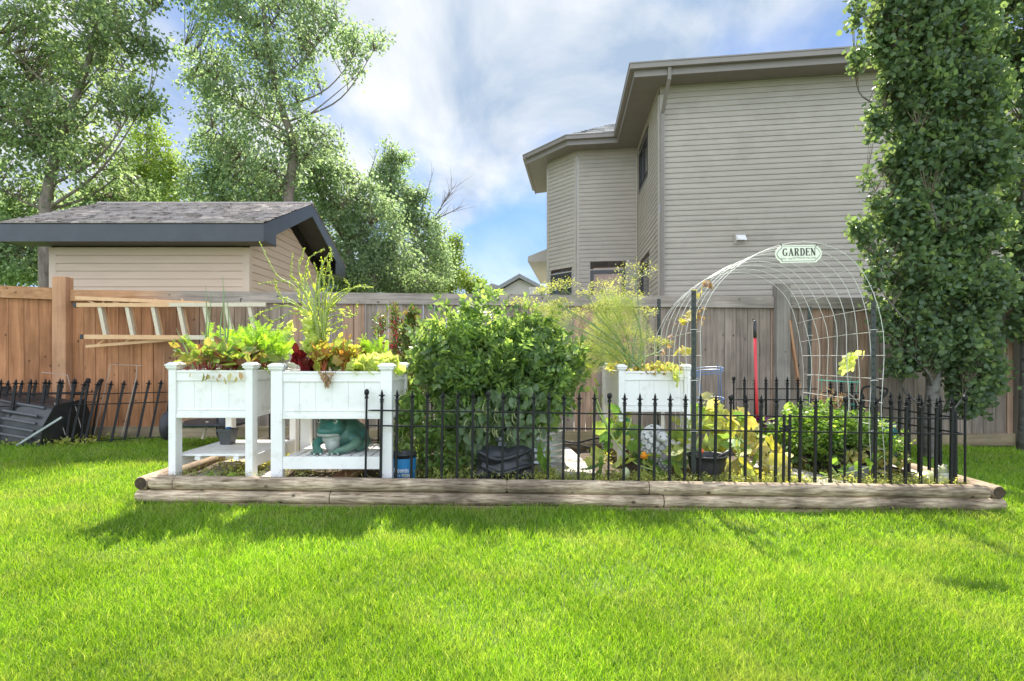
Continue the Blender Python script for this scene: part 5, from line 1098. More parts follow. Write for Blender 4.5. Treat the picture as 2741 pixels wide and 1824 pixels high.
mb = MB(); mb.box(-0.20, 0.20, -0.17, 0.17, 0.345, 0.39, 0.02); mb.build('lid', M_greypl, hr, world=False)
mb = MB(); z = 0.76; mb.tube(catmull([(-0.16,0,0.36), (-0.17,0,0.60), (-0.16,0,z), (-0.08,0,z+0.04), (0.06,0,z+0.02), (0.13,0,z), (0.10,0,z-0.07), (0.0,0,z-0.14)], 5), 0.012, 8); mb.build('handle', M_iron, hr, world=False, smooth=True)
# bright green stake
mb = MB(); mb.lathe([(0.006,0),(0.017,0.02),(0.020,0.12),(0.018,0.22),(0.010,0.27),(0.003,0.28)], (0,0,0), 12); o = mb.build('garden_stake', mat('bright_green_plastic', (0.01,0.34,0.13), None, 6, 0.3), smooth=True); o.location = (XF(1680, 5.0), 5.0, 0.29); tag(o, 'bright green plastic stake leaning by the front leg of the dill planter', 'stake')
# wire stakes in the lawn
for k, (p, lab) in enumerate(((((112, 997), (180, 1004), (222, 1165), 6.7), 'thin bent wire stake behind the leaning fence panels'), (((252, 1165), (297, 976), (380, 979), 6.95), 'tall thin wire hoop standing in the grass by the fence'), (((146, 1078), (175, 1165), (178, 1166), 6.6), 'short thin wire rod among the leaning fence panels'), (((325, 1170), (365, 1010), (366, 979), 6.9), 'slanting thin wire rod right of the tall wire hoop'))):
    Y = p[3]; a, b, c_ = U(*p[0], Y), U(*p[1], Y), U(*p[2], Y); mb = MB(); mb.tube([a, b, c_], 0.0042, 5); o = mb.build('wire_stake', mat('dull_wire', (0.45,0.40,0.36), None, 8, 0.5)) if k == 0 else mb.build('wire_stake', bpy.data.materials['dull_wire']); tag(o, lab, 'stake', 'thin wire stakes on the lawn by the fence')
# black tub lying on its side at the far left
def tub():
    o = Vector((XF(80, 6.75), 6.75, 0.06)); t = thing('plastic_tub', 'black ribbed plastic cart tub tipped over behind the leaning metal panels', 'tub', o); mb = MB()
    n = 9; secs = []
    for i in range(n):
        u = i/(n-1); x = -0.62+1.12*u; w = 0.30+0.05*math.sin(PI*u); h = 0.40-0.02*abs(u-0.5); rr = 0.98 if i % 2 else 1.0
        secs.append([(x, -w*rr, 0.02), (x+0.02, -w*0.92*rr, h*0.55), (x+0.03, -w*0.62*rr, h*0.92*rr), (x+0.03, w*0.5, h*rr), (x+0.02, w*0.9, h*0.6), (x, w, 0.02)])
    V = [p for s in secs for p in s]; k = 6; Q = [(i*k+j, (i+1)*k+j, (i+1)*k+j+1, i*k+j+1) for i in range(n-1) for j in range(k-1)]+[tuple(range(k))[::-1], tuple(range((n-1)*k, n*k))]
    mb.add(V, Q); bo = mb.build('tub_body', M_blackpl, t, world=False); bo.rotation_euler = (0, R(8), R(-10)); bo.scale = (1, 1, 1.42); bv = bo.modifiers.new('b', 'BEVEL'); bv.width = 0.03; bv.segments = 3; bv.limit_method = 'ANGLE'
    for j in range(5):
        mb = MB(); z = 0.10+j*0.062; w = 0.305+0.0; x = -0.55; y = -w*1.0+0.012*j+ (0.06 if j == 4 else 0)
        mb.tube([(x, y, z), (x+0.5, y-0.045, z), (x+0.95, y-0.01, z)], 0.013, 6); m_ = mb.build('rib', M_greypl, t, world=False); m_.rotation_euler = (0, R(8), R(-10)); m_.scale = (1, 1, 1.42)
    mb = MB(); mb.obox((0.22, -0.42, 0.02), (0.72, -0.40, 0.34), 0.02, 0.022); mb.build('handle_bar', M_galv, t, world=False)
    bb = blob('watering_bag', [((0,0,0.0), (0.10,0.08,0.09)), ((0.08,0,0.08), (0.07,0.06,0.08)), ((-0.06,-0.02,0.04), (0.07,0.06,0.06))], mat('blue_plastic', (0.02,0.14,0.42), (0.05,0.22,0.55), 6, 0.3, 0.3), None, 0.012, 2); bb.scale = (0.75, 0.75, 0.75); bb.location = U(184, 1120, 6.80); tag(bb, 'crumpled bright blue plastic bag behind the tipped black tub', 'bag')
tub()
mb = MB(); mb.obox(U(-20, 1160, 6.9), U(120, 1175, 6.7), 0.09, 0.04); o = mb.build('board', M_redplank); tag(o, 'old brown board lying in the dirt under the tipped tub', 'board')
# garden cart behind the left planter
def cart():
    o = U(530, 1175, 6.45); o.z = 0.03; t = thing('garden_cart', 'garden cart with two fat black tyres behind the left planter', 'garden cart', o)
    Mty = mat('tyre_rubber', (0.03,0.03,0.034), (0.05,0.05,0.055), 12, 0.65, 0.3)
    for px, yaw in ((452, 12), (596, 35)):
        c = U(px, 1140, 6.45)-o; mb = MB(); n = 28; V = []; R0, r0 = 0.125, 0.052
        for i in range(n):
            a = 2*PI*i/n
            for j in range(12): b = 2*PI*j/12; rr = R0+r0*math.cos(b)*0.9; V.append((r0*1.1*math.sin(b), rr*math.cos(a), rr*math.sin(a)))
        Q = [(i*12+j, ((i+1) % n)*12+j, ((i+1) % n)*12+(j+1) % 12, i*12+(j+1) % 12) for i in range(n) for j in range(12)]; mb.add(V, Q)
        w = mb.build('tyre', Mty, t, world=False, smooth=True); w.location = c; w.rotation_euler = (0, 0, R(yaw))
        mb = MB(); mb.tube([(-0.03,0,0),(0.03,0,0)], 0.082, 18); mb.tube([(-0.05,0,0),(0.05,0,0)], 0.025, 10); rm_ = mb.build('rim', M_alu, w, world=False)
    a, b = U(452, 1140, 6.45)-o, U(596, 1140, 6.45)-o; mb = MB(); mb.tube([a, b], 0.012, 8); mb.tube([a+Vector((0.1,0,-0.015)), b+Vector((-0.1,0,-0.01))], 0.018, 8); mb.build('axle', M_galv, t, world=False)
    for f in (0.25, 0.72): q = a.lerp(b, f); mb = MB(); mb.obox(q+Vector((0,0,0.05)), q+Vector((-0.03,-0.05,-0.15)), 0.035, 0.02); mb.build('leg', M_alu, t, world=False)
    mb = MB(); q = a.lerp(b, 0.5); mb.box(q.x-0.22, q.x+0.55, q.y-0.2, q.y+0.4, 0.27, 0.30, 0.01); mb.build('tray', M_blackpl, t, world=False)
cart()
# loose dark hose on the path
mb = MB(); mb.tube(catmull([U(1500, 1178, 5.3), U(1540, 1186, 5.2), U(1585, 1176, 5.2), U(1620, 1172, 5.2)], 5), 0.009, 6); mb.tube(catmull([U(1505, 1190, 5.2), U(1550, 1192, 5.1), U(1590, 1202, 5.05)], 5), 0.008, 6); o = mb.build('drip_hose', M_iron); tag(o, 'thin black drip hose crossing the path beside the tomato tub', 'hose')
# ================================================================== garden plants
rgp = np.random.default_rng(21)
ML_beet = leafmat('beet_leaf', [(0.12,0.20,0.04),(0.18,0.28,0.05),(0.34,0.38,0.09),(0.20,0.07,0.05),(0.42,0.34,0.16),(0.14,0.24,0.05),(0.28,0.34,0.08)], 0.45, 0.4, big=9)
ML_carrot = leafmat('carrot_top', [(0.20,0.36,0.03),(0.28,0.46,0.05),(0.34,0.50,0.07)], 0.5, 0.5, big=9)
ML_chard = leafmat('chard_leaf', [(0.26,0.32,0.05),(0.40,0.40,0.08),(0.40,0.18,0.06),(0.15,0.26,0.05),(0.48,0.46,0.12),(0.30,0.38,0.07)], 0.5, 0.35, big=9)
ML_red = leafmat('red_chard_leaf', [(0.13,0.015,0.022),(0.20,0.03,0.03),(0.09,0.03,0.02)], 0.35, 0.35, tint=(1.4,0.7,0.6), big=9)
ML_lett = leafmat('lettuce_leaf', [(0.42,0.48,0.16),(0.50,0.54,0.24),(0.34,0.44,0.12)], 0.5, 0.45, big=9)
ML_asp = leafmat('asparagus_seed_stem', [(0.36,0.44,0.06),(0.46,0.52,0.10),(0.28,0.38,0.05)], 0.45, 0.5, big=5)
ML_tom = leafmat('tomato_leaf', [(0.09,0.16,0.07),(0.14,0.22,0.09),(0.20,0.30,0.11),(0.30,0.42,0.13),(0.24,0.30,0.18)], 0.55, 0.38, big=4)
ML_bean = leafmat('bean_leaf', [(0.16,0.23,0.13),(0.22,0.29,0.17),(0.13,0.20,0.10)], 0.42, 0.4, big=8)
ML_pep = leafmat('pepper_leaf', [(0.12,0.20,0.07),(0.19,0.29,0.09),(0.27,0.37,0.11)], 0.5, 0.38, big=8)
ML_dill = leafmat('dill_frond', [(0.26,0.35,0.11),(0.36,0.42,0.14),(0.24,0.33,0.13),(0.46,0.44,0.18)], 0.45, 0.6, big=5)
ML_umbel = leafmat('dill_umbel', [(0.38,0.40,0.12),(0.46,0.45,0.18),(0.32,0.37,0.12)], 0.35, 0.6, big=5)
ML_mix = leafmat('pale_leaf', [(0.42,0.42,0.14),(0.50,0.36,0.20),(0.36,0.42,0.10),(0.50,0.46,0.26)], 0.45, 0.5, big=9)
ML_sq = leafmat('squash_leaf', [(0.10,0.20,0.06),(0.17,0.28,0.07),(0.30,0.38,0.10),(0.42,0.44,0.12),(0.14,0.25,0.08)], 0.42, 0.5, big=14)
ML_sqy = leafmat('yellowing_squash_leaf', [(0.42,0.42,0.08),(0.50,0.42,0.12),(0.48,0.44,0.24),(0.34,0.40,0.10)], 0.42, 0.55, big=14)
ML_dry = leafmat('dry_leaf', [(0.30,0.19,0.10),(0.40,0.27,0.16),(0.24,0.14,0.08)], 0.25, 0.7, big=14)
ML_pars = leafmat('parsley_leaf', [(0.09,0.18,0.035),(0.14,0.25,0.045),(0.20,0.32,0.06),(0.34,0.42,0.11)], 0.45, 0.4, big=6)
ML_weed = leafmat('chickweed', [(0.26,0.31,0.06),(0.38,0.40,0.10),(0.46,0.43,0.16),(0.20,0.27,0.05)], 0.5, 0.55, big=3)
ML_apple = leafmat('shrub_leaf', [(0.07,0.13,0.03),(0.13,0.20,0.05),(0.17,0.20,0.07),(0.20,0.10,0.06)], 0.38, 0.4, big=6)
M_stem = mat('green_stem', (0.24,0.32,0.08), (0.34,0.40,0.12), 12, 0.55)
M_stemg = mat('blue_green_stem', (0.17,0.26,0.11), (0.24,0.32,0.13), 12, 0.5)
M_redstem = mat('red_stem', (0.28,0.02,0.04), (0.40,0.05,0.06), 12, 0.4)
M_wst = mat('brown_stem', (0.16,0.12,0.08), (0.24,0.19,0.12), 12, 0.8)

def stems(name, lines, r, m, parent, n=5, taper=0.4, smooth=True):
    mb = MB()
    for l in lines:
        k = len(l); mb.tube(l, [r*(1-(1-taper)*i/(k-1)) for i in range(k)], n, False)
    return mb.build(name, m, parent, smooth=smooth)
def arcs(c, n, spread, h, seed, up=1.0, bend=0.3, k=6, squash=(1, 1), cr=0.0):
    """stems fanning out of a crown; returns polylines"""
    rg = random.Random(seed); L = []
    for i in range(n):
        a = rg.random()*2*PI; s = spread*math.sqrt(rg.random()); hh = h*rg.uniform(0.6, 1.05); o = Vector((c[0]+cr*rg.uniform(-1, 1)*squash[0], c[1]+cr*rg.uniform(-1, 1)*squash[1], c[2])); P = []
        for j in range(k):
            t = j/(k-1); P.append(o+Vector((math.cos(a)*s*t**1.4*squash[0], math.sin(a)*s*t**1.4*squash[1], hh*(t*up-bend*t*t*s/spread))))
        L.append(P)
    return L
def along(lines, n, jit, seed, t0=0.2):
    rg = np.random.default_rng(seed); P = []; D = []
    for l in lines:
        A = np.array([tuple(p) for p in l]); k = len(A)
        for _ in range(n):
            u = (t0+(1-t0)*rg.random())*(k-1); i = int(min(u, k-2)); f = u-i; p = A[i]*(1-f)+A[i+1]*f; P.append(p+rg.normal(size=3)*jit); D.append(unit((A[i+1]-A[i])[None])[0])
    return np.array(P), np.array(D)
def plant(name, label, cat, base, group=None): return thing(name, label, cat, tuple(base), 0, group)

# --- planter one: beets in front, onions, carrot tops behind
zs1 = 0.158+0.80
t = plant('beet_plants', 'beet plants with green, yellow and maroon leaves spilling over the end-on planter', 'plant', (-2.29, 4.42, zs1))
L = []
for i in range(26): L += arcs((-2.56+0.50*rgp.random(), 4.26+0.30*rgp.random(), zs1), 4, 0.17, 0.27, 100+i, bend=0.45)
stems('stems', L, 0.0035, M_redstem, t); P = np.array([tuple(l[-1]) for l in L]); D = np.array([tuple(l[-1]-l[-2]) for l in L])
P2_, D2_ = along(L, 2, 0.015, 5, 0.6); leaves('foliage', np.vstack([P, P2_]), 0.092, ML_beet, t, T_OV, 3, unit(np.vstack([D, D2_])), 0.6, 0.35, 0.2)
hang = [(U(px, py, 4.165)) for px, py in ((556,1000),(560,1003),(572,1005),(578,1012),(600,1010),(603,1018),(634,1008),(545,998),(618,998),(588,1000),(512,998),(640,996))]
leaves('hanging_leaves', np.array([tuple(h) for h in hang]), 0.058, leafmat('withered_beet_leaf', [(0.20,0.26,0.08),(0.42,0.38,0.16),(0.36,0.24,0.14),(0.46,0.42,0.25)], 0.4, 0.6, big=9), t, (T_OV[0]*np.array([.8,1,1.5]), T_OV[1]), 8, np.tile([[0.1,-0.15,-1.0]], (len(hang), 1)), 0.4, 0, 0.1, 0.5)
t = plant('onion_plants', 'tall hollow green onion leaves sticking up from the end-on planter', 'plant', (-2.35, 4.5, zs1))
for (a, b, c_) in (((545,985),(553,870),(551,765)), ((520,985),(495,930),(472,880)), ((596,960),(590,880),(603,775)), ((600,960),(612,870),(608,800)), ((596,960),(603,900),(596,740)), ((548,985),(557,900),(566,780))):
    stems('leaf_blade', [catmull([U(*a, 4.5), U(*b, 4.5), U(*c_, 4.5)], 4)], 0.0095, M_stemg, t, 6, 0.2)
t = plant('carrot_plants', 'feathery light green carrot tops in the rear of the end-on planter', 'plant', (-2.25, 4.85, zs1))
L = []
for i in range(30): L += arcs((-2.56+0.56*rgp.random(), 4.58+0.45*rgp.random(), zs1), 4, 0.17, 0.40, 200+i, bend=0.25)
stems('stems', L, 0.0028, M_stem, t, 4); P, D = along(L, 5, 0.012, 6, 0.4); leaves('foliage', P, 0.125, ML_carrot, t, T_FERN, 4, D, 0.75, 0.05, 0.4)
t = plant('red_flowers', 'small orange red flower heads at the right rim of the end-on planter', 'plant', (-2.03, 4.45, zs1)); P = in_ellipsoids([((-2.06, 4.42, zs1+0.075), (0.09, 0.12, 0.022), 1)], 500, rgp)
leaves('petals', P, 0.016, leafmat('red_petal', [(0.55,0.10,0.06),(0.60,0.22,0.12),(0.45,0.08,0.12)], 0.3, 0.5, tint=(1.2,0.8,0.8)), t, T_OV, 5, None, 1, 0, 0.6); leaves('foliage', in_ellipsoids([((-2.06, 4.42, zs1+0.04), (0.10, 0.13, 0.04), 1)], 260, rgp), 0.035, ML_pep, t, T_OV, 6)

# --- planter two: red chard, yellow chard, lettuce, tall seeding stems
zs2 = 0.15+0.80
t = plant('red_chard', 'dark maroon chard plant at the left of the frog planter', 'plant', (-1.66, 4.35, zs2)); L = arcs((-1.64, 4.36, zs2), 13, 0.13, 0.23, 31, bend=0.35, cr=0.03)
stems('stems', L, 0.0065, M_redstem, t); leaves('foliage', np.array([tuple(l[3]) for l in L]), 0.15, ML_red, t, T_SQ, 9, np.array([tuple(l[-1]-l[-2]) for l in L]), 0.4, 0.2, 0.2)
t = plant('rainbow_chard', 'yellow and orange chard plants in the middle of the frog planter', 'plant', (-1.4, 4.45, zs2)); L = []
for i in range(13): L += arcs((-1.55+0.36*rgp.random(), 4.28+0.36*rgp.random(), zs2), 7, 0.12, 0.33, 300+i, bend=0.35)
stems('stems', L, 0.006, mat('orange_red_stem', (0.52,0.10,0.05), (0.50,0.20,0.08), 6, 0.4), t); P = np.array([tuple(l[-2]) for l in L]); leaves('foliage', P, 0.105, ML_chard, t, T_SQ, 10, np.array([tuple(l[-1]-l[-2]) for l in L]), 0.6, 0.25, 0.3)
P, D = along(L, 3, 0.02, 7, 0.3); leaves('small_leaves', P, 0.05, ML_chard, t, T_OV, 11, D, 0.8, 0.3, 0.3)
t = plant('lettuce', 'pale yellow green lettuce heads at the right of the frog planter', 'plant', (-1.08, 4.35, zs2)); P = []; D = []
for cx, cy, s in ((-1.18, 4.28, 1), (-1.04, 4.28, 0.95), (-0.98, 4.36, 1.1), (-1.10, 4.42, 1.1)):
    for k in range(60):
        a = rgp.random()*6.28; e = rgp.random(); r = 0.015+0.055*(1-e); P.append((cx+math.cos(a)*r, cy+math.sin(a)*r, zs2+0.012+0.10*e*s)); D.append((math.cos(a)*(1-e*.7), math.sin(a)*(1-e*.7), 0.35+e))
leaves('foliage', np.array(P), 0.072, ML_lett, t, T_RND, 12, np.array(D), 0.35, 0.1, 0.3)
t = plant('fern_plant', 'upright feathery plant above the lettuce in the frog planter', 'plant', (-1.2, 4.6, zs2)); L = arcs((-1.14, 4.6, zs2), 10, 0.11, 0.33, 33, bend=0.1, cr=0.04); stems('stems', L, 0.003, M_stem, t, 4); P, D = along(L, 14, 0.012, 8, 0.4); leaves('foliage', P, 0.085, ML_carrot, t, T_FERN, 13, D, 0.7, 0.0, 0.4)
t = plant('dry_roots', 'pale brown dried leaves hanging over the front of the frog planter', 'plant', tuple(U(877, 995, 4.16))); P = []
for k in range(70): f = rgp.random(); P.append(tuple(U(877+(1-f)*22*(rgp.random()*2-1)-2*f, 992+f*36, 4.162)))
leaves('dry_leaves', np.array(P), 0.034, ML_dry, t, T_OV, 14, np.tile([[0,-0.2,-1.0]], (70, 1)), 0.5, 0, 0.1)
t = plant('seeding_stems', 'tall arching yellow green flower stems bursting from the frog planter', 'plant', (-1.5, 4.6, zs2)); Y = 4.62; base = Vector((-1.56, Y, zs2)); L = []
spec = [((830,860),(770,820),(705,835),(680,850)), ((830,850),(760,800),(740,770),(735,745)), ((840,850),(790,770),(740,735),(695,650)), ((835,845),(800,800),(790,755),(690,760)), ((845,850),(815,760),(800,720),(815,665)), ((848,850),(822,760),(818,730),(828,690)), ((845,850),(800,760),(780,740),(783,680)),
        ((862,850),(870,740),(888,690),(883,662)), ((858,850),(856,740),(880,680),(886,700)), ((866,850),(880,760),(884,720),(872,690)), ((850,850),(836,760),(822,700),(868,666)), ((872,850),(870,800),(862,720),(860,690)), ((868,860),(900,800),(950,770),(990,770)), ((870,860),(905,805),(960,765),(1000,772)), ((868,860),(900,790),(935,770),(920,745)),
        ((868,870),(900,830),(950,845),(955,815)), ((868,875),(900,845),(940,850),(930,820)), ((868,890),(890,870),(915,858),(905,855)), ((868,900),(890,885),(925,873),(924,880)), ((840,860),(780,840),(730,860),(705,845)), ((850,850),(846,780),(850,740),(842,705)), ((838,860),(800,820),(770,800),(745,800)), ((858,860),(852,800),(858,740),(868,720)), ((845,860),(828,800),(812,770),(808,735)), ((874,860),(884,800),(892,760),(884,730))]
for i, s in enumerate(spec): yy = Y+0.10*math.sin(i*2.1); L.append(catmull([base+Vector((0.02*math.sin(i), 0.02*math.cos(i*3), 0))]+[U(px, py, yy+0.06*math.sin(i*1.3+k)) for k, (px, py) in enumerate(s)], 6))
stems('stems', L, 0.0075, M_stem, t, 5, 0.4); P, D = along(L, 95, 0.004, 9, 0.3); leaves('seed_beads', P, 0.012, ML_asp, t, T_OV, 15, D, 1.1, 0, 0.3)
P, D = along([l[:int(len(l)*.6)] for l in L], 8, 0.02, 10, 0.1); leaves('foliage', P, 0.055, ML_asp, t, T_LAN, 16, D, 0.6, 0.0, 0.3)
P = in_ellipsoids([(tuple(U(840, 930, Y)), (0.10, 0.1, 0.10), 1), (tuple(U(835, 870, Y)), (0.06, 0.08, 0.10), 0.6), (tuple(U(760, 880, Y)), (0.07, 0.07, 0.04), 0.15)], 260, rgp); leaves('low_leaves', P, 0.075, ML_lett, t, T_OV, 17, None, 1, 0, 0.2)

# --- planter three: dill and pale seedlings
zs3 = 0.132+0.80
t = plant('dill_plants', 'tall yellow green dill with umbrella flower heads in the third planter', 'plant', (1.2, 5.2, zs3)); Y = 5.1
umb = [(1475,772,26),(1420,815,26),(1388,812,22),(1448,835,26),(1512,765,30),(1540,842,26),(1612,772,32),(1575,790,26),(1645,790,32),(1668,765,34),(1702,738,46),(1728,838,26),(1596,885,26),(1560,930,20),(1500,812,22),(1760,915,22),(1786,915,12),(1450,780,18),(1620,830,34),(1650,860,34),(1690,800,34),(1595,830,30),(1680,900,28)]
base = U(1700, 985, Y); L = []; UL = []; UP = []; UD = []
for i, (px, py, r) in enumerate(umb):
    yy = Y+0.14*math.sin(i*1.7)+(0.0 if px > 1560 else -0.12); p = U(px, py+10, yy); b = base+Vector((0.07*math.sin(i*2.3), 0.1*math.cos(i), 0)); mid = b.lerp(p, 0.55)+Vector((0.05*(1 if px > 1650 else 0.3), 0, 0.02 if px > 1600 else 0.05)); path = catmull([b, b.lerp(mid, 0.5)+Vector((0.0,0,0.03)), mid, p], 5); L.append(path)
    rr = 1.2*r/F*yy; UL = []; UP = []
    for k in range(17):
        a = k*2.4; q = math.sqrt((k+.5)/17); tip = p+Vector((math.cos(a)*q*rr*1.15, math.sin(a)*q*rr*1.15, rr*(0.75-0.45*q*q))); UL.append([p, p.lerp(tip, .6)+Vector((0,0,rr*0.06)), tip])
        for m in range(11): d = rgp.normal(size=3); UP.append(np.array(tuple(tip))+d*rr*0.12)
    ur = stems('flower_head', UL, 0.0014, M_stem, t, 3, 0.7); tag(leaves('florets', np.array(UP), 0.015, ML_umbel, ur, T_OV, 180+i), kind='stuff')
stems('stems', L, 0.0062, M_stemg, t, 6, 0.5); 
P, D = along(L, 26, 0.05, 11, 0.25); lob = [(tuple(U(1640, 840, Y)), (0.20, 0.2, 0.20), 3), (tuple(U(1600, 930, Y)), (0.22, 0.2, 0.17), 2.5), (tuple(U(1480, 850, Y-.1)), (0.17, 0.15, 0.13), 1.0), (tuple(U(1710, 880, Y)), (0.12, 0.15, 0.30), 1.2), (tuple(U(1560, 985, Y)), (0.17, 0.15, 0.07), 0.9), (tuple(U(1655, 965, Y)), (0.12, 0.15, 0.09), 0.9)]
Pc = in_ellipsoids(lob, 520, rgp); P = np.vstack([P, np.repeat(Pc, 9, 0)+rgp.normal(size=(520*9, 3))*0.022]); Pf = np.repeat(P, 6, 0)+rgp.normal(size=(len(P)*6, 3))*0.018
leaves('fronds', Pf, 0.026, ML_dill, t, (T_HAIR[0]*np.array([2.6,1,1]), T_HAIR[1]), 19, None, 1, 0, 0.2)
t = plant('seedlings', 'pale yellow and pinkish leafy plants along the rim of the third planter', 'plant', (1.35, 5.1, zs3)); P = in_ellipsoids([((1.35, 5.05, zs3+0.04), (0.24, 0.16, 0.06), 2), ((1.05, 5.4, zs3+0.05), (0.10, 0.35, 0.06), 1)], 620, rgp)
leaves('foliage', P, 0.055, ML_mix, t, T_OV, 20, None, 1, 0, 0.4); P = in_ellipsoids([((1.30, 5.0, zs3+0.02), (0.20, 0.12, 0.02), 1)], 300, rgp); leaves('pink_leaves', P, 0.025, ML_dry, t, T_OV, 21, None, 1, 0, 0.4)
P = np.array([tuple(U(px, py, 4.86)) for px, py in ((1803,975),(1812,985),(1805,1000),(1818,1008),(1800,1010),(1812,1020),(1822,990),(1795,970),(1826,972))]); leaves('trailing_leaves', P, 0.075, ML_lett, t, T_SQ, 22, np.tile([[0,-.5,-.6]], (len(P), 1)), 0.5, 0, 0.2)

# --- tomato bush
t = plant('tomato_bush', 'big bushy tomato plant with dark fruit growing from the steel tub', 'plant', (0.0, 5.0, 0.40)); c = Vector((-0.05, 4.98, 0))
lob = [((-0.08,4.95,0.98), (0.46,0.34,0.24), 5), ((-0.46,4.88,0.97), (0.22,0.24,0.17), 1.3), ((0.28,4.92,0.95), (0.17,0.26,0.24), 1.3), ((-0.05,4.85,0.74), (0.42,0.32,0.22), 2.6), ((0.22,4.88,0.74), (0.22,0.28,0.20), 1.0), ((-0.30,4.95,1.20), (0.16,0.20,0.10), 0.6), ((0.14,4.98,1.24), (0.20,0.22,0.08), 0.6), ((-0.36,5.0,1.42), (0.05,0.06,0.09), 0.12), ((-0.68,4.90,1.10), (0.11,0.14,0.08), 0.25), ((-0.40,4.84,0.62), (0.16,0.2,0.16), 0.6)]
Pc = in_ellipsoids(lob, 400, rgp, 0.3)
sh = []
for i in range(60):       # shoots sticking out of the outline
    a = -0.1+3.3*rgp.random(); p0 = np.array([-0.08+0.46*math.cos(a), 4.92+0.25*(rgp.random()-0.5), 0.98+0.25*math.sin(a)]); d = np.array([math.cos(a)*0.9, 0, 0.35+math.sin(a)]); sh.append(p0+d*0.26*rgp.random()**1.5)
Pc = np.vstack([Pc, np.array(sh)]); LT = []
for p in Pc[:260]: p = Vector(p); b = c+Vector((0.18*rgp.normal(), 0.10*rgp.normal(), 0.42)); m = b.lerp(p, 0.5)+Vector((0, 0, 0.12)); LT.append(catmull([b, m, p], 3))
stems('stems', LT, 0.0045, M_stem, t, 4); P = np.repeat(Pc, 10, 0)+rgp.normal(size=(len(Pc)*10, 3))*0.05; D = unit(P-np.array([-0.05,5.0,0.7]))+np.array([0,0,-0.1])
leaves('foliage', P, 0.145, ML_tom, t, T_TOM, 23, D, 0.8, 0.35, 0.1, 0.45)
Mdk = mat('dark_fruit', (0.02,0.012,0.018), (0.05,0.02,0.02), 6, 0.2)
for i in range(34):
    p = in_ellipsoids(lob[:5], 1, rgp, 0.85)[0]; p[1] = min(p[1], 4.75+0.1*rgp.random()); 
    if i == 0: mb = MB(); mb.ball((0, 0, 0), 0.014, 10, 7); fr = mb.build('fruit', Mdk, t, world=False, smooth=True); fr.location = Vector(p)-Vector(t.location)
    else: f2 = fr.copy(); C.objects.link(f2); f2.parent = t; f2.location = Vector(p)-Vector(t.location)
t = plant('bean_plant', 'bean plant with pods and broad dull leaves hanging low in front of the tub', 'plant', (-0.05, 4.62, 0.30)); lob = [((-0.18,4.58,0.66), (0.26,0.12,0.14), 2), ((0.08,4.56,0.62), (0.25,0.12,0.16), 2), ((-0.30,4.56,0.48), (0.14,0.10,0.14), 1), ((0.12,4.56,0.40), (0.2,0.09,0.07), 0.5), ((0.0,4.56,0.82), (0.3,0.1,0.14), 1.5)]
P = in_ellipsoids(lob, 330, rgp); leaves('foliage', P, 0.092, ML_bean, t, (T_OV[0]*np.array([1.15,1,1]), T_OV[1]), 24, np.tile([[0,-.4,-.8]], (len(P), 1)), 0.55, 0.1, 0.25)
mb = MB()
for i in range(46):
    p = Vector(in_ellipsoids([((-0.18,4.50,0.60), (0.22,0.05,0.14), 2), ((0.10,4.50,0.56), (0.18,0.05,0.12), 1)], 1, rgp)[0]); a = rgp.normal()*0.5; l = 0.085+0.03*rgp.random(); q = p+Vector((math.sin(a)*l*0.6, -0.01, -l*0.75)); m = p.lerp(q, .5)+Vector((-0.018*math.cos(a), 0, -0.01)); mb.tube(catmull([p, m, q], 3), [0.002, 0.0055, 0.006, 0.0065, 0.006, 0.005, 0.0015], 5)
mb.build('bean_pods', mat('bean_pod', (0.24,0.28,0.12), (0.34,0.34,0.16), 8, 0.5), t, smooth=True)
t = plant('pepper_plants', 'light green leafy plants between the blue labelled pot and the tub', 'plant', (-0.75, 4.6, 0.12)); lob = [((-0.78,4.62,0.42), (0.20,0.16,0.24), 2), ((-0.60,4.60,0.34), (0.22,0.16,0.22), 2), ((-0.85,4.55,0.62), (0.14,0.12,0.16), 1), ((-0.50,4.55,0.24), (0.22,0.14,0.10), 1)]
Pc = in_ellipsoids(lob, 190, rgp); LT = [catmull([Vector((-0.72+0.12*rgp.normal(), 4.6, 0.12)), Vector(p)*0.5+Vector((-0.36, 2.3, 0.10)), Vector(p)], 3) for p in Pc[:70]]; stems('stems', LT, 0.004, M_wst, t, 4); P = np.repeat(Pc, 7, 0)+rgp.normal(size=(190*7, 3))*0.035; leaves('foliage', P, 0.062, ML_pep, t, T_OV, 25, None, 1, 0.2, 0.4)
L = [catmull([U(1075,1200,4.5), U(1085,1080,4.5), U(1100,1045,4.5), U(1120,1060,4.5), U(1125,1090,4.5)], 4)]; stems('climbing_stem', L, 0.004, M_stem, t, 4); P, D = along(L, 34, 0.02, 14, 0.3); leaves('top_leaves', P, 0.055, ML_pars, t, T_OV, 26, D, 0.9, 0.4, 0.3)

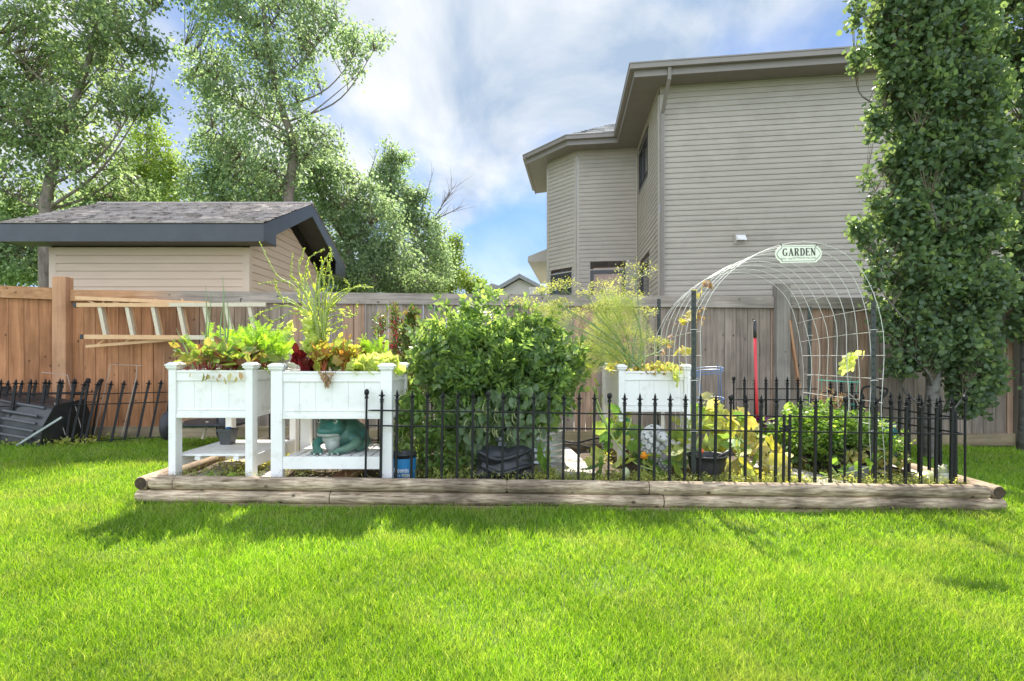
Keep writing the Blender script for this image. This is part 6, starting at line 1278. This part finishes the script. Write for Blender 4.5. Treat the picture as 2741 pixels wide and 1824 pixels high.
# --- columnar fruit shrubs behind
proto = None
for i, (px, tp, wd, lab) in enumerate(((1019, 838, 0.075, 'slim columnar shrub with red fruit, leftmost of the three behind the frog planter'), (1057, 820, 0.062, 'slim columnar shrub with a bare lower stem, middle of the three behind the planter'), (1103, 830, 0.11, 'fuller columnar shrub, rightmost of the three behind the frog planter'))):
    Y = 5.75; b = U(px, 1185, Y); tz = U(px, tp, Y).z; t = plant('columnar_shrub', lab, 'shrub', (b.x, Y, 0.12), 'slim columnar shrubs behind the planters'); st = catmull([Vector((b.x, Y, 0.12)), Vector((b.x+0.01, Y, 0.7)), Vector((b.x, Y, 1.1)), Vector((b.x+0.005, Y, tz-0.03))], 4); stems('stem', [st], 0.012, M_wst, t, 6, 0.3)
    z0 = 0.80 if i == 1 else 0.45; n = 62 if i != 2 else 95; Pc = []
    for k in range(n): f = (k+rgp.random())/n; Pc.append((b.x+rgp.normal()*wd*0.55*(1.1-f*0.5), Y+rgp.normal()*wd*0.5, z0+(tz-z0)*f))
    P = np.repeat(np.array(Pc), 11, 0)+rgp.normal(size=(n*11, 3))*0.020; leaves('foliage', P, 0.058, ML_apple, t, T_LAN if i < 2 else T_OV, 30+i, np.tile([[0,0,0.5]], (len(P), 1)), 0.9, 0.0, 0.2)
    if i < 2:
        for k in range(26):
            z = 1.02+0.42*rgp.random(); q = Vector((b.x+rgp.normal()*0.022, Y-0.03+rgp.normal()*0.02, z+(0.06 if i else 0)))-Vector(t.location)
            if proto is None: mb = MB(); mb.ball((0, 0, 0), 0.013, 7, 5); proto = f = mb.build('red_fruit', mat('red_fruit', (0.48,0.03,0.05), (0.35,0.05,0.04), 9, 0.3), t, world=False, smooth=True)
            else: f = proto.copy(); C.objects.link(f); f.parent = t
            f.location = q

# --- squash
t = plant('squash_plant', 'squash plant with big green and yellow leaves around the stone tortoise and ribbed pot', 'plant', (1.5, 4.6, 0.12)); Ps = []; Ss = []
spec = [(1668,1218,4.5),(1705,1205,4.55),(1752,1235,4.4),(1820,1170,4.7),(1800,1240,4.4),(1840,1225,4.45),(1850,1120,5.0),(1862,1140,4.95),(1880,1180,4.8),(1868,1098,5.1),(1900,1105,5.0),(1910,1150,4.9),(1945,1130,5.0),(1960,1170,4.9),(1985,1150,5.0),(1935,1190,4.8),(1640,1155,4.8),(1655,1180,4.7),(1610,1190,4.7),(1985,1215,4.7),(1790,1190,4.75),(1660,1130,4.9),(1632,1100,5.0),(1720,1255,4.3),(1590,1245,4.4)]
P = np.array([tuple(U(a, b, y)) for a, b, y in spec]); P = np.vstack([P]+[P+rgp.normal(size=P.shape)*np.array([0.08,0.09,0.04]) for _ in range(2)]); leaves('green_leaves', P, 0.165, ML_sq, t, T_SQ, 40, np.tile([[0.1,-.5,.1]], (len(P), 1)), 0.9, 0.1, 0.55, 0.3)
spec = [(1925,1080,5.0),(1905,1125,4.95),(1950,1095,5.0),(1970,1130,4.9),(2000,1160,4.9),(1990,1190,4.8),(2015,1195,4.75),(1965,1205,4.7),(2030,1225,4.6),(2000,1245,4.5),(2050,1215,4.7),(1940,1160,4.85),(2040,1180,4.8),(2010,1125,5.0),(1965,1250,4.45),(2060,1250,4.5),(1990,1262,4.4)]
P = np.array([tuple(U(a, b, y)) for a, b, y in spec]); P = np.vstack([P]+[P+rgp.normal(size=P.shape)*np.array([0.10,0.12,0.04]) for _ in range(2)]); leaves('yellow_leaves', P, 0.150, ML_sqy, t, T_SQ, 41, np.tile([[0.1,-.4,.0]], (len(P), 1)), 0.9, 0.15, 0.5, 0.35)
L = [catmull([U(1590,1035,4.9), U(1600,1080,4.8), U(1625,1140,4.6), U(1650,1185,4.5), U(1700,1240,4.35), U(1760,1262,4.3)], 5), catmull([U(1625,1140,4.6), U(1600,1100,4.7), U(1590,1060,4.8)], 4), catmull([U(1650,1185,4.5), U(1680,1150,4.6), U(1690,1120,4.7)], 4), catmull([U(1860,1200,4.5), U(1875,1160,4.6), U(1880,1130,4.7)], 4), catmull([U(1862,1220,4.5), U(1850,1170,4.7), U(1840,1120,4.9)], 4), catmull([U(1940,1230,4.5), U(1950,1180,4.7), U(1930,1130,4.9)], 4), catmull([U(1985,1250,4.4), U(1975,1200,4.6), U(1990,1150,4.8)], 4)]
stems('vines', L, 0.010, M_stem, t, 7, 0.6)
t = plant('squash_vine', 'thin squash vine with small leaves climbing beside the left edge of the third planter', 'plant', tuple(U(1620, 1150, 4.6))); L = [catmull([U(1625,1150,4.6), U(1608,1100,4.7), U(1590,1050,4.85), U(1572,1000,4.95), U(1588,960,5.0)], 5)]; stems('stem', L, 0.0045, M_stem, t, 5); P = np.array([tuple(U(a, b, 4.85)) for a, b in ((1575,985),(1592,1020),(1602,1032),(1578,1048),(1612,1080),(1590,1100),(1620,1125),(1566,970),(1600,1060))]); leaves('leaves', P, 0.085, ML_sq, t, T_SQ, 42, np.tile([[0,-.5,0.2]], (len(P), 1)), 0.9, 0, 0.4)
fl = thing('squash_blossom', 'open orange yellow squash blossom on a thin stalk beside the tortoise', 'flower', tuple(U(1722, 1232, 4.30))); c = U(1722, 1226, 4.30); tip = leafmat('orange_petal', [(0.75,0.34,0.02),(0.80,0.40,0.03)], 0.4, 0.45, tint=(1.1,0.9,0.5)); P = np.tile(np.array([tuple(c)]), (6, 1)); D = np.array([(math.cos(a), math.sin(a)*0.6-0.5, 0.55+0.35*math.sin(a)) for a in [i*PI/3+.3 for i in range(6)]]); leaves('petals', P, 0.058, tip, fl, (T_OV[0]*np.array([1.1,1,2.0]), T_OV[1]), 43, D, 0.05, 0, 0.2, 0.1)
stems('stalk', [catmull([c, c+Vector((0.008,0,-0.06)), c+Vector((0.02,0.01,-0.13))], 4)], 0.0045, M_stem, fl, 6)
mb = MB(); mb.ball((0,0,0), (0.036,0.034,0.048), 20, 14); o = mb.build('squash_fruit', mat('pale_green_rind', (0.42,0.47,0.26), (0.50,0.53,0.32), 14, 0.4, 0.05), smooth=True); o.location = U(1674, 1269, 4.27)+Vector((0,0,0.004)); tag(o, 'small pale green round squash lying by the front timber', 'squash')
t = plant('squash_shoot', 'yellow green squash shoot creeping along the timber in front of the concrete block', 'plant', tuple(U(2260, 1275, 4.25))); L = [catmull([U(2195,1282,4.2), U(2240,1272,4.22), U(2290,1262,4.25), U(2330,1248,4.28), U(2352,1228,4.3), U(2362,1222,4.3)], 5), catmull([U(2240,1272,4.22), U(2225,1250,4.25), U(2218,1238,4.25)], 3)]; stems('stem', L, 0.0075, M_stem, t, 6, 0.5)
P = np.array([tuple(U(a, b, 4.25)) for a, b in ((2222,1238),(2232,1245),(2248,1262),(2280,1250),(2300,1256),(2318,1240),(2340,1232),(2352,1226),(2346,1240),(2270,1262),(2215,1270),(2330,1262))]); leaves('leaves', P, 0.062, ML_pars, t, T_SQ, 44, np.tile([[0,-.3,0.3]], (len(P), 1)), 0.9, 0, 0.4, 0.4)
# vine remains on the arch
t = plant('climbing_vine', 'yellowing and dried vine leaves on the left foot of the wire arch', 'plant', (1.5, 4.6, 0.9)); L = [catmull([U(1868,985,4.5), U(1864,900,4.5), U(1870,830,4.5), U(1878,780,4.5), U(1895,750,4.5)], 5), catmull([U(1825,960,4.9), U(1822,880,4.9), U(1826,850,4.9)], 4), catmull([U(1783,960,5.2), U(1782,920,5.2)], 3)]; stems('stem', L, 0.0035, M_wst, t, 4)
P = np.array([tuple(U(a, b, y)) for a, b, y in ((1838,845,4.8),(1830,855,4.8),(1822,850,4.8),(1845,835,4.8),(1850,828,4.8),(1842,862,4.8),(1815,935,4.9),(1810,940,4.9),(1822,928,4.9),(1846,930,4.9),(1880,775,4.5),(1868,782,4.5))]); leaves('yellow_leaves', P, 0.095, ML_sqy, t, T_SQ, 45, np.tile([[0,-.4,-.3]], (len(P), 1)), 0.8, 0, 0.3)
P = np.array([tuple(U(a, b, 4.5)) for a, b in ((1892,752),(1900,762),(1888,765),(1896,748),(1874,820),(1880,828),(1872,855),(1884,850),(1878,845),(1785,915),(1783,932),(1826,870),(1775,940))]); leaves('dry_leaves', np.repeat(P, 3, 0)+rgp.normal(size=(len(P)*3, 3))*0.015, 0.052, ML_dry, t, T_OV, 46, np.tile([[0,0,-.6]], (len(P)*3, 1)), 0.9, 0, 0.1)
t = plant('young_vine', 'small sapling like vine with a bright yellow green leaf cluster inside the arch', 'plant', tuple(U(2272, 1110, 5.0))); L = [catmull([U(2276,1110,5.0), U(2272,1060,5.0), U(2268,1010,5.0), U(2270,985,5.0)], 5), catmull([U(2270,1052,5.0), U(2290,1070,4.95), U(2300,1095,4.9)], 4)]; stems('stem', L, 0.0048, mat('pale_bark', (0.42,0.38,0.30), None, 9, 0.7), t, 5)
P = np.array([tuple(U(a, b, 4.98)) for a, b in ((2265,962),(2275,955),(2290,948),(2300,955),(2308,962),(2270,975),(2280,985),(2262,970),(2285,968))]); leaves('leaves', P, 0.12, ML_lett, t, T_SQ, 47, np.tile([[0,-.4,-.2]], (len(P), 1)), 0.9, 0, 0.3)
t = plant('dried_plant', 'brown withered plant with curled leaves inside the green wire cage', 'plant', tuple(U(2225, 1110, 5.5))); L = arcs((U(2225,1110,5.5).x, 5.5, 0.42), 34, 0.17, 0.42, 51, bend=0.2); stems('stems', L, 0.0035, M_wst, t, 4); P, D = along(L, 12, 0.014, 15, 0.3); leaves('dry_leaves', P, 0.042, ML_dry, t, T_LAN, 48, np.tile([[0,0,-.8]], (len(P), 1)), 0.8, 0, 0.1)
# parsley and celery
t = plant('parsley_plant', 'lush bright green parsley and celery overflowing the black woven container', 'plant', (2.95, 4.95, 0.3)); lob = [((2.88,4.92,0.46), (0.40,0.32,0.13), 4), ((2.58,4.95,0.40), (0.20,0.28,0.17), 1.4), ((3.12,4.85,0.34), (0.22,0.26,0.13), 1.2), ((2.72,5.0,0.56), (0.22,0.22,0.08), 1.0), ((3.10,4.66,0.34), (0.22,0.10,0.10), 0.7), ((2.70,4.68,0.34), (0.2,0.10,0.12), 0.5)]
Pc = in_ellipsoids(lob, 430, rgp, 0.4); LT = [catmull([Vector((2.95+0.16*rgp.normal(), 4.95+0.1*rgp.normal(), 0.28)), Vector((p[0]*.6+2.95*.4, p[1]*.6+4.95*.4, p[2]+0.02)), Vector(p)], 3) for p in Pc[:240]]; stems('stems', LT, 0.0038, M_stem, t, 4)
P = np.repeat(Pc, 6, 0)+rgp.normal(size=(430*6, 3))*0.036; leaves('foliage', P, 0.072, ML_pars, t, T_PAR, 49, None, 1, 0.0, 0.6)
P = in_ellipsoids([((3.02,4.60,0.27), (0.28,0.07,0.09), 1)], 80, rgp); leaves('yellow_leaves', P, 0.085, ML_sqy, t, T_PAR, 50, np.tile([[0,-.4,-.6]], (len(P), 1)), 0.7, 0, 0.3)
t = plant('parsley_clump', 'second clump of green leaves between the squash and the parsley', 'plant', (2.55, 5.2, 0.15)); P = in_ellipsoids([((2.50,5.15,0.36), (0.22,0.2,0.18), 2), ((2.75,5.3,0.44), (0.2,0.2,0.2), 1), ((2.45,4.95,0.25), (0.16,0.14,0.1), 1)], 520, rgp); leaves('foliage', P, 0.085, ML_pep, t, T_OV, 51, None, 1, 0, 0.6)
t = plant('petunia', 'dark purple petunias at the foot of the red handled tool', 'flower', tuple(U(2035, 1140, 5.2))); P = in_ellipsoids([(tuple(U(2030,1135,5.2)), (0.13,0.1,0.06), 1)], 60, rgp); leaves('petals', P, 0.042, leafmat('purple_petal', [(0.06,0.01,0.07),(0.10,0.02,0.11)], 0.3, 0.5, tint=(1,0.8,1)), t, T_RND, 52, np.tile([[0,-.7,0.2]], (60, 1)), 0.6, 0, 0.2); P = in_ellipsoids([(tuple(U(2035,1160,5.2)), (0.16,0.12,0.10), 1)], 150, rgp); leaves('foliage', P, 0.05, ML_pep, t, T_OV, 53)
# dock like weed by the tub and a leaf under the left planter
t = plant('dock_weed', 'upright light green dock weed in front of the steel tub', 'plant', tuple(U(1462, 1270, 4.3))); P = np.array([tuple(U(a, b, 4.32)) for a, b in ((1462,1268),(1458,1262),(1468,1262),(1450,1250),(1470,1240),(1462,1225),(1455,1232))]); leaves('leaves', P, 0.15, ML_pars, t, T_LAN if False else (T_OV[0]*np.array([.75,1,1]), T_OV[1]), 54, np.tile([[0,-.1,1]], (len(P), 1)), 0.45, 0, 0.1, 0.3)
t = plant('seedling_plant', 'two small round green leaves poking over the timber under the left planter', 'plant', tuple(U(566, 1275, 4.13))); P = np.array([tuple(U(a, b, 4.14)) for a, b in ((566,1285),(560,1280),(618,1282),(628,1280))]); leaves('leaves', P, 0.07, ML_pep, t, T_RND, 55, np.tile([[0,-.5,.8]], (len(P), 1)), 0.5, 0, 0.2)
# low ground cover over the soil
def cover():
    rg = np.random.default_rng(77); n = 70000; X = -2.62+6.1*rg.random(n); Y = 4.12+1.82*rg.random(n)
    dens = 0.30+0.5*(np.sin(X*3.1+1)+np.sin(Y*4.7+X*1.3))*0.5+0.75*np.exp(-((Y-4.24)/0.18)**2)*(X > 0.1)+0.30*(X < -1.0)*(Y < 4.5)*np.exp(-((X+2.3)/0.2)**2)
    open_ = ((X > -0.1) & (X < 0.75) & (Y > 4.3) & (X < 0.47+0.3*(5.5-Y)))
    dens = np.where((X > 0.35) & (X < 0.80) & (Y > 4.45), dens-0.7, dens); dens = np.where((X < -0.9) & (X > -2.0), dens-0.35, dens)
    for xa, xb, ya, yb, w in ((2.48, 2.21, 4.2, 5.15, 0.15), (3.41, 3.60, 4.35, 5.95, 0.12)):
        f = np.clip((Y-ya)/(yb-ya), 0, 1); dens = np.where((np.abs(X-(xa+(xb-xa)*f)) < w) & (Y > ya), -1, dens)
    keep = rg.random(n) < dens; X, Y = X[keep], Y[keep]; Z = ZS-0.0115*X+0.012+0.055*rg.random(len(X))**1.6*(1+0.8*(Y < 4.5))
    o = leaves('weeds', np.stack([X, Y, Z], 1), 0.020, ML_weed, None, T_OV, 60, None, 1, 0, 0.55, 0.5); tag(o, 'low yellow green creeping chickweed covering the soil of the bed', 'weeds', kind='stuff')
    m = 1500; X = -2.6+6.0*rg.random(m)**0.8; Y = 4.13+0.12*rg.random(m); k = (X > 0.3) | (X < -2.0) | (rg.random(m) < 0.25); X, Y = X[k], Y[k]; P = np.stack([X, Y, ZS-0.0115*X+0.02+0*X], 1)
    lines = [[Vector(p), Vector(p)+Vector((rg.normal()*0.02, rg.normal()*0.02-0.005, 0.045)), Vector(p)+Vector((rg.normal()*0.035, rg.normal()*0.03-0.01, 0.07+0.04*rg.random()))] for p in P[:700]]
    o = stems('weed_stalks', lines, 0.0012, M_stem, None, 3, 0.7); tag(o, 'thin wiry weed stalks with tiny buds along the front timber', 'weeds', kind='stuff')
    PP, DD = along(lines, 5, 0.008, 61, 0.4); b = leaves('bud_leaves', PP, 0.009, ML_weed, o, T_OV, 62)
    # weeds in the dirt strip below the tipped tub
    X = -6.3+1.3*rg.random(900)**1.5; Y = 6.35+0.6*rg.random(900); o = leaves('strip_weeds', np.stack([X, Y, gz(X)+0.01+0.06*rg.random(900)], 1), 0.042, ML_weed, None, T_OV, 63, None, 1, 0, 0.4); tag(o, 'leafy weeds in the dirt strip under the tipped tub', 'weeds', kind='stuff')
cover()
# ================================================================== trees
ML_pop = leafmat('poplar_leaf', [(0.10,0.145,0.085),(0.14,0.19,0.10),(0.18,0.24,0.125),(0.26,0.32,0.17)], 0.58, 0.42, (1.15,1.2,0.75), big=1.1)
ML_pop2 = leafmat('poplar_leaf_light', [(0.145,0.20,0.13),(0.185,0.245,0.15),(0.24,0.31,0.18),(0.32,0.385,0.23)], 0.6, 0.45, (1.12,1.18,0.8), big=1.1)
ML_birch = leafmat('birch_leaf', [(0.14,0.22,0.05),(0.22,0.31,0.07),(0.28,0.36,0.10)], 0.48, 0.5, big=1.1)
ML_asp2 = leafmat('aspen_leaf', [(0.085,0.135,0.08),(0.115,0.175,0.095),(0.145,0.21,0.11),(0.21,0.28,0.13)], 0.5, 0.36, big=2.5)
def tree(name, label, trunk, r0, lobes, ncl, per, size, lm, seed, bark=M_bark, tmpl=T_OV, crad=0.22, limbs=1, shell=0.3, droop=0.45, twr=0.010, upn=0.2, flat=1.0, bare=None, group=None, cat='tree'):
    rg = np.random.default_rng(seed); T = catmull([Vector(p) for p in trunk], 6); t = thing(name, label, cat, tuple(T[0]), 0, group); k = len(T)
    mb = MB(); mb.tube(T, [r0*(1-0.82*(i/(k-1))**0.9)+(0.25*r0*math.exp(-i*1.2)) for i in range(k)], 12)
    Ls = []
    for c, rad, w in lobes:
        c = Vector(c); best = None
        for i, p in enumerate(T):
            dz = c.z-p.z; dh = math.hypot(c.x-p.x, c.y-p.y); cost = abs(dz-0.75*dh-0.2)+0.25*dh
            if best is None or cost < best[0]: best = (cost, i)
        i = best[1]; p = T[i]
        for q in range(limbs):
            e = c+Vector((rg.normal()*rad[0]*0.35, rg.normal()*rad[1]*0.35, rg.normal()*rad[2]*0.3+rad[2]*0.25)); m = p.lerp(e, 0.5)+Vector((rg.normal()*0.1, rg.normal()*0.1, -0.10*(e-p).length)); path = catmull([p, m, e], 6); rr = r0*0.27*(1-0.6*i/(k-1)); n = len(path)
            mb.tube(path, [rr*(1-0.85*j/(n-1)) for j in range(n)], 7); Ls.append(path)
    mb.build('trunk', bark, t, smooth=True)
    Pc = in_ellipsoids(lobes, ncl, rg, shell); allp = np.array([tuple(p) for l in Ls for p in l[2:]]); tw = MB(); DD = np.zeros((ncl, 3))
    for j, p in enumerate(Pc):
        d = np.linalg.norm(allp-p-np.array([0, 0, -0.25]), axis=1); a = Vector(allp[int(np.argmin(d))]); b = Vector(p); m = a.lerp(b, 0.5)+Vector((0, 0, -0.06*(b-a).length)); tw.tube([a, m, b], [twr, twr*0.7, twr*0.3], 3, False); DD[j] = tuple((b-a).normalized()) if (b-a).length > 1e-4 else (0, 0, 1)
    if bare:
        for (a, b, n, ln) in bare:
            a = Vector(a); b = Vector(b)
            for q in range(n):
                f = rg.random(); s = a.lerp(b, f); e = s+((b-a).normalized()+Vector((rg.normal()*0.6, rg.normal()*0.4, rg.random()*0.7)))*ln*rg.random(); tw.tube([s, s.lerp(e, .5)+Vector((0.03, 0, 0.02)), e], [twr*0.8, twr*0.6, twr*0.25], 3, False)
            tw.tube([a, a.lerp(b, .5), b], [twr*2, twr*1.4, twr*0.5], 4, False)
    tw.build('twigs', M_twig, t)
    f = (rg.random(ncl*per)-0.55)*1.5; D = np.repeat(DD, per, 0); P = np.repeat(Pc, per, 0)+D*(f*crad)[:, None]+rg.normal(size=(ncl*per, 3))*crad*np.array([0.42, 0.42, 0.36*flat])
    leaves('crown', P, size, lm, t, tmpl, seed+1, D*0.4+np.array([0, 0, -0.2]), 0.8, droop, upn)
    return t
def lb(px, py, Y, rx, rz, w, ry=None):      # crown lobe measured on the photo (px radii) at its real distance
    c = U(px, py, Y); return (tuple(c), (rx/F*Y, (ry or rx*0.8)/F*Y, rz/F*Y), w)
# big cottonwood at the left
Y = 12.2
tree('poplar_tree', 'big dark green poplar with a rough thick trunk behind the left end of the shed', [(U(128,700,Y).x, Y, -0.1), tuple(U(124,600,Y)), tuple(U(128,520,Y)), tuple(U(160,380,Y)), tuple(U(215,230,Y)), tuple(U(260,60,Y)), tuple(U(270,-200,Y))], 0.17,
     [lb(60,140,Y,130,130,2.2), lb(190,60,Y,140,110,2.2), lb(330,70,Y-.5,100,75,1.0), lb(400,140,Y-.4,50,28,0.35), lb(280,190,Y,110,70,1.0), lb(60,330,Y,120,100,2.0), lb(200,350,Y,130,85,1.8), lb(330,270,Y-.5,95,32,0.7), lb(400,265,Y-.5,32,22,0.2), lb(30,470,Y,90,70,1.0), lb(230,450,Y,120,55,1.0), lb(120,240,Y+1,140,100,1.2), lb(-80,250,Y,110,250,2.5), lb(200,-150,Y,260,150,3.5), lb(430,-60,Y,110,60,0.8), lb(330,520,Y+1,90,40,0.5)],
     1050, 25, 0.092, ML_pop, 101, crad=0.25, shell=0.25, droop=0.55, twr=0.014)
Y = 13.8
tree('poplar_tree', 'tall airy poplar rising behind the shed ridge in the middle of the left side', [(U(745,800,Y).x, Y, -0.2), tuple(U(770,560,Y)), tuple(U(785,400,Y)), tuple(U(755,290,Y)), tuple(U(720,140,Y)), tuple(U(700,-40,Y)), tuple(U(690,-200,Y))], 0.15,
     [lb(620,90,Y,105,100,2.0), lb(740,50,Y,110,90,2.0), lb(860,90,Y,80,75,1.1), lb(960,110,Y,60,38,0.5), lb(1020,105,Y,30,22,0.16), lb(950,190,Y,40,28,0.22), lb(540,200,Y,60,55,0.7), lb(500,130,Y,26,30,0.12), lb(640,240,Y,110,75,1.5), lb(770,190,Y,90,80,1.3), lb(600,340,Y,85,75,1.2), lb(760,340,Y,90,80,1.3), lb(690,450,Y,120,90,1.8), lb(850,380,Y,60,60,0.6), lb(660,-90,Y,150,90,2), lb(850,-60,Y,90,80,1.0), lb(560,-40,Y,90,70,0.8)],
     1050, 22, 0.086, ML_pop2, 102, crad=0.25, shell=0.2, droop=0.6, twr=0.013)
Y = 14.5
tree('poplar_tree', 'dense darker young poplar directly behind the shed roof', [(U(600,800,Y).x, Y, -0.2), tuple(U(600,600,Y)), tuple(U(595,480,Y)), tuple(U(590,380,Y))], 0.10,
     [lb(570,430,Y,75,70,1.5), lb(650,500,Y,90,70,1.5), lb(560,520,Y,80,60,1.5), lb(740,500,Y,80,70,1.2), lb(540,345,Y,28,30,0.15), lb(680,590,Y,120,60,1.0)], 430, 24, 0.08, ML_pop2, 103, crad=0.26, droop=0.4, twr=0.009)
Y = 21.0
tree('birch_tree', 'pale yellow green birch between the two big poplars', [(U(390,800,Y).x, Y, -0.3), tuple(U(390,600,Y)), tuple(U(392,450,Y)), tuple(U(395,320,Y))], 0.09, [lb(390,350,Y,48,50,0.8), lb(400,430,Y,75,65,1.6), lb(370,510,Y,95,65,1.8), lb(460,480,Y,55,60,1.0), lb(480,560,Y,90,70,1.2), lb(290,560,Y,90,70,1.2)], 560, 26, 0.10, ML_birch, 104, bark=M_aspenbark, crad=0.32, droop=0.5, twr=0.009)
Y = 16.0
tree('willow_tree', 'light green loose crowned tree to the right of the shed gable', [(U(960,820,Y).x, Y, -0.2), tuple(U(940,700,Y)), tuple(U(900,600,Y)), tuple(U(850,500,Y)), tuple(U(840,430,Y))], 0.16,
     [lb(850,470,Y,85,70,1.3), lb(930,520,Y,90,80,1.6), lb(900,610,Y,90,70,1.6), lb(1000,600,Y,90,80,1.7), lb(960,700,Y,110,70,1.8), lb(860,400,Y,40,40,0.3), lb(780,560,Y,80,60,1.0), lb(1040,690,Y,80,60,1.2)], 950, 20, 0.09, ML_pop2, 105, crad=0.28, droop=0.6, twr=0.011)
Y = 19.0
tree('poplar_tree', 'grey green poplar with a narrow pointed top right of the loose crowned tree', [(U(1060,820,Y).x, Y, -0.3), tuple(U(1050,650,Y)), tuple(U(1045,520,Y)), tuple(U(1050,400,Y))], 0.13,
     [lb(1045,420,Y,28,38,0.4), lb(1080,425,Y,16,20,0.12), lb(1040,480,Y,45,40,0.7), lb(1070,550,Y,65,55,1.2), lb(1110,520,Y,32,28,0.3), lb(1120,620,Y,70,60,1.2), lb(1150,710,Y,75,60,1.3), lb(1080,740,Y,90,50,1.2)], 720, 24, 0.09, ML_pop2, 106, crad=0.28, droop=0.4, twr=0.010, bare=[(tuple(U(1165,580,Y)), tuple(U(1212,505,Y)), 34, 0.7), (tuple(U(1130,560,Y)), tuple(U(1158,465,Y)), 8, 0.4), (tuple(U(985,480,Y)), tuple(U(1010,405,Y)), 5, 0.3), (tuple(U(1160,590,Y)), tuple(U(1225,560,Y)), 22, 0.5), (tuple(U(910,400,Y)), tuple(U(915,330,Y)), 12, 0.5)])
Y = 22.0
tree('poplar_tree', 'low pale green tree at the right end of the tree row above the fence', [(U(1215,830,Y).x, Y, -0.3), tuple(U(1210,740,Y)), tuple(U(1215,660,Y))], 0.10, [lb(1190,690,Y,45,45,0.7), lb(1222,650,Y,18,20,0.15), lb(1210,745,Y,60,40,1.0), lb(1265,765,Y,30,22,0.4), lb(1290,782,Y,18,12,0.15), lb(1140,760,Y,70,45,0.8)], 400, 22, 0.09, ML_birch, 107, crad=0.28, droop=0.4, twr=0.010)
Y = 13.0
tree('lilac_shrub', 'broad dark green shrub filling the gap between the fence and the left poplar', [(U(20,760,Y).x, Y, -0.1), tuple(U(20,700,Y)), tuple(U(25,640,Y))], 0.06, [lb(30,700,Y,110,70,2), lb(-60,620,Y,80,110,1.5), lb(60,590,Y,70,60,0.8), lb(190,570,Y,120,50,0.9)], 420, 36, 0.09, ML_pop2, 108, crad=0.26, droop=0.2, twr=0.01, cat='shrub')
Y = 15.0
tree('lilac_shrub', 'wide green shrub mass just over the fence right of the shed', [(U(1000,830,Y).x, Y, -0.2), tuple(U(1000,780,Y)), tuple(U(1005,720,Y))], 0.06, [lb(900,740,Y,90,45,1.2), lb(1010,750,Y,90,45,1.2), lb(1110,765,Y,80,35,1), lb(800,700,Y,70,60,0.8), lb(760,620,Y,60,60,0.5)], 480, 38, 0.07, ML_pop, 109, crad=0.24, droop=0.3, twr=0.01, cat='shrub')
# columnar aspens in the garden at the right
Y = 6.3
bx = U(2497,1195,Y).x
tree('columnar_aspen', 'tall columnar aspen with dense round leaves standing right of the garden bed', [(bx, Y, gz(bx)-0.05), tuple(U(2492,1120,Y)), tuple(U(2500,950,Y)), tuple(U(2480,700,Y)), tuple(U(2465,400,Y)), tuple(U(2430,100,Y)), tuple(U(2420,-250,Y)), tuple(U(2430,-450,Y))], 0.085,
     [lb(2435,60,Y,105,120,2.6), lb(2540,80,Y,110,120,2.2), lb(2460,240,Y,95,110,2.4), lb(2580,260,Y,105,110,2.2), lb(2465,420,Y,92,100,2.3), lb(2590,430,Y,105,100,2.2), lb(2440,590,Y,88,90,2.2), lb(2570,600,Y,115,95,2.2), lb(2485,740,Y,95,80,2.0), lb(2600,770,Y,95,85,1.8), lb(2445,850,Y,48,60,0.8), lb(2570,900,Y,85,80,1.8), lb(2480,930,Y,66,50,1.0), lb(2610,1000,Y,65,75,1.1), lb(2590,1075,Y,40,40,0.35), lb(2350,690,Y,26,20,0.10), lb(2480,-120,Y,160,120,3), lb(2440,-330,Y,130,130,2.2), lb(2350,830,Y+.1,20,30,0.08), lb(2300,150,Y,22,40,0.12), lb(2345,330,Y,20,46,0.12), lb(2320,470,Y,18,30,0.06), lb(2315,620,Y,26,34,0.16), lb(2345,540,Y,16,22,0.05), lb(2335,745,Y,26,24,0.10), lb(2385,900,Y,22,26,0.08), lb(2405,985,Y,26,18,0.06), lb(2292,40,Y,18,40,0.08)],
     4200, 16, 0.054, ML_asp2, 110, bark=M_aspenbark, tmpl=T_RND, crad=0.11, shell=0.0, droop=0.15, twr=0.005, upn=0.2)
Y = 6.8; bx = 6.35
tree('columnar_aspen', 'second columnar aspen partly cut off by the right edge', [(bx, Y, gz(bx)-0.05), (bx+.02, Y, 1.5), (bx-.03, Y, 3.2), (bx, Y, 5.2), (bx, Y, 7.0)], 0.08,
     [lb(2750,60,Y,120,120,2.4), lb(2690,160,Y,60,90,0.9), lb(2760,300,Y,100,120,2.2), lb(2770,480,Y,90,100,2.0), lb(2775,640,Y,80,90,1.8), lb(2765,780,Y,70,60,1.2), lb(2750,870,Y,55,40,0.6), lb(2740,-140,Y,140,130,2.6), lb(2740,-340,Y,110,130,2.0)],
     900, 15, 0.062, ML_asp2, 111, bark=M_aspenbark, tmpl=T_RND, crad=0.11, shell=0.35, droop=0.15, twr=0.006, upn=0.35)
